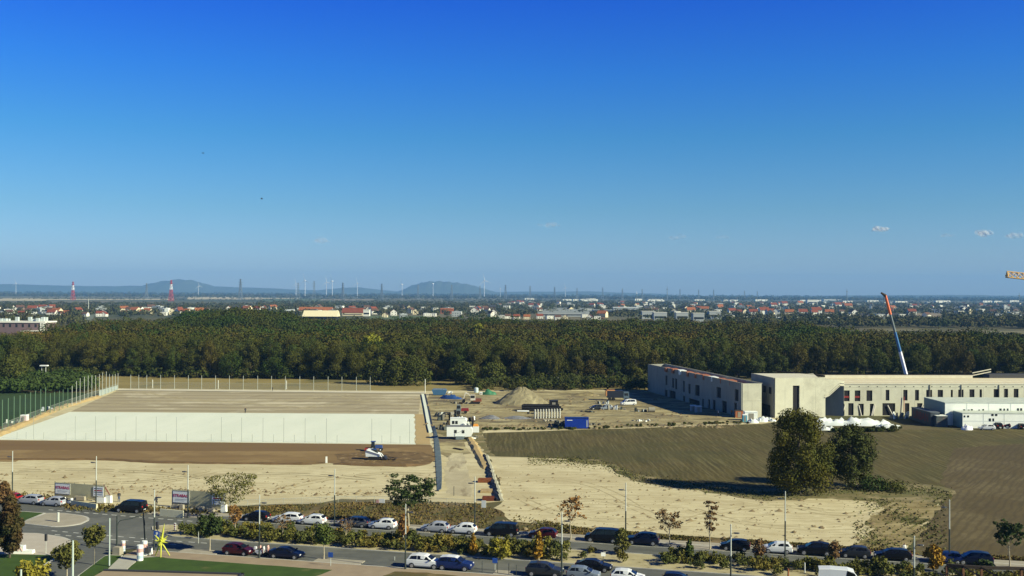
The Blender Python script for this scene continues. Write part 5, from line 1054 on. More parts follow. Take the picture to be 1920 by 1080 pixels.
g = at(302, 1045); g.z = .15; t = empty('sculpture', g, 0, 'bright yellow star shaped sculpture on three legs on the lawn', 'sculpture'); m_y = mat('yellow_paint', (.52, .53, .06), .55)
mb = MB(); hub = Vector((0, 0, 2.0)); mb.tube(hub-Vector((.25, 0, .45)), hub+Vector((.2, 0, .5)), .32, .28, 8); mb.build('hub', m_y, t)
for dx, dy, dz, r in ((-.9, .1, -2.0, .10), (.2, -.7, -2.05, .11), (1.2, .2, -1.95, .10)): mb = MB(); mb.tube(hub, hub+Vector((dx, dy, dz)), .13, .07, 6); mb.build('leg', m_y, t)
for dx, dy, dz, r in ((.45, 0, 2.5, .24), (-1.0, .1, .9, .26), (.9, .1, .8, .2), (-.8, -.4, .25, .2), (1.0, -.2, -.1, .2), (-.35, .5, .6, .22), (.7, .4, .3, .2), (.1, -.7, .5, .2)): mb = MB(); mb.tube(hub, hub+Vector((dx, dy, dz)), r, .03, 6); mb.build('spike', m_y, t)
t.scale = (.9, .9, .95)
for px, py, lb in ((328, 997, 'red and white marker board on the tip of the median'), (132, 940, None)):
    if not lb: continue
    g = at(px, py); g.z = .14; t = empty('marker_board', g, TH, lb, 'marker'); mb = MB(); mb.box(-.14, .14, -.04, .04, .1, 1.15); mb.build('board', m_white, t); mb = MB(); [mb.box(-.14, .14, -.046, -.042, z, z+.16) for z in (.2, .52, .84)]; mb.build('red_stripes', m_net, t); mb = MB(); mb.box(-.25, .25, -.15, .15, 0, .1); mb.build('foot', m_trim, t)
# low sign cube on the corner pavement
g = at(45, 1039); g.z = .15; t = empty('painted_seat', g, 0, 'white block bench with faded red drawing on the corner pavement', 'bench'); mb = MB(); mb.box(-1.25, .1, -.4, .4, 0, 1.0, taper=.03); mb.box(.102, 1.3, -.4, .4, 0, .42, taper=.03); mb.build('body', m_white, t); mb = MB(); mb.path([(-1.1, -.41, .3), (-.9, -.41, .8), (-.6, -.41, .35), (-.3, -.41, .8), (-.05, -.41, .3)], .04, 4); mb.build('red_drawing', m_pink, t)
# ------------------------------------------------------------------ hoardings with banners
m_mesh = mat('beige_screen', (.50, .47, .29), .9, c2=(.43, .40, .25), scale=.8); m_bann = mat('banner_white', (.88, .90, .86), .6); m_red = mat('banner_red', (.42, .02, .05), .6); m_blue = mat('banner_blue', (.03, .05, .14), .6); m_ltb = mat('banner_grey_print', (.42, .46, .50), .7)
def hoarding(label, xa, ya, xb, yb, h, nposts):
    a, b = at(xa, ya), at(xb, yb); t = empty('site_hoarding', a, 0, label, 'hoarding'); v = b-a; L = v.length; d = v.normalized(); n_ = Vector((d.y, -d.x, 0))
    mb = MB(); mb.loft([[Vector((0, 0, .25)), Vector((0, 0, h)), Vector((0, 0, h))-n_*.05, Vector((0, 0, .25))-n_*.05], [v+Vector((0, 0, .25)), v+Vector((0, 0, h)), v+Vector((0, 0, h))-n_*.05, v+Vector((0, 0, .25))-n_*.05]]); mb.build('screen', m_mesh, t)
    for i in range(nposts):
        p = v*(i/(nposts-1)); mb = MB(); mb.tube(p-n_*.12, p-n_*.12+Vector((0, 0, h+.12)), .05, n=6); mb.build('post', m_pd, t); mb = MB(); c = p-n_*.2; mb.box(-.35, .35, -.2, .2, 0, .18, 0, Matrix.Translation(c)); mb.build('foot', m_kerb, t)
    return t, a, d, n_, L
def banner(t, a, d, n_, s0, s1, z0, z1, big, label):
    e = empty('banner', (0, 0, 0)); bpy.data.objects.remove(e)
    mb = MB(); p = d*s0+n_*.03; q = d*s1+n_*.03; o = n_*.04; mb.loft([[p+Vector((0, 0, z0)), p+Vector((0, 0, z1)), p+o+Vector((0, 0, z1)), p+o+Vector((0, 0, z0))][::-1], [q+Vector((0, 0, z0)), q+Vector((0, 0, z1)), q+o+Vector((0, 0, z1)), q+o+Vector((0, 0, z0))][::-1]]); b = mb.build('banner', m_bann, t); b['label'] = label
    mb = MB(); w = .10
    def bar(sa, sb, za, zb): P_ = d*sa+n_*.075; Q_ = d*sb+n_*.075; mb.poly([P_+Vector((0, 0, za)), Q_+Vector((0, 0, za)), Q_+Vector((0, 0, zb)), P_+Vector((0, 0, zb))])
    if big:
        bar(s0, s1, z0, z0+w); bar(s0, s1, z1-w, z1); bar(s0, s0+w, z0+w, z1-w); bar(s1-w, s1, z0+w, z1-w); mb.build('border', m_blue, b)
        c = d*((s0+s1)/2)+n_*.078+Vector((0, 0, z0+(z1-z0)*.60)); text3d('STRABAG', (s1-s0)*.21, m_red, b, face_mat(c, d))
        mb = MB(); bar(s0+.5, s1-.5, z0+(z1-z0)*.28, z0+(z1-z0)*.34); bar(s0+.5, s1-.9, z0+(z1-z0)*.18, z0+(z1-z0)*.22); mb.build('small_print', m_ltb, b)
    else:
        bar(s0+.15, s1-.15, z1-(z1-z0)*.24, z1-(z1-z0)*.16); bar(s0+.15, s1-.15, z1-(z1-z0)*.62, z1-(z1-z0)*.54); mb.build('blue_lines', m_blue, b)
        mb = MB(); bar(s0+.2, s1-.2, z1-(z1-z0)*.46, z1-(z1-z0)*.34); mb.build('red_line', m_red, b); mb = MB(); bar(s0+.2, s1-.2, z1-(z1-z0)*.84, z1-(z1-z0)*.76); mb.build('small_print', m_ltb, b)
h1 = hoarding('beige screened fence with banners behind the silver cars', 102, 934, 195, 941, 2.7, 6)
banner(h1[0], h1[2]*0, h1[2], h1[3], .15, 3.2, .75, 2.6, True, 'white banner with red company lettering') ; L1 = h1[4]
banner(h1[0], None, h1[2], h1[3], L1*.79, L1*.99, .85, 2.45, False, 'small white banner with blue and red lines')
h2 = hoarding('beige screened fence with banners behind the wide thin-leaved tree', 322, 951, 422, 958, 2.9, 6)
banner(h2[0], None, h2[2], h2[3], .15, 3.3, .75, 2.75, True, 'white banner with red company lettering'); L2_ = h2[4]
banner(h2[0], None, h2[2], h2[3], L2_*.76, L2_*.99, .9, 2.6, False, 'small white banner with blue lines')
m_bar = mat('barrier_concrete', (.66, .62, .42), .9, c2=(.58, .54, .37), scale=1)
for xa, ya, xb, yb, h, lb in ((132, 950, 180, 957, 1.0, 'pale low concrete wall in front of the left hoarding'), (299, 968, 343, 972, 1.15, 'pale low concrete wall with tree shadow before the right hoarding')):
    a, b = at(xa, ya), at(xb, yb); v = b-a; d = v.normalized(); n_ = Vector((-d.y, d.x, 0))*.45; t = empty('concrete_barrier', a, 0, lb, 'barrier'); k = 3
    for i in range(k):
        p = v*(i/k); q = v*((i+1)/k)-d*.03; mb = MB(); mb.loft([[p, p+n_, p+n_*.75+Vector((0, 0, h)), p+n_*.2+Vector((0, 0, h))], [q, q+n_, q+n_*.75+Vector((0, 0, h)), q+n_*.2+Vector((0, 0, h))]]); mb.build('barrier_segment', m_bar, t)
for i, (px, py, w, h, lb) in enumerate(((150, 939, 2.0, .6, 'small pale block under the left hoarding'), (190, 944, 1.5, .9, 'white container with red mark at the right end of the left hoarding'), (204, 944, 1.0, 1.2, 'white box beside the leaning red beam'), (329, 957, 1.2, .8, 'small white block left below the right hoarding'), (341, 958, .7, .9, 'narrow yellowish block below the right hoarding'), (420, 962, .9, 1.2, 'white cabinet at the right end of the right hoarding'), (377, 960, .9, .7, 'small grey-white block behind the dark green tree'), (396, 962, .9, .7, 'pale blue block behind the dark green tree'))):
    bollard_block(px, py, w, .6, h, lb, m_white if i in (1, 2, 5) else m_pave)
g = at(202, 938); t = empty('leaning_beam', g, 0, 'dark red beam leaning at the end of the left hoarding', 'beam'); mb = MB(); mb.tube((-.7, 0, 2.6), (.5, 0, .6), .10, n=4); mb.tube((.5, 0, .6), (.62, 0, 0), .1, n=4); mb.build('beam', mat('dark_red_steel', (.13, .03, .025), .7), t)
# ------------------------------------------------------------------ fences of the pitches
m_pole_g = mat('green_pole', (.10, .17, .10), .5); m_pole = mat('galvanised_pole', (.44, .46, .40), .5, metal=.2); m_pole_w = mat('pale_pole', (.60, .60, .52), .6)
m_netx = bpy.data.materials.new('fine_net'); m_netx.use_nodes = True; _n = m_netx.node_tree; _p = _n.nodes['Principled BSDF']; _p.inputs['Base Color'].default_value = (.30, .33, .30, 1); _p.inputs['Alpha'].default_value = .16; _p.inputs['Roughness'].default_value = .9
def postfence(label, posts, name='ball_stop_fence', group=None, r=.07, mlist=None, net=None, cat='fence'):
    g0 = at(posts[0][0], posts[0][1]); t = empty(name, g0, 0, label, cat, group); P = []
    for i, pz in enumerate(posts):
        px, pb, pt = pz[:3]; g = at(px, pb)-g0; sc = (pb-hor(px))/35; h = (pb-pt)/sc; mb = MB(); mb.tube((0, 0, 0), (0, 0, h), r, r*.9, 6); mb.build('post', mlist[i] if mlist else m_pole, t, g); P.append(g)
    if net:
        mb = MB()
        for a, b in zip(P[:-1], P[1:]): mb.poly([a+Vector((0, 0, .1)), b+Vector((0, 0, .1)), b+Vector((0, 0, net)), a+Vector((0, 0, net))])
        mb.build('net', m_netx, t)
        mb = MB()
        for a, b in zip(P[:-1], P[1:]): mb.tube(a+Vector((0, 0, net)), b+Vector((0, 0, net)), .025, n=4, cap=False)
        mb.build('top_wire', m_pole, t)
    return t
bk = [(x, 729+(x-245)*.009, 703+(x-245)*.009) for x in (245, 260, 275, 301, 327, 353, 378, 404, 430, 456, 483, 509, 535, 562, 588, 615, 641, 668, 694)]
postfence('row of tall pale net posts behind the far end of the pitch', bk, net=2.4, r=.09)
for x, a, b, lb in ((286, 728, 712, 'short pale post behind the pitch, left one of three'), (409, 729, 713, 'short pale post behind the pitch, middle one of three'), (537, 730, 714, 'short pale post behind the pitch, right one of three'), (797, 737, 711, 'stout white post at the far right corner of the pitch'), (923, 722, 707, 'white post in the meadow, left of the two beyond the sand heap'), (1046, 722, 707, 'white post in the meadow, right of the two beyond the sand heap')):
    g = at(x, a); sc = (a-hor(x))/35; h = (a-b)/sc; t = empty('marker_post', g, 0, lb, 'post'); mb = MB(); mb.tube((0, 0, 0), (0, 0, h), .16, .14, 8); mb.build('shaft', m_pole_w, t); mb = MB(); mb.box(-.25, .25, -.25, .25, 0, .15); mb.build('foot', m_kerb, t)
la = [(4, 810, 750), (15, 805, 747), (26, 800, 744), (37, 796, 742), (47, 792, 740), (57, 788, 736), (66, 785, 733), (76, 781, 730), (85, 778, 727)]
lb_ = [(94, 776, 738), (102, 773, 735), (111, 770, 733), (118, 767, 731), (127, 764, 728), (135, 761, 724), (143, 758.5, 715), (150, 756, 710), (158, 753, 707), (165, 750.5, 705), (172, 748, 704), (179, 746, 704), (186, 743.5, 702), (192, 741.5, 699), (199, 739, 697), (205, 736.5, 702), (211, 734.5, 703), (216, 732.5, 702), (221, 730.5, 700)]
postfence('row of green net posts nearest the left edge of the photo', la, mlist=[m_pole_g]*9, net=2.0, r=.11); postfence('longer row of grey net posts along the left side of the pitch', lb_, mlist=[m_pole_g]*5+[m_pole]*14, net=2.2, r=.10)
# grey windbreak panel at the far left corner
a, b = at(186, 743), at(221, 730); mb = MB(); v = b-a; n_ = Vector((-v.y, v.x, 0)).normalized()*.06; mb.loft([[a, a+Vector((0, 0, 1.9)), a+n_+Vector((0, 0, 1.9)), a+n_], [b, b+Vector((0, 0, 1.5)), b+n_+Vector((0, 0, 1.5)), b+n_]]); tag(mb.build('screen_fence', mat('grey_green_screen', (.36, .42, .40), .8)), 'low grey-green screen at the far left corner of the pitch', 'fence')
ft = [141, 179, 217, 255, 293, 331, 415, 453, 493, 532, 572, 612, 697, 733, 768]; fs = [32, 49, 82, 124, 161, 198, 236, 274, 312, 351, 396, 434, 473, 513, 552, 591, 632, 716, 750]
pts = sorted([(x, 825+x*.0095, 779+x*.0095) for x in [63]+ft]+[(x, 825+x*.0095, 810+x*.0095) for x in fs])
postfence('front row of thin alternating tall and short posts along the white pitch', pts, r=.05, mlist=[mat('thin_grey_pole', (.30, .33, .29), .6)]*len(pts))
mb = MB(); a, b = at(-14, 825), at(779, 833.6); v = b-a; n_ = Vector((-v.y, v.x, 0)).normalized(); mb.loft([[a-n_*.2, a-n_*.2+Vector((0, 0, .22)), a+n_*.1+Vector((0, 0, .22)), a+n_*.1], [b-n_*.2, b-n_*.2+Vector((0, 0, .22)), b+n_*.1+Vector((0, 0, .22)), b+n_*.1]]); struct(mb.build('kerb', m_fleece))
# right edge of the pitches: pale kerb with a dark trench
for nm, l, w, h, m_ in (('kerb', [(790, 740), (796, 770), (801, 800), (804, 812)], .9, .35, m_fleece),):
    P = pxs(l); mb = MB(); mb.loft([[p, p+Vector((0, 0, h)), p+Vector((w, 0, h)), p+Vector((w, 0, 0))] for p in P]); struct(mb.build(nm, m_))
P = pxs([(792.5, 739), (799, 770), (804, 800), (807, 812)]); mb = MB(); mb.loft([[p+Vector((-.1, 0, .02)), p+Vector((0, 0, .12)), p+Vector((.8, 0, .14)), p+Vector((1.1, 0, .02))] for p in P]); struct(mb.build('drain_channel', m_trim))
P = pxs([(779, 777), (786, 790), (783, 812), (790, 833)]); mb = MB(); mb.poly([P[0]+Vector((0, 0, .06)), P[3]+Vector((-1, 0, .06)), P[3]+Vector((3, 0, .06)), P[1]+Vector((2, 0, .06))])
g0 = None; sd = pxs([(778, 777), (794, 777), (804, 812), (807, 833), (780, 833)]); sheet('sand_edge', roughline(sd, 2, .2), .055, MATS['yellow_sand_bank'])
# leaning grey-blue screened fence running towards the camera
a, b = at(820, 921), at(812, 800); t = empty('screen_fence', a, 0, 'long leaning fence with grey-blue screen running beside the haul road', 'fence'); v = b-a; n = 14
m_scr = mat('grey_blue_screen', (.20, .25, .24), .7, c2=(.165, .205, .20), scale=.4)
for i in range(n):
    p = v*(i/n); q = v*((i+.985)/n); w0 = 1.25*math.sin(math.pi*min(.98, .10+.9*(i/n)))**.5; w1 = 1.25*math.sin(math.pi*min(.98, .10+.9*((i+1)/n)))**.5
    mb = MB(); mb.loft([[p+Vector((0, 0, .1)), p+Vector((w0, 0, .42)), p+Vector((w0+.02, 0, .36)), p+Vector((.05, 0, .04))], [q+Vector((0, 0, .1)), q+Vector((w1, 0, .42)), q+Vector((w1+.02, 0, .36)), q+Vector((.05, 0, .04))]]); mb.build('panel', m_scr, t)
    mb = MB(); mb.box(-.45, .3, -.12, .12, 0, .16, 0, Matrix.Translation(p)); mb.build('foot', m_trim, t)
    mb = MB(); mb.tube(p, p+Vector((w0, 0, .45)), .03, n=4); mb.build('post', m_pole, t)
# wire fence along the verge with small white labels
vf = [(430, 951), (540, 947), (640, 943), (700, 943), (760, 944), (815, 946), (850, 948), (905, 950)]
t = postfence('thin wire fence with small white tags along the weedy verge', [(x, y, y-13) for x in range(430, 906, 34) for y in [np.interp(x, [p[0] for p in vf], [p[1] for p in vf])]], name='wire_fence', r=.035, net=1.1)
for px, py, w, h, lb in ((716, 948, 1.0, .65, 'white notice board on the wire fence'), (708, 948, .5, .5, 'small red and white notice beside the white notice board'), (907, 957, .75, 1.15, 'upright white sign board below the stacked timber')):
    g = at(px, py); t = empty('notice_board', g, TH, lb, 'sign'); mb = MB(); mb.box(-w/2, w/2, -.05, 0, .45, .45+h); mb.build('panel', m_white if 'red' not in lb else m_pink, t)
    for sx in (-w*.35, w*.35): mb = MB(); mb.tube((sx, .04, 0), (sx, .04, .45+h), .03, n=5); mb.build('leg', m_pd, t)
# ------------------------------------------------------------------ site yard objects
def heap(name, label, px, py, rx, ry, h, m, seed, cat='heap', top=.18):
    rg = np.random.default_rng(seed); g = at(px, py); V = []; n = 28; k = 9
    for j in range(k+1):
        t = j/k
        for i in range(n): a = 2*math.pi*i/n; q = (1-t)*(1-top)+top if j < k else top; w = 1+.10*math.sin(a*3+seed)+rg.normal()*.03; V.append((rx*q*w*math.cos(a)+.05*rx*t, ry*q*w*math.sin(a), h*(t**.92)+(rg.normal()*.02*h if 0 < j else -.05)))
    V.append((.05*rx, 0, h*1.01)); Fq = [(j*n+i, j*n+(i+1) % n, (j+1)*n+(i+1) % n, (j+1)*n+i) for j in range(k) for i in range(n)]
    mb = MB(); mb.v = V; mb.f = Fq+[(k*n+i, k*n+(i+1) % n, len(V)-1) for i in range(n)]; mb.m = [0]*len(mb.f); return tag(mb.build(name, m, None, g), label, cat)
heap('gravel_heap', 'large grey-brown cone of gravel behind the yard', 975, 756, 8.6, 6.5, 5.1, mat('gravel_heap', (.25, .215, .13), .95, c2=(.17, .145, .085), scale=.5, c3=(.34, .30, .18), s3=.25, bump=.1), 2, top=.13)
heap('earth_heap', 'low sandy heap right of the large gravel cone', 1098, 741, 5, 3, 1.2, m_yard, 4)
heap('earth_heap', 'low dark grey stone heap in the middle of the yard', 920, 785, 3.0, 2.0, 1.0, mat('grey_stone', (.13, .135, .15), .9, c2=(.22, .22, .23), scale=1.5), 5)
heap('earth_heap', 'flat slate-grey heap between the stone heap and the ring row', 968, 785, 4.4, 1.6, .8, MATS['grey_stone'], 6)
g = at(917, 740); mb = MB(); blob(mb, 5.2, 2.4, 1.9, 71, 10, 7); tag(mb.build('green_tarpaulin', mat('green_tarpaulin', (.04, .17, .085), .6), None, g, 0, True), 'green tarpaulin mound behind the yard', 'tarpaulin')
simple('water_tank', 'pale blue-white tank left of the green tarpaulin', 'tank', 893, 736, drum(mat('pale_blue_plastic', (.50, .62, .62), .5), .75, 1.6)); simple('site_toilet', 'small white box right of the pale tank', 'box', 902, 740, boxy(m_white, 1.0, 1.0, .8))
# blue skip and blue tarpaulin
def skip(t):
    mb = MB(); w = 2.0
    mb.loft([[Vector((-2.0, y, .2)), Vector((-2.6, y, 1.9)), Vector((2.6, y, 1.9)), Vector((2.0, y, .2))] for y in (-w/2, w/2)]); mb.build('body', mat('skip_blue', (.05, .13, .24), .5), t)
    mb = MB(); mb.box(-2.5, 2.5, -w/2+.1, w/2-.1, 1.902, 2.3, taper=.4); mb.build('contents', mat('skip_contents', (.15, .20, .28), .9, c2=(.05, .08, .12), scale=1.5), t)
simple('skip', 'blue-grey skip at the far left end of the yard', 'skip', 824, 741, skip)
g = at(846, 748); mb = MB(); blob(mb, 7.5, 2.2, 1.5, 81, 14, 7); tag(mb.build('blue_tarpaulin', mat('blue_tarpaulin', (.025, .07, .22), .5), None, g, rad(-12), True), 'crumpled dark blue tarpaulin beside the blue-grey skip', 'tarpaulin')
# excavator
def excavator(t, mc=None, k=1.0):
    mc = mc or mat('excavator_white', (.60, .55, .46), .5); mo = mat('excavator_orange', (.20, .07, .04), .5)
    for sy in (-1, 1): mb = MB(); mb.loft([[Vector((x, sy*.95-.25, z)), Vector((x, sy*.95+.25, z))] for x, z in ((-1.6, .35), (-1.3, .05), (1.3, .05), (1.6, .35), (1.3, .7), (-1.3, .7))]+[[Vector((-1.6, sy*.95-.25, .35)), Vector((-1.6, sy*.95+.25, .35))]], cap=False, closed=False); mb.xprism([(-1.6, .35), (-1.3, .05), (1.3, .05), (1.6, .35), (1.3, .7), (-1.3, .7)], sy*.95-.25, sy*.95+.25); mb.build('track', m_trim, t)
    mb = MB(); mb.box(-.6, 2.0, -1.05, 1.05, .75, 1.7, taper=.08); mb.build('engine_housing', mo, t)
    mb = MB(); mb.box(-1.5, .1, -1.05, .0, 1.2, 2.9, taper=.12); cb = mb.build('cab', mc, t)
    mb = MB(); mb.box(-1.3, -.1, -1.075, -1.055, 1.9, 2.7); mb.build('window', m_glass, cb)
    mb = MB(); mb.loft([[Vector((x, y, z)) for y in (.25, .55)] + [Vector((x, y, z-.4)) for y in (.55, .25)] for x, z in ((-.9, 1.7), (-2.2, 3.3), (-3.0, 3.5))]); mb.build('boom', mc, t)
    mb = MB(); mb.loft([[Vector((x, .27, z)), Vector((x, .53, z)), Vector((x-.3, .53, z)), Vector((x-.3, .27, z))] for x, z in ((-2.9, 3.6), (-3.6, 1.3))]); mb.build('dipper_arm', mc, t)
    mb = MB(); mb.xprism([(-3.9, 1.4), (-3.3, 1.3), (-3.2, .5), (-3.8, .1), (-4.3, .5)], .0, .8); mb.build('bucket', m_trim, t)
simple('excavator', 'white and orange excavator with its arm reaching left', 'excavator', 891, 757, excavator, rz=0)
simple('wheel_loader', 'small dark red and grey excavator behind the trailers', 'excavator', 868, 777, lambda t: excavator(t, mat('machine_grey', (.12, .14, .14), .5)), rz=rad(170)) if False else None
def minidumper(t):
    mr = mat('dark_red_machine', (.22, .025, .025), .5)
    for x in (-1.1, 1.1):
        for sy in (-.8, .8): mb = MB(); mb.tube((x, sy-.18, .45), (x, sy+.18, .45), .45, n=14); mb.build('wheel', m_rub, t)
    mb = MB(); mb.box(-.2, 2.0, -.8, .8, .7, 1.5, taper=.1); mb.build('engine_housing', mr, t)
    mb = MB(); mb.box(-1.6, -.25, -.75, .75, .7, 2.5, taper=.15); cb = mb.build('cab', mat('machine_grey', (.16, .19, .20), .5), t); mb = MB(); mb.box(-1.4, -.4, -.775, -.755, 1.5, 2.3); mb.build('window', m_glass, cb)
    mb = MB(); mb.box(-2.4, -1.65, -1, 1, .2, .9, taper=.1); mb.build('bucket', m_trim, t)
simple('loader', 'small loader with dark red back behind the white trailers', 'loader', 866, 775, minidumper)
def junk(seed, n=9, L=4.0, hm=1.4, cols=None):
    def f(t):
        rg = random.Random(seed); cl = cols or [m_trim, m_pd, m_joint, m_wood_d]
        for j, mm in enumerate(cl):
            mb = MB()
            for i in range(n//len(cl)+1):
                x, y = rg.uniform(-L/2, L/2), rg.uniform(-1, 1); w = rg.uniform(.3, 1.0); h = rg.uniform(.3, hm); T_ = Matrix.Translation((x, y, 0)) @ Matrix.Rotation(rg.uniform(0, 3), 4, 'Z') @ Matrix.Rotation(rg.uniform(-.25, .25), 4, 'X'); mb.box(-w/2, w/2, -w*.3, w*.3, 0, h, 0, T_, taper=rg.uniform(0, .08))
            mb.build('debris', mm, t)
    return f
simple('scrap_heap', 'dark jumble of machine parts left of the small loader', 'heap', 846, 788, junk(1, 16, 7, 2.0)); simple('scrap_heap', 'jumble of posts and tools right behind the white trailers', 'heap', 872, 790, junk(2, 12, 6, 1.5, [m_trim, m_white, m_wood_d]))
# white trailers
def trailer(L, h, slant):
    def f(t):
        mb = MB(); mb.xprism([(-L/2, .7), (-L/2, h-.1), (-L/2+.25, h), (L/2-.5, h), (L/2, h-.6), (L/2, 1.3), (L/2-.5, .7)], -1.1, 1.1); b = mb.build('body', m_cwhite, t)
        mb = MB(); mb.box(-L/2-.05, L/2-.2, -1.16, 1.16, h+.003, h+.09); mb.build('roof', mat('dark_roof_strip', (.17, .17, .17), .7) if slant else m_white, t)
        for x in ((-L*.16, L*.14) if slant else (-L*.12, -L*.32)): mb = MB(); mb.box(x-.32, x+.32, -1.125, -1.103, 1.5, 2.3); mb.build('window', m_glass, t)
        for sx in (-.6, .35):
            for sy in (-1, 1): mb = MB(); mb.tube((sx-.2, sy*1.0-.1, .36), (sx-.2, sy*1.0+.1, .36), .36, n=14); mb.build('wheel', m_rub, t)
        mb = MB(); mb.tube((L/2-.5, 0, .6), (L/2+1.3, 0, .55), .07, n=6); mb.tube((L/2+1.2, 0, 0), (L/2+1.2, 0, .6), .07, n=6); mb.build('drawbar', m_pd, t)
        if slant:
            for i in range(4): mb = MB(); mb.box(-.9+i*.02, 1.3-i*.1, -1.3-i*.28, -1.12-i*.28+.08, .72-.18*i, .80-.18*i); mb.build('step', mat('galvanised_steps', (.28, .34, .36), .5) if 'galvanised_steps' not in MATS else MATS['galvanised_steps'], t)
            mb = MB(); mb.tube((-1.0, -1.2, 1.5), (1.0, -1.2, 2.2), .04, n=5); mb.tube((-1.0, -1.2, .8), (-1.0, -1.2, 1.5), .04, n=5); mb.build('handrail', m_pg, t)
    return f
simple('scrap_heap', 'low jumble of pallets and barriers behind the white caravan', 'heap', 855, 797, junk(21, 16, 7, 1.1)); simple('scrap_heap', 'dark stored material at the left side of the trailers', 'heap', 832, 806, junk(22, 10, 3, 1.3)); simple('site_trailer', 'front white site trailer with grey steps', 'trailer', 862, 823, trailer(6.1, 3.1, True)); simple('caravan', 'white caravan standing behind the front site trailer', 'caravan', 860, 805, trailer(4.2, 2.9, False))
g = at(892, 812); t = empty('site_equipment', g, 0, 'white cabinet with an orange top at the right end of the trailers', 'cabinet'); mb = MB(); mb.box(-.8, .8, -.5, .5, .2, 1.7, taper=.03); mb.build('cabinet', m_white, t); mb = MB(); mb.box(-.7, .7, -.45, .45, 1.702, 2.3, taper=.2); mb.build('orange_top', mat('warning_orange', (.72, .30, .05), .6), t)
simple('scrap_heap', 'white bags and boxes behind the front trailer roof', 'heap', 882, 806, junk(6, 10, 3.0, 2.6, [m_white, m_trim, m_cwhite])); simple('scrap_heap', 'pale bits of material on the grass right of the trailer', 'heap', 890, 822, junk(7, 8, 2.4, .8, [m_white, m_joint]))
# big bags / concrete rings in a row, and black pipes
for i in range(10):
    px = 1003+i*5.2; g = at(px, 785-(i*.15)); t = empty('ring_stack', g, 0, 'stack of pale ribbed concrete rings in the row behind the blue container', 'ring stack', 'stacks of pale rings in a row behind the blue container')
    for j in range(5): mb = MB(); mb.tube((0, 0, j*.52+.02), (0, 0, j*.52+.40), .24, .24, 14); mb.tube((0, 0, j*.52+.401), (0, 0, j*.52+.539), .18, .18, 12); mb.build('ring', mat('ring_concrete', (.50, .49, .42), .85) if 'ring_concrete' not in MATS else MATS['ring_concrete'], t)
m_pipe = mat('black_pipe', (.012, .012, .014), .6)
for i in range(15):
    lay = 0 if i < 6 else (1 if i < 11 else 2); j = i if i < 6 else (i-6 if i < 11 else i-11); off = [0, .35, .7][lay]
    a_ = at(978+j*1.2, 770); z = .36+lay*.62; mb = MB(); y = a_.y-2+j*.72+off; mb.tube((a_.x, y, z), (a_.x+11.5-lay*.4, y, z), .34, n=12)
    tag(mb.build('plastic_pipe', m_pipe), 'long black plastic pipe in the pile behind the ring row', 'pipe', 'pile of black pipes in the yard')
simple('storage_box', 'black box at the right end of the pipe pile', 'box', 1038, 770, boxy(m_pipe, 2.6, 2, 3.0, m_trim)); simple('pipe_bundle', 'white bundle lying at the left foot of the black pipes', 'bundle', 980, 773, lambda t: [MB().tube((-1.6, k*.3, .3), (1.9, k*.3-.2, .3), .16, n=8).build('pipe', m_white, t) for k in range(4)])
for lb, px, py, sd, n_, L_, h_, cl in (('spare fence posts and pallets left of the trailers', 826, 781, 41, 12, 3.5, 1.3, [m_trim, m_pd, m_pole]), ('dark stacked parts just above the trailers', 851, 778, 42, 12, 4, 1.5, [m_trim, m_wood_d, m_joint]), ('brown dug earth and boards left of the excavator', 866, 757, 43, 9, 5, .7, [m_wood_d, m_joint]), ('small pallets between the ring row and the stone heaps', 1000, 776, 44, 7, 3, .6, [m_trim, m_joint]), ('white and blue bits beside the blue-grey skip', 838, 737, 45, 8, 4, .8, [m_white, m_ltb]),
        ('scattered yellow boards before the ring row', 1032, 789, 46, 26, 3.2, .3, [m_pave]), ('grey pallets right of the blue container', 1118, 797, 47, 7, 3, .5, [m_joint, m_pd]), ('dark pallets on the gravel above the blue container', 1102, 773, 48, 8, 5, .6, [m_trim, m_pd]), ('grey stacks beside the dark lorry', 1128, 757, 49, 9, 4, 1.2, [m_joint, m_pd, m_ltb])):
    simple('scrap_heap', lb, 'heap', px, py, junk(sd, n_, L_, h_, cl))
# blue container
def bluecont(t):
    mcb = mat('container_blue', (.012, .05, .36), .45, c2=(.010, .042, .30), scale=1); L, Wd, h = 6.1, 2.4, 2.75
    mb = MB(); mb.box(-L/2, L/2, -Wd/2, Wd/2, .15, h); b = mb.build('body', mcb, t)
    mb = MB(); [mb.box(-L/2+.25+i*.26, -L/2+.37+i*.26, -Wd/2-.03, -Wd/2-.002, .3, h-.15) for i in range(20)]; mb.build('ribs', mcb, b)
    mb = MB(); mb.box(L/2-.55, L/2-.3, -Wd/2-.05, -Wd/2-.031, .5, h-.5); mb.build('white_panel', m_ltb, t)
    mb = MB(); mb.box(-L/2+.5, -L/2+1.9, -Wd/2-.045, -Wd/2-.031, h-.6, h-.45); mb.build('white_lettering_strip', m_white, t)
    mb = MB(); mb.box(-L/2-.1, L/2+.1, -Wd/2-.1, Wd/2+.1, h+.002, h+.1); mb.build('roof', mat('container_blue_dark', (.01, .03, .16), .5), t)
simple('shipping_container', 'bright blue container at the edge of the field', 'container', 1081, 803, bluecont); simple('scrap_heap', 'dark machine bits at the left end of the blue container', 'heap', 1051, 799, junk(11, 12, 4.5, 1.6, [m_trim, m_pd, m_joint, m_pipe]))
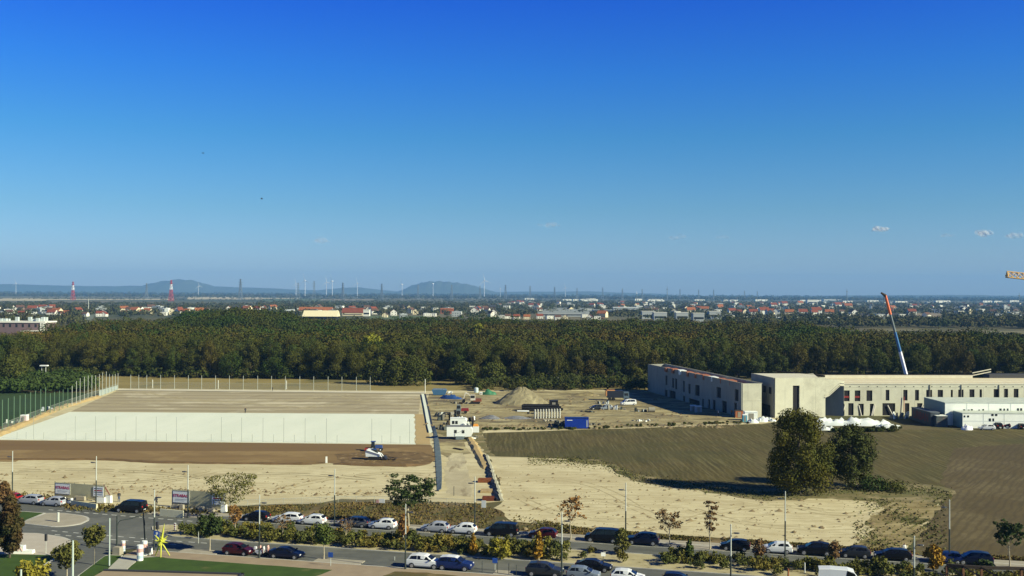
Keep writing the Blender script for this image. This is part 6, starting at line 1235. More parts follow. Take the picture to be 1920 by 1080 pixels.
# dark truck and container by the wing
def truck(t):
    mb = MB(); mb.box(-3.2, 2.0, -1.2, 1.2, 1.0, 3.3); mb.build('box_body', mat('truck_dark', (.02, .025, .04), .5), t); mb = MB(); mb.box(-3.25, -.6, -1.25, 1.25, 3.302, 3.45); mb.box(-3.6, -3.22, -1.2, 1.2, 1.6, 3.3); mb.build('orange_tarpaulin', mat('orange_tarpaulin', (.55, .26, .10), .6), t)
    mb = MB(); mb.box(2.1, 4.1, -1.15, 1.15, .7, 2.9, taper=.15); cb = mb.build('cab', mat('truck_blue_grey', (.09, .13, .17), .5), t); mb = MB(); mb.box(2.5, 3.7, -1.1, -1.08, 1.7, 2.5); mb.build('window', m_glass, cb)
    for x in (-2.2, -1.0, 3.1):
        for sy in (-1.0, 1.0): mb = MB(); mb.tube((x, sy-.15, .5), (x, sy+.15, .5), .5, n=14); mb.build('wheel', m_rub, t)
simple('truck', 'dark lorry with an orange cover beside the wing shadow', 'truck', 1156, 751, truck)
simple('concrete_pipe', 'grey concrete tube lying at the edge of the shadow', 'pipe', 1222, 773, lambda t: MB().tube((-.9, 0, .75), (.9, 0, .75), .75, n=16).build('tube', m_joint, t)); simple('scrap_heap', 'dark stacks and pallets right below the white pickup', 'heap', 1205, 772, junk(14, 12, 5, 1.2, [m_trim, m_pd, m_ltb])); simple('scrap_heap', 'grey blocks and pallets left of the white pickup', 'heap', 1150, 768, junk(15, 12, 7, 1.6, [m_joint, m_pd, m_ltb]))
simple('scrap_heap', 'small white rubble beside the field margin in front of the wing', 'heap', 1205, 790, junk(16, 9, 6, .5, [m_white, m_joint])); simple('scrap_heap', 'white and grey rubble at the foot of the long facade', 'heap', 1690, 785, junk(17, 14, 6, 2.0, [m_white, m_joint, m_pave]))
# compact track loader on the brown soil and small blue tractor behind
def track_loader(t):
    mw = mat('loader_white', (.74, .77, .76), .4)
    for sy in (-.75, .75): mb = MB(); mb.xprism([(-1.3, .4), (-1.0, .05), (1.2, .05), (1.5, .4), (1.0, .75), (-.9, .75)], sy-.2, sy+.2); mb.build('track', m_trim, t)
    mb = MB(); mb.xprism([(-1.6, .7), (-1.7, 1.9), (-1.2, 2.3), (-.6, 2.2), (1.3, 1.2), (1.4, .75)], -.6, .6); mb.build('body', mw, t)
    mb = MB(); mb.xprism([(-.5, 1.5), (-.45, 2.3), (.55, 2.15), (.9, 1.3)], -.55, .55); cb = mb.build('cab', m_glass, t)
    for sy in (-.72, .72): mb = MB(); mb.tube((-1.4, sy, 2.1), (1.4, sy, 1.25), .14, .10, 6); mb.tube((1.4, sy, 1.25), (2.0, sy, .5), .1, n=6); mb.build('lift_arm', mw, t)
    mb = MB(); mb.xprism([(2.0, .1), (2.0, .8), (2.3, .9), (2.9, .15)], -1, 1); mb.build('bucket', m_trim, t)
    mb = MB(); [mb.tube((2.9, y, .35), (4.6, y, .3), .09, n=6) for y in (-.9, .9)]; mb.tube((4.6, -.9, .3), (4.6, .9, .3), .16, n=8); mb.tube((3.6, -.9, .33), (3.6, .9, .33), .1, n=6); mb.tube((3.0, -.9, .9), (4.4, -.9, .7), .06, n=5); mb.build('grader_frame', m_wood_d, t)
simple('track_loader', 'white compact track loader with a dark levelling frame on the brown soil', 'loader', 701, 862, track_loader, rz=rad(-4))
def tractor(t):
    mbl = mat('tractor_blue', (.04, .08, .24), .45)
    mb = MB(); mb.box(-.3, 1.3, -.45, .45, .7, 1.35, taper=.06); mb.build('bonnet', mbl, t); mb = MB(); mb.box(-1.2, -.3, -.55, .55, .9, 2.1, taper=.1); cb = mb.build('cab', m_glass, t); mb = MB(); mb.box(-1.25, -.2, -.6, .6, 2.102, 2.2); mb.build('roof', mbl, cb)
    for x, r in ((-.8, .6), (.95, .4)):
        for sy in (-.6, .6): mb = MB(); mb.tube((x, sy-.15, r), (x, sy+.15, r), r, n=14); w_ = mb.build('wheel', m_rub, t); mb = MB(); mb.tube((x, sy-.17, r), (x, sy+.17, r), r*.4, n=8); mb.build('rim', m_white, w_)
    mb = MB(); mb.box(-2.6, -1.5, -.8, .8, .3, .75, taper=.1); mb.build('red_implement', m_net, t)
simple('tractor', 'small blue tractor with a red implement just behind the white track loader', 'tractor', 706, 846, tractor)
# timber stack and steel by the lot corner
for k, (px, py, w, dp, h, c, lb) in enumerate(((909, 904, 2.4, 1.6, .7, (.26, .085, .03), 'upper rust-red timber stack beside the black bordered bank'), (912, 922, 2.0, 2.4, .4, (.50, .36, .18), 'loose yellow timber between the two rust-red stacks'), (916, 938, 1.9, 1.6, .8, (.17, .045, .022), 'lower dark red timber stack beside the black bordered bank'))):
    def f(t, w=w, dp=dp, h=h, c=c, k=k):
        mm = mat('timber_%s' % 'abc'[k], c, .85, c2=tuple(x*.6 for x in c), scale=2)
        for j in range(5): mb = MB(); rr = random.uniform(-.12, .12); mb.box(-w/2+rr, w/2+rr, -dp/2+j*dp/5, -dp/2+j*dp/5+dp/6, .05, h*random.uniform(.6, 1)); mb.build('board', mm, t)
    simple('timber_stack', lb, 'timber', px, py, f)
# black edged geotextile bank along the lot's left side
P = pxs([(908, 855), (915, 875), (920, 895), (928, 918), (935, 940)]); P = roughline(P, 1.2, .16, False); t = empty('silt_fence', (0, 0, 0), 0, 'black plastic membrane edge with a pale strip along the left side of the sandy lot', 'membrane')
mb = MB(); mb.loft([[Vector((p[0]-.55, p[1], .03)), Vector((p[0]-.35, p[1], .38+random.uniform(-.1, .12))), Vector((p[0]+.05, p[1], .42+random.uniform(-.1, .1))), Vector((p[0]+.2, p[1], .05))] for p in P]); mb.build('black_membrane', m_pipe, t)
mb = MB(); mb.loft([[Vector((p[0]+.22, p[1], .04)), Vector((p[0]+.3, p[1], .35)), Vector((p[0]+.75, p[1], .3)), Vector((p[0]+1.0, p[1], .04))] for p in P]); mb.build('pale_strip', mat('pale_fleece_strip', (.36, .34, .25), .9), t)
simple('plank_pile', 'pair of dark planks lying on the sand left of the field corner', 'planks', 858, 843, lambda t: [MB().box(-1.6, 1.6, -.15+k*.4, .1+k*.4, .05, .25, 0, Matrix.Rotation(rad(-50), 4, 'Z')).build('plank', m_wood_d, t) for k in range(2)])
simple('survey_post', 'thin dark post standing at the end of the haul road', 'post', 851, 930, lambda t: MB().tube((0, 0, 0), (0, 0, 1.7), .05, n=6).build('shaft', m_pd, t))
# ------------------------------------------------------------------ pergola at the bottom right
t = empty('pergola', (0, 0, 0), 0, 'brown wooden pergola with a dark top beam at the bottom right corner', 'pergola'); m_tim = mat('brown_timber', (.16, .075, .035), .8, c2=(.11, .05, .025), scale=2)
pa = [(1775, 1062), (1806, 1065), (1840, 1067), (1915, 1069), (1985, 1071)]; zt = 3.2; PP = [at(x, y, zt) for x, y in pa]
for p in PP: mb = MB(); mb.box(p.x-.13, p.x+.13, p.y-.13, p.y+.13, 0, zt); mb.build('post', m_tim, t)
mb = MB()
for a, b in zip(PP[:-1], PP[1:]): d = (b-a).normalized(); n_ = Vector((-d.y, d.x, 0))*.14; mb.loft([[a-n_+Vector((0, 0, .003)), a+n_+Vector((0, 0, .003)), a+n_+Vector((0, 0, .36)), a-n_+Vector((0, 0, .36))], [b-n_+Vector((0, 0, .003)), b+n_+Vector((0, 0, .003)), b+n_+Vector((0, 0, .36)), b-n_+Vector((0, 0, .36))]])
mb.build('top_beam', m_wood_d, t)
mb = MB(); a, b = PP[0]-Vector((0, 5, 0)), PP[4]-Vector((0, 5, 0))
for p, q in zip(PP, PP[1:]): pass
for p in PP: mb.tube(p+Vector((0, 0, .18)), p+Vector((0, -4.5, .18)), .09, n=4)
mb.build('cross_beams', m_tim, t)
simple('orange_post', 'short orange post in the median left of the white van', 'post', 1478, 1085, lambda t: MB().tube((0, 0, 0), (0, 0, 1.2), .12, .1, 8).build('shaft', mat('orange_brown_paint', (.36, .13, .05), .7), t)); simple('white_post', 'short pale post in the median above the orange one', 'post', 1509, 1076, lambda t: MB().tube((0, 0, 0), (0, 0, 1.4), .07, .06, 8).build('shaft', m_white, t))
simple('information_board', 'small white board in the bare part of the median', 'sign', 1131, 1050, lambda t: [MB().box(-.3, .3, -.04, 0, .5, 1.0).build('panel', m_white, t), MB().tube((0, .03, 0), (0, .03, .9), .04, n=6).build('leg', m_pd, t)])
for px, py in ((904, 1075), (933, 1077), (954, 1079), (968, 1082)):
    g = at(px, py); t = empty('fence_post', g, 0, 'thin grey post on the near pavement beside the blue car', 'post', 'thin posts on the near pavement'); MB().tube((0, 0, 0), (0, 0, 1.5), .035, n=6).build('shaft', m_pd, t)
# ------------------------------------------------------------------ people, motorcycles, birds
def personmesh(pose):
    J = {'pelvis': (0, 0, .95), 'chest': (0, .02, 1.25), 'neck': (0, 0, 1.46), 'head': (0, -.02, 1.62), 'top': (0, -.02, 1.72), 'sl': (.19, 0, 1.40), 'el': (.26, .02, 1.12), 'hl': (.25, -.08, .86), 'sr': (-.19, 0, 1.40), 'er': (-.27, .02, 1.12), 'hr': (-.26, -.08, .86), 'kl': (.11, -.03, .50), 'al': (.12, .03, .09), 'tl': (.13, -.14, .04), 'kr': (-.11, .0, .50), 'ar': (-.13, .05, .09), 'tr': (-.14, -.12, .04)}
    J.update(pose); names = list(J); E_ = [('pelvis', 'chest'), ('chest', 'neck'), ('neck', 'head'), ('head', 'top'), ('chest', 'sl'), ('sl', 'el'), ('el', 'hl'), ('chest', 'sr'), ('sr', 'er'), ('er', 'hr'), ('pelvis', 'kl'), ('kl', 'al'), ('al', 'tl'), ('pelvis', 'kr'), ('kr', 'ar'), ('ar', 'tr')]
    RR = dict(pelvis=.15, chest=.165, neck=.065, head=.095, top=.07, sl=.075, el=.05, hl=.045, sr=.075, er=.05, hr=.045, kl=.075, al=.05, tl=.045, kr=.075, ar=.05, tr=.045)
    me = bpy.data.meshes.new('p'); me.from_pydata([J[n_] for n_ in names], [(names.index(a), names.index(b)) for a, b in E_], []); o = bpy.data.objects.new('p', me); COL.objects.link(o)
    md = o.modifiers.new('s', 'SKIN'); sk = me.skin_vertices[0].data if me.skin_vertices else None
    if sk is None:
        bpy.context.view_layer.update(); sk = me.skin_vertices[0].data
    for i, n_ in enumerate(names): sk[i].radius = (RR[n_],)*2; sk[i].use_root = (n_ == 'pelvis')
    o.modifiers.new('u', 'SUBSURF').levels = 1; bpy.context.view_layer.update()
    m2 = bpy.data.meshes.new_from_object(o.evaluated_get(bpy.context.evaluated_depsgraph_get())); bpy.data.objects.remove(o); return m2
def person(label, px, py, top, legs, pose={}, rz=0, z=0):
    me = personmesh(pose); me.name = 'person'; me.materials.clear()
    sk = mat('skin', (.42, .25, .17), .7) if 'skin' not in MATS else MATS['skin']; hair = mat('hair', (.03, .02, .015), .8) if 'hair' not in MATS else MATS['hair']
    for m_ in (legs, top, sk, hair): me.materials.append(m_)
    for p in me.polygons:
        c = p.center; p.material_index = 3 if c.z > 1.66 else (2 if c.z > 1.5 or (abs(c.x) > .2 and c.z < .93) else (1 if c.z > .95 or abs(c.x) > .2 and c.z > .9 else 0)); p.use_smooth = True
    g = at(px, py); g.z = z; return tag(link('person', me, None, g, rz), label, 'person')
mt_d = mat('dark_cloth', (.03, .032, .04), .9); mt_r = mat('hi_vis_orange', (.75, .22, .03), .8); mt_b = mat('blue_jeans', (.05, .08, .16), .9); mt_w = mat('white_shirt', (.65, .65, .62), .9)
person('worker in dark clothes standing at the far edge of the drained pitch', 460, 775, mt_d, mt_d, rz=.4); person('worker in dark clothes at the pale edge of the pitch', 511, 734, mt_d, mt_d, {'hl': (.3, -.3, 1.1)}, rz=2)
person('pedestrian in dark clothes standing right of the black van by the fence', 293, 948, mt_d, mt_d, {'kl': (.11, -.12, .52), 'tr': (-.14, -.05, .05)}, rz=1.3); person('person in dark jacket left of the black van at the wire fence', 223, 941, mt_d, mt_b, rz=.5)
person('worker in a white shirt in the shadow of the long wing', 1347, 780, mt_w, mt_d, rz=1); person('worker in hi-vis orange at the shaded corner of the sunlit end wall', 1372, 779, mt_r, mt_d, rz=.2)
person('person in a white shirt behind the parked estate car at the right', 1696, 1042, mt_w, mt_b, rz=.3)
def motorbike(mc):
    def f(t):
        for x in (-.65, .65): mb = MB(); mb.tube((x, -.07, .3), (x, .07, .3), .3, n=14); mb.build('wheel', m_rub, t)
        mb = MB(); mb.xprism([(-.75, .55), (-.8, .85), (-.1, .9), (.2, .55), (.1, .3), (-.4, .3)], -.16, .16); mb.build('body', mc, t); mb = MB(); mb.xprism([(-.7, .86), (-.7, .96), (0, .98), (.05, .9)], -.14, .14); mb.build('seat', m_trim, t)
        mb = MB(); mb.tube((.65, 0, .3), (.45, 0, 1.05), .05, n=6); mb.tube((.45, -.35, 1.08), (.45, .35, 1.08), .03, n=6); mb.build('handlebar', m_pd, t); mb = MB(); mb.xprism([(.5, .5), (.35, 1.0), (.45, 1.35), (.52, 1.0)], -.2, .2); mb.build('front_shield', mc, t); mb = MB(); mb.box(-.95, -.62, -.2, .2, .9, 1.25, taper=.04); mb.build('top_box', mc, t)
    return f
simple('scooter', 'white and red scooter parked behind the lamp post', 'scooter', 489, 1043, motorbike(mat('scooter_white', (.6, .6, .6), .4)), RN); simple('scooter', 'second scooter parked close to the dark blue saloon', 'scooter', 497, 1041, motorbike(m_pink), RN)
simple('motorcycle', 'white and black motorcycle at the end of the silver cars', 'motorcycle', 126, 948, motorbike(m_white), RF); simple('motorcycle', 'dark motorcycle beside the white one at the left', 'motorcycle', 131, 948, motorbike(mt_d), RF+.5)
for px, py, D, lb in ((381, 287, 90, 'tiny dark bird high in the sky, the higher of two'), (491, 373, 95, 'tiny dark bird in the sky, the lower of two')):
    p = atD(px, py, D); mb = MB(); mb.loft([[Vector((x, r*math.cos(a), r*math.sin(a))) for a in (0, 1.57, 3.14, 4.71)] for x, r in ((-.12, .005), (-.05, .03), (.05, .028), (.11, .005))]); up = .1 if px > 400 else .02
    for s in (-1, 1): mb.loft([[Vector((-.04, 0, .0)), Vector((.05, 0, .0)), Vector((.05, 0, .008))], [Vector((-.05, s*.12, up)), Vector((.02, s*.12, up)), Vector((.02, s*.12, up+.006))], [Vector((-.08, s*.22, up*.8)), Vector((-.07, s*.22, up*.8)), Vector((-.07, s*.22, up*.8+.004))]])
    mb.box(-.17, -.1, -.03, .03, -.005, .005); tag(mb.build('bird', mt_d, None, p, .4), lb, 'bird')
# ------------------------------------------------------------------ far zone: village, trees, fields, masts, hills
rng = np.random.default_rng(77)
m_farleaf = tintmat('far_tree_foliage', [(.040, .055, .018), (.055, .062, .020), (.07, .062, .024), (.035, .05, .018)], (.075, .065, .028))
H_W = {k: mat('house_wall_'+k, c, .85) for k, c in dict(white=(.74, .72, .63), cream=(.74, .64, .42), grey=(.36, .38, .38), ochre=(.60, .36, .15), brown=(.20, .13, .10)).items()}
H_R = {k: mat('house_roof_'+k, c, .85, c2=tuple(x*.75 for x in c), scale=.3) for k, c in dict(red=(.23, .06, .028), brown=(.13, .07, .045), orange=(.36, .12, .045), grey=(.20, .21, .215), dark=(.05, .05, .055), silver=(.50, .53, .52)).items()}
hproto = {}
def house(kind, wall_, roof, w, d, h, rh, lv=2):
    """gable (ridge along x), flat or hip house: walls, roof, windows"""
    t = empty('house'); mb = MB()
    if kind == 'flat': mb.box(-w/2, w/2, -d/2, d/2, 0, h)
    elif kind == 'gableend':
        mb.xprism([(-w/2, 0), (-w/2, h), (0, h+rh), (w/2, h), (w/2, 0)], -d/2, d/2)
    else: mb.loft([[Vector((x, -d/2, 0)), Vector((x, -d/2, h)), Vector((x, 0, h+rh)), Vector((x, d/2, h)), Vector((x, d/2, 0))] for x in (-w/2, w/2)])
    wl = mb.build('wall', H_W[wall_], t); mb = MB(); o = .5
    if kind == 'flat': mb.box(-w/2-.2, w/2+.2, -d/2-.2, d/2+.2, h+.01, h+.35); mb.box(-w*.2, w*.1, -d*.1, d*.25, h+.36, h+1.2)
    elif kind == 'gableend':
        for s in (-1, 1): mb.loft([[Vector((s*(w/2+o), y, h-o*rh/(w/2)+.02)), Vector((0, y, h+rh+.02)), Vector((0, y, h+rh+.3)), Vector((s*(w/2+o), y, h-o*rh/(w/2)+.3))] for y in (-d/2-.3, d/2+.3)])
    else:
        for s in (-1, 1): mb.loft([[Vector((x, s*(d/2+o), h-o*rh/(d/2)+.02)), Vector((x, 0, h+rh+.02)), Vector((x, 0, h+rh+.3)), Vector((x, s*(d/2+o), h-o*rh/(d/2)+.3))] for x in (-w/2-.3, w/2+.3)])
        mb.box(w*.18, w*.18+.8, .3, 1.1, h+rh*.5, h+rh+1)
    mb.build('roof', H_R[roof], t)
    mb = MB(); n = max(2, int(w/3.2))
    for k in range(lv):
        for i in range(n): x = -w/2+(i+.5)*w/n; mb.box(x-.55, x+.55, -d/2-.05, -d/2-.01, 1.0+k*2.8, 2.3+k*2.8)
    mb.build('windows', m_glass, t); return t
HK = [('gable', 'white', 'red', 12, 9, 5.5, 3.4, 'white house with a red tiled roof in the far village'), ('gable', 'white', 'brown', 11, 9, 5.2, 3.2, 'white house with a brown roof in the far village'), ('gableend', 'white', 'red', 9, 12, 5.0, 3.6, 'white gabled house front with red roof slopes in the far village'), ('gable', 'cream', 'orange', 12, 10, 5.0, 3.4, 'cream house with a bright orange roof in the far village'),
      ('flat', 'white', 'grey', 12, 10, 6.5, 0, 'white flat roofed house in the far village'), ('flat', 'grey', 'silver', 14, 11, 7, 0, 'grey flat roofed block in the far village'), ('gable', 'brown', 'dark', 11, 9, 4.5, 3.0, 'dark roofed low house in the far village'), ('gableend', 'cream', 'brown', 9, 11, 5, 3.4, 'cream gabled house in the far village')]
HP = [house(*k[:7]) for k in HK]; hused = [0]*len(HK)
def put_house(i, x, y, rz, sc=1., label=None, scx=None):
    if not hused[i] and label is None: o = HP[i]; hused[i] = 1
    else: o = dup(HP[i])
    o.location = (x, y, 0); o.rotation_euler = (0, 0, rz); s = sc; o.scale = (s*(scx or 1), s, s); tag(o, label or HK[i][7], 'house', None if label else 'houses of the far village'); return o
occ = []
# placed ones, read from the photo: (px, base y, width px, kind)
PH = [(18, 590, 14, 1), (42, 592, 14, 0), (62, 590, 12, 4), (8, 588, 12, 4), (98, 591, 16, 0), (112, 591, 10, 2), (125, 589, 12, 3), (160, 592, 9, 1), (188, 592, 14, 0), (196, 592, 7, 2), (234, 588, 10, 3), (246, 587, 9, 2), (268, 587, 10, 3), (277, 586, 14, 3), (307, 590, 12, 4), (324, 588, 12, 7), (352, 584, 10, 3), (372, 584, 8, 2), (495, 583, 9, 0), (502, 585, 7, 4),
      (722, 594, 10, 7), (738, 590, 12, 2), (756, 594, 12, 5), (800, 592, 12, 4), (812, 592, 8, 4), (858, 590, 14, 4), (890, 588, 14, 2), (925, 590, 12, 2), (940, 596, 10, 4), (952, 596, 8, 1), (968, 597, 10, 0), (988, 597, 12, 3), (1012, 596, 12, 0), (1030, 597, 9, 4), (1046, 598, 9, 1), (1060, 597, 9, 7), (1096, 594, 6, 4), (1106, 598, 10, 2), (1120, 598, 9, 4), (1128, 597, 9, 6), (950, 578, 12, 4), (978, 571, 10, 4), (1014, 572, 8, 4), (1265, 588, 12, 7), (1295, 586, 16, 3), (1322, 583, 14, 3), (1345, 586, 14, 4), (1358, 595, 12, 5), (1370, 596, 10, 4), (1210, 573, 8, 4), (1245, 580, 9, 4), (1372, 587, 14, 0), (1385, 588, 12, 0),
      (1412, 590, 16, 0), (1432, 588, 18, 0), (1455, 590, 14, 2), (1480, 590, 16, 3), (1505, 590, 16, 0), (1530, 588, 18, 0), (1555, 590, 16, 3), (1450, 575, 12, 0), (1470, 572, 14, 0), (1500, 570, 12, 3), (1570, 575, 14, 0), (1590, 577, 14, 3), (1600, 590, 12, 2), (1628, 599, 12, 2), (1650, 596, 16, 4), (1665, 594, 10, 2), (1690, 594, 12, 4), (1705, 597, 12, 4), (1775, 590, 10, 4), (1790, 588, 9, 4), (1850, 597, 10, 4), (1872, 594, 14, 4), (1900, 592, 16, 4), (1915, 597, 10, 5), (1885, 587, 12, 4), (1840, 601, 9, 4), (1410, 580, 10, 1), (1350, 572, 10, 4), (1380, 570, 8, 4)]
for px, py, wpx, i in PH:
    g = at(px, py+1.5); s = wpx/1920*g.y/HK[i][3]; s = max(.75, min(1.6, s)); put_house(i, g.x, g.y, rad(random.uniform(-14, 14)), s); occ.append((g.x, g.y))
k = 0
while k < 235:
    px = random.uniform(-60, 1980)
    if px < 480: D = random.uniform(1500, 1950)
    elif px < 900: D = random.uniform(1520, 2300)
    elif px < 1400: D = random.uniform(1500, 3800)
    else: D = random.uniform(1500, 4200)
    if random.random() > (.45 if px < 900 else 1): continue
    p = atD(px, 580, D)
    if any((p.x-a)**2+(p.y-b)**2 < 22**2 for a, b in occ): continue
    i = random.choice([0, 1, 1, 3, 4, 4, 4, 2, 6, 7, 5, 5]); put_house(i, p.x, D, rad(random.uniform(-35, 35)), random.uniform(.9, 1.25)*(.95 if D > 2500 else 1)); occ.append((p.x, D)); k += 1
# landmarks
def longhall(label, x0, x1, yb, h, roofm, wallm, depth=22, rh=0., name='warehouse', cat='hall', openz=None):
    a, b = at(x0, yb), at(x1, yb); L = b.x-a.x; t = empty(name, a, 0, label, cat); mb = MB()
    if rh:
        mb.loft([[Vector((x, 0, 0)), Vector((x, 0, h)), Vector((x, depth/2, h+rh)), Vector((x, depth, h)), Vector((x, depth, 0))] for x in (0, L)]); mb.build('wall', wallm, t); mb = MB()
        for s in (0, 1): mb.loft([[Vector((x, -.5 if not s else depth+.5, h-.1)), Vector((x, depth/2, h+rh+.02)), Vector((x, depth/2, h+rh+.35)), Vector((x, -.5 if not s else depth+.5, h+.25))] for x in (-.5, L+.5)])
        mb.build('roof', roofm, t)
    else: mb.box(0, L, 0, depth, 0, h); mb.build('wall', wallm, t); mb = MB(); mb.box(-.4, L+.4, -.4, depth+.4, h+.01, h+.5); mb.build('roof', roofm, t)
    mb = MB(); n = max(3, int(L/6)); mb.box(L*.06, L*.94, -.08, -.02, h*.3, h*.55); mb.build('windows', m_glass, t); return t
longhall('long pale yellow hall with an open dark ground floor at the wood edge', 568, 633, 598, 3.2, m_fleece, m_dark, 24); a, b = at(568, 598), at(633, 598)
t = bpy.context.scene.objects.get('warehouse'); mb = MB(); L = b.x-a.x; mb.loft([[Vector((x, -1.5, 3.3)), Vector((x, 12, 11.0)), Vector((x, 24, 3.3))] for x in (-1, L+1)]); mb.build('sloping_roof', mat('cream_metal_roof', (.74, .66, .42), .7), t)
longhall('long red roofed house row right of the yellow hall', 641, 682, 592, 4.5, H_R['red'], H_W['cream'], 14, 7, 'house_row', 'house'); longhall('red roofed farmhouse behind the yellow hall', 560, 625, 588, 5, H_R['orange'], H_W['white'], 12, 5.5, 'farmhouse', 'house'); longhall('white high villa right of the red roofed row', 681, 693, 593, 9.5, H_W['white'], H_W['white'], 10, 0, 'villa', 'house'); longhall('green-white roofed shed left of the yellow hall', 534, 551, 590, 5.5, H_R['silver'], H_W['white'], 12, 2.5, 'shed', 'shed')
longhall('red brick coloured block before the middle of the village', 826, 850, 588, 7, H_R['orange'], mat('red_render', (.42, .12, .05), .85), 14, 2, 'apartment_building', 'building'); longhall('long white building with tall light roof in the middle village', 880, 915, 580, 6, H_W['white'], H_W['white'], 14, 1, 'long_building', 'building')
for i in range(4): longhall(['front', 'second', 'third', 'rear'][i]+' row of grey flat roofed terraced houses in the middle of the village', 1008+i*6, 1098+i*5, 593.5-i*3.2, 6.5, H_R['silver'], H_W['grey'], 10, 0, 'terraced_houses', 'houses')
longhall('dark blue and silver long hall right of the terraced rows', 1112, 1148, 589, 7, H_R['silver'], mat('hall_dark_blue', (.05, .08, .14), .6), 25, 0); longhall('long pale roofed hall above the dark blue hall', 1150, 1196, 585, 8, H_R['silver'], H_W['grey'], 25, 1.5)
for i, (x0, x1, y, lb) in enumerate(((1204, 1228, 598, 'grey flat block at the village edge, leftmost of five'), (1226, 1250, 601, 'grey and white flat block at the village edge, second of five'), (1268, 1290, 601, 'grey flat block at the village edge, middle of five'), (1300, 1320, 603, 'tall grey flat block at the village edge, fourth of five'), (1330, 1350, 598, 'pale flat block at the village edge, last of five'))):
    longhall(lb, x0, x1, y, 10.5, H_W['white'], H_W['grey'], 16, 0, 'apartment_block', 'building')
longhall('long low white industrial hall with a blue-grey wall', 1402, 1592, 603.5, 5.5, mat('white_industrial_roof', (.64, .66, .62), .6), mat('blue_grey_cladding', (.10, .15, .18), .6), 40, 0); longhall('white cubic building on the skyline of the right village', 1514, 1530, 571, 17, H_W['white'], H_W['white'], 25, 0, 'large_building', 'building'); longhall('wide flat white hall beyond the white cubic building', 1545, 1570, 564, 9, H_W['white'], H_W['white'], 40, 0)
longhall('white pyramid roofed hall at the end of the long industrial hall', 1592, 1604, 598, 2, H_W['white'], H_W['white'], 12, 5, 'pavilion', 'hall')
for i in range(26):
    px = random.uniform(960, 1900); D = random.uniform(4200, 5600); p = atD(px, 560, D); o = dup(HP[4]); o.location = (p.x, D, 0); sx = random.uniform(3, 7); o.scale = (sx, 2, random.uniform(1.2, 1.8)); tag(o, 'pale commercial hall on the far plain', 'hall', 'pale halls on the far plain')
# white and brown stepped apartment house at the left edge
t = empty('terrace_apartments', (0, 0, 0), 0, 'white stepped apartment house with brown facade at the left edge behind trees', 'building'); D = 730; a = atD(-60, 620, D); b = atD(84, 620, D); L = b.x-a.x
mb = MB(); mb.box(a.x, b.x, D, D+18, 0, 12.2); mb.build('wall', mat('brown_facade', (.20, .13, .13), .85, c2=(.15, .11, .12), scale=.2), t); mb = MB(); mb.box(a.x-.5, b.x+.5, D-.6, D+18.5, 12.21, 13.2); mb.box(b.x-3.2, b.x+.4, D-.6, D-.05, 6, 12.2); mb.build('roof', H_W['white'], t)
mb = MB(); rg = random.Random(4)
for i in range(13): x = a.x+L*.3+rg.uniform(0, L*.66); y = D+rg.uniform(2, 14); mb.box(x-1, x+1.2, y-1, y+1, 13.21, 13.21+rg.uniform(1, 3.2))
mb.build('roof_units', mat('roof_unit_grey', (.50, .56, .54), .6), t)
for i in range(12): x = a.x+L*(i+.4)/12; mb = MB(); mb.box(x, x+1.5, D-.05, D-.01, 9, 11.2); mb.build('window', m_glass, t)
mb = MB(); mb.box(b.x-14, b.x-2, D-6, D-.1, 0, 6.2); mb.build('lower_terrace', H_W['ochre'], t); mb = MB(); mb.box(b.x-14.3, b.x-1.7, D-6.3, D+0-.1, 6.21, 6.8); mb.build('terrace_parapet', H_W['white'], t)
# the road running away at the left, with its tall pole, and the roofed lamp gate between the trees
P = [at(148, 622), at(160, 607), at(172, 592), at(176, 583)]; mb = MB(); w = 4.5; mb.loft([[p+Vector((-w, 0, .3)), p+Vector((-w, 0, .32)), p+Vector((w, 0, .32)), p+Vector((w, 0, .3))] for p in P], closed=False, cap=False); struct(mb.build('far_road', mat('far_road_grey', (.16, .18, .13), .9)))
sheet('lane', pxs([(58, 712), (84, 712), (80, 702), (60, 702)]), .02, m_pave)
t = empty('gate_canopy', at(80, 711), 0, 'small pale roofed lamp gate between the trees at the left', 'canopy')
for sx in (-.4, 1.2): MB().tube((sx, 0, 0), (sx, 0, 5.2), .14, n=6).build('post', m_pg, t)
MB().box(-.9, 2.0, -.8, .8, 5.2, 5.6).build('roof', m_white, t)
simple('covered_heap', 'pale covered heap beside the lane between the trees', 'heap', 66, 708, lambda t: (lambda mb: (blob(mb, 5.5, 3, 1.6, 90, 10, 7), mb.build('cover', m_tarp, t, smooth=True)))(MB()))
simple('site_wc', 'small white and pink cabin among the green net posts', 'cabin', 46, 792, boxy(mat('pinkish_white', (.66, .52, .52), .6), 1.7, 1.5, 1.9)); simple('bench_frame', 'grey metal frame heap among the green net posts', 'frame', 30, 793, junk(31, 8, 4, 1.4, [m_pg, m_pd])); simple('grass_machine', 'small silver machine on the grass by the net posts', 'machine', 89, 770, junk(32, 8, 3, 1.2, [m_pg, m_ltb, m_pd]))
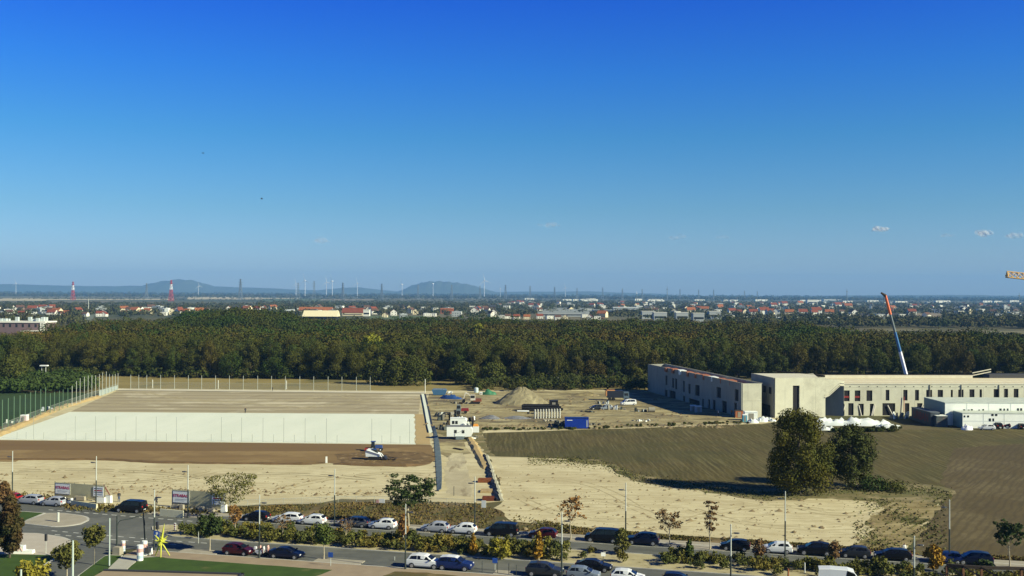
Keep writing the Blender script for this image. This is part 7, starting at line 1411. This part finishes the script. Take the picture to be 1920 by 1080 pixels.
# far trees as masses
def scatter(n, f, hlo, hhi, rk, nq, size, name, label, seed):
    rg = np.random.default_rng(seed); P = []
    while len(P) < n:
        q = f(rg)
        if q is not None: P.append(q)
    P = np.array(P); hs = rg.uniform(hlo, hhi, n); return treemass(name, P, hs, hs*rk*rg.uniform(.8, 1.3, n), nq, size, m_farleaf, rg.uniform(0, 1, n), rg, label, 'trees')
hx = np.array(occ)
def ok(px, D, x):
    d = (np.abs(hx[:, 0]-x) < 11) & (hx[:, 1]-D < 130) & (hx[:, 1]-D > -14); return not d.any()
def f1(rg):
    px = rg.uniform(-80, 2000); D = 1400*math.exp(rg.uniform(0, 1.08) if px > 900 else rg.uniform(0, .62 if px < 480 else .95)); p = atD(px, 580, D)
    if not ok(px, D, p.x): return None
    if 560 < px < 700 and D < 1520: return None
    if 690 < px < 815 and D < 1560: return None
    if 990 < px < 1110 and 1360 < D < 1640: return None
    if 1195 < px < 1355 and D < 1400: return None
    if 1400 < px < 1600 and D < 1420: return None
    if px < 480 and D > 2200: return None
    if 1716 < px < 1768 and D < 1900: return None
    return p.x, D
scatter(4600, f1, 5, 9.5, .62, 26, 3.0, 'village_trees', 'dark trees filling the gardens of the far village', 61)
def f2(rg):
    px = rg.uniform(-80, 2000); D = rg.uniform(2100, 2900) if px < 900 else rg.uniform(3600, 5200); p = atD(px, 580, D); return (p.x, D)
scatter(1300, f2, 5, 8.5, .9, 22, 3.4, 'village_trees', 'belt of dark trees between the village and the far fields', 62)
def f3(rg):
    px = rg.uniform(-80, 150); D = rg.uniform(1010, 1230); p = atD(px, 600, D); return (p.x, D)
scatter(130, f3, 7, 11, .62, 50, 2.4, 'tree_belt', 'belt of trees behind the stepped apartment house', 63)
def f4(rg):
    px = rg.uniform(1360, 2020); D = rg.uniform(1090, 1330); p = atD(px, 600, D)
    if px < 1620 and D > 1300: return None
    return (p.x, D)
scatter(520, f4, 7, 11.5, .6, 50, 2.5, 'tree_belt', 'belt of dark trees beyond the olive field strip at the right', 64)
def f5(rg):
    px = rg.uniform(1600, 2020); D = rg.uniform(560, 830); p = atD(px, 600, D); return (p.x, D) if rg.uniform() < .6 else None
scatter(420, f5, 3.5, 7, .7, 60, 1.8, 'tree_belt', 'low scrubby trees between the wood and the olive strip at the right', 65)
def band(D0, D1, h, seed, label, n=900, x0=-100, x1=2020):
    def f(rg): px = rg.uniform(x0, x1); D = rg.uniform(D0, D1); p = atD(px, 580, D); return (p.x, D)
    return scatter(n, f, h*.7, h*1.3, .9, 14, h*.55, 'far_woods', label, seed)
band(6100, 6700, 15, 71, 'hazy blue-green woods on the near skyline', 1500); band(7600, 8400, 20, 72, 'bluish woods along the skyline', 1300); band(4300, 4340, 5, 73, 'thin tree line among the pale far fields at the left', 260, -80, 900); band(5300, 5360, 6, 75, 'thin dark tree line between two far fields', 300, 60, 960); band(10000, 11000, 26, 74, 'pale blue woods on the horizon', 1100)
# pylons
def pylon(px, yt, D, mlist, label, group=None, wide=1.):
    p = atD(px, yt, D); h = p.z; t = empty('pylon', (p.x, D, 0), random.uniform(-.4, .4), label, 'pylon', group); n = 7; b = h*.075; cuts = [(0, .55, mlist[0]), (.55, .8, mlist[1]), (.8, 1, mlist[2])]
    def hw(z): return b*(1-z)**1.15+.012*h
    for z0, z1, mm in cuts:
        mb = MB(); k = 3 if z1-z0 > .3 else 2
        for i in range(k):
            za = z0+(z1-z0)*i/k; zb = z0+(z1-z0)*(i+1)/k
            for s in range(4):
                ang = [(-1, -1), (1, -1), (1, 1), (-1, 1)]; A_, B_ = ang[s], ang[(s+1) % 4]; wa, wb = hw(za), hw(zb); r = .016*h*wide*.5
                mb.tube((A_[0]*wa, A_[1]*wa, za*h), (A_[0]*wb, A_[1]*wb, zb*h), r, n=4, cap=False); mb.tube((A_[0]*wa, A_[1]*wa, za*h), (B_[0]*wb, B_[1]*wb, zb*h), r*.6, n=4, cap=False)
        mb.build('lattice', mm, t)
    for z, w in ((.72, .17), (.84, .20), (.95, .13)): mb = MB(); mb.box(-w*h*.5, w*h*.5, -.012*h, .012*h, z*h, z*h+.018*h); mb.build('crossarm', mlist[2], t)
m_st = mat('pylon_steel', (.16, .19, .22), .7); m_pw = mat('pylon_white', (.80, .80, .80), .6); m_pr = mat('pylon_red', (.42, .05, .05), .6)
pylon(321, 525, 3700, [m_pr, m_pw, m_pr], 'larger red and white pylon before the blue hill at the left', None, 1.6); pylon(137, 528, 3900, [m_pr, m_pw, m_pr], 'smaller red and white pylon at the far left', None, 1.6)
for px, yt, D in ((275, 531, 4600), (451, 523, 4300), (559, 530, 4600), (589, 527, 4700), (643, 530, 4700), (716, 532, 4900), (784, 534, 5100), (847, 534, 5200), (900, 536, 5400), (948, 534, 5200), (994, 536, 5300), (1040, 538, 5600), (1082, 540, 5800), (1130, 539, 5800), (1167, 541, 6000), (1204, 542, 6000), (1275, 542, 6000), (1310, 543, 6200), (1338, 543, 6200), (1396, 545, 6400), (1420, 546, 6400)):
    pylon(px, yt, D, [m_st]*3, 'grey lattice pylon on the skyline', 'grey pylons along the skyline', 1.4)
for px, yt, D, lb in ((1251, 537, 4800, 'thin dark antenna mast right of the middle of the skyline'), (1588, 541, 4200, 'thin dark mast on the skyline left of the crane boom'), (1911, 549, 3200, 'dark mast near the right edge of the skyline'), (166, 553, 1750, 'tall pale pole beside the diagonal road at the left'), (1194, 546, 4000, 'short mast with a white ball in the right middle of the skyline')):
    p = atD(px, yt, D); t = empty('mast', (p.x, D, 0), 0, lb, 'mast'); r = .010*p.z*(2.2 if D > 3000 else 1.6); mb = MB(); mb.tube((0, 0, 0), (0, 0, p.z*.8), r*1.3, r, 6); mb.build('shaft', m_st if px != 166 else m_pg, t); mb = MB(); mb.tube((0, 0, p.z*.8), (0, 0, p.z), r*.6, r*.5, 6); mb.box(-r*2.5, r*2.5, -r, r, p.z*.79, p.z*.83); mb.build('antenna', m_st if px != 1194 else m_pw, t)
# wind turbines
tproto = None; m_tw = mat('turbine_white', (.55, .58, .62), .5)
for i, (px, yt) in enumerate(((30, 531), (555, 532), (572, 526), (612, 529), (623, 527), (670, 531), (754, 533), (812, 532), (908, 526), (1060, 539), (938, 541), (372, 536))):
    D = 7000; p = atD(px, yt, D)
    if tproto is None:
        t = tproto = empty('wind_turbine'); MB().tube((0, 0, 0), (0, 0, 100), 2.4, 1.4, 10).build('tower', m_tw, t); mb = MB(); mb.box(-3, 3, -5, 7, 99, 105, taper=.6); mb.build('nacelle', m_tw, t); hb = MB().tube((0, -9, 102), (0, -5, 102), 2, 2.4, 8).build('hub', m_tw, t)
        for k in range(3): a = rad(90+120*k+12); e = Vector((math.cos(a), 0, math.sin(a))); s = Vector((-math.sin(a), 0, math.cos(a))); mb = MB(); c = Vector((0, -7.5, 102)); mb.loft([[c+e*r-s*w, c+e*r+Vector((0, -.4, 0)), c+e*r+s*w*.4, c+e*r+Vector((0, .4, 0))] for r, w in ((2, 1.2), (10, 1.7), (28, .9), (44, .3))]); mb.build('blade', m_tw, t)
        o = t
    else: o = dup(tproto); o.rotation_euler = (0, 0, random.uniform(-.9, .9))
    s = p.z/102; o.location = (p.x, D, 0); o.scale = (s, s, s); tag(o, 'white wind turbine on the hazy skyline', 'wind turbine', 'wind turbines on the skyline')
# hills
m_hill = mat('wooded_hills', (.080, .098, .065), .95, c2=(.10, .11, .075), scale=.004)
def hill(name, D, prof, depth, quarry=None):
    """prof: list of (px, y of the ridge in the photo)"""
    X = []; n = 60; p0, p1 = prof[0][0], prof[-1][0]; V = []; m_ = 10
    for j in range(m_+1):
        t = j/m_; y = D+depth*(t-.5)*1.0; k = math.sin(math.pi*t)**.8 if 0 < t < 1 else 0
        for i in range(n+1):
            px = p0+(p1-p0)*i/n; yy = np.interp(px, [q[0] for q in prof], [q[1] for q in prof]); z = max(0, atD(px, yy, D).z); x = atD(px, yy, D).x; z *= (1+.03*math.sin(i*1.3)+.02*math.sin(i*2.9)); V.append((x, y, z*k-2))
    Fq = [(j*(n+1)+i, j*(n+1)+i+1, (j+1)*(n+1)+i+1, (j+1)*(n+1)+i) for j in range(m_) for i in range(n)]
    return struct(link(name, npmesh(name, V, Fq, m_hill, smooth=True)))
hill('hill', 14000, [(255, 550), (275, 541), (290, 531), (310, 527), (335, 524), (355, 525), (372, 529), (392, 535), (415, 540), (450, 543), (520, 545), (560, 551)], 1800)
hill('hill', 13700, [(735, 550), (755, 544), (775, 534), (800, 528), (825, 527), (850, 529), (880, 533), (905, 540), (925, 546), (945, 551)], 1700)
hill('hill', 14400, [(-260, 534), (0, 533), (60, 533), (130, 536), (250, 536), (290, 536), (420, 537), (520, 541), (600, 544), (640, 540), (660, 537), (690, 540), (730, 545), (760, 548), (1100, 546), (1250, 551)], 800)
hill('hill', 12600, [(1380, 555), (1500, 554.5), (1600, 553.5), (1720, 553), (1800, 552.5), (1880, 554), (2000, 553), (2150, 555)], 2400)
# ------------------------------------------------------------------ clouds, far beyond and above the haze
def cloud(label, px, py, wpx, hpx, D, seed, alpha):
    rg = np.random.default_rng(seed); c = atD(px, py, D); s = D/1920; V = []; Fq = []; import bmesh
    m_ = bpy.data.materials.new('cloud_vapour'); m_.use_nodes = True; n = m_.node_tree; p = n.nodes['Principled BSDF']; p.inputs['Base Color'].default_value = (.95, .94, .93, 1); p.inputs['Roughness'].default_value = 1
    g = n.nodes.new('ShaderNodeNewGeometry'); lw = n.nodes.new('ShaderNodeLayerWeight'); lw.inputs[0].default_value = .5; tn = n.nodes.new('ShaderNodeTexNoise'); tn.inputs['Scale'].default_value = 7/(wpx*s); tn.inputs['Detail'].default_value = 5
    a1_ = n.nodes.new('ShaderNodeMath'); a1_.operation = 'SUBTRACT'; a1_.inputs[0].default_value = 1; n.links.new(lw.outputs['Facing'], a1_.inputs[1]); pw = n.nodes.new('ShaderNodeMath'); pw.operation = 'POWER'; pw.inputs[1].default_value = 1.3; n.links.new(a1_.outputs[0], pw.inputs[0])
    n.links.new(g.outputs['Position'], tn.inputs[0]); mr = n.nodes.new('ShaderNodeMapRange'); mr.inputs[1].default_value = .30; mr.inputs[2].default_value = .66; mr.inputs[4].default_value = alpha*.7; n.links.new(tn.outputs[0], mr.inputs[0]); mu = n.nodes.new('ShaderNodeMath'); mu.operation = 'MULTIPLY'; n.links.new(pw.outputs[0], mu.inputs[0]); n.links.new(mr.outputs[0], mu.inputs[1]); td = n.nodes.new('ShaderNodeBsdfTranslucent'); td.inputs[0].default_value = (.95, .95, .95, 1); df = n.nodes.new('ShaderNodeBsdfDiffuse'); df.inputs[0].default_value = (.97, .97, .97, 1); ms = n.nodes.new('ShaderNodeMixShader'); ms.inputs[0].default_value = .5; tr = n.nodes.new('ShaderNodeBsdfTransparent'); m2 = n.nodes.new('ShaderNodeMixShader')
    n.links.new(df.outputs[0], ms.inputs[1]); n.links.new(td.outputs[0], ms.inputs[2]); n.links.new(mu.outputs[0], m2.inputs[0]); n.links.new(tr.outputs[0], m2.inputs[1]); n.links.new(ms.outputs[0], m2.inputs[2]); n.links.new(m2.outputs[0], n.nodes['Material Output'].inputs['Surface'])
    bm = bmesh.new()
    for i in range(8):
        x = (i-3.5)/9*wpx*s+rg.normal()*.05*wpx*s; r = rg.uniform(.35, .75)*hpx*s*(1.1-min(.8, abs(x)/(wpx*s)*1.6)); z = rg.uniform(-.1, .3)*hpx*s; bmesh.ops.create_icosphere(bm, subdivisions=3, radius=1, matrix=Matrix.Translation(c+Vector((x, rg.uniform(-1, 1)*r, z))) @ Matrix.Diagonal((r*rg.uniform(1.0, 1.6), r*1.2, r*.85, 1)))
    me = bpy.data.meshes.new('cloud'); bm.to_mesh(me); bm.free(); me.materials.append(m_); me.polygons.foreach_set('use_smooth', [True]*len(me.polygons)); tag(link('cloud', me), label, 'cloud')
for i, (px, py, w, h, al, lb) in enumerate(((1650, 431, 40, 13, .8, 'brightest small white cloud, above the crane boom'), (1844, 437, 34, 13, .65, 'white cloud above the tower crane jib'), (1902, 442, 34, 12, .45, 'faint cloud at the right edge above the crane jib'), (1775, 443, 34, 9, .15, 'very faint wisp between the two white clouds'), (1030, 423, 44, 11, .2, 'faint thin cloud above the middle of the skyline'), (1270, 446, 40, 11, .18, 'faint cloud right of the middle of the sky'), (602, 452, 34, 11, .18, 'faint cloud left of the middle of the sky'), (1355, 445, 26, 9, .12, 'tiny faint cloud beside the faint middle right one'))):
    cloud(lb, px, py, w, h, 19000, 80+i, al)
# ------------------------------------------------------------------ haze
HZ = 7e-5
mb = MB(); mb.box(-9100, 9100, -70, 15600, -3, 330); hz = mb.build('haze', mat('haze_air', (1, 1, 1))); tag(hz, 'pale blue haze over the plain', 'haze', kind='stuff')
hm = MATS['haze_air']; n = hm.node_tree; n.nodes.remove(n.nodes['Principled BSDF']); pv = n.nodes.new('ShaderNodeVolumePrincipled'); pv.inputs['Color'].default_value = (.24, .54, 1.0, 1); pv.inputs['Density'].default_value = HZ; pv.inputs['Anisotropy'].default_value = 0.0
n.links.new(pv.outputs[0], n.nodes['Material Output'].inputs['Volume']); S.cycles.volume_max_steps = 64
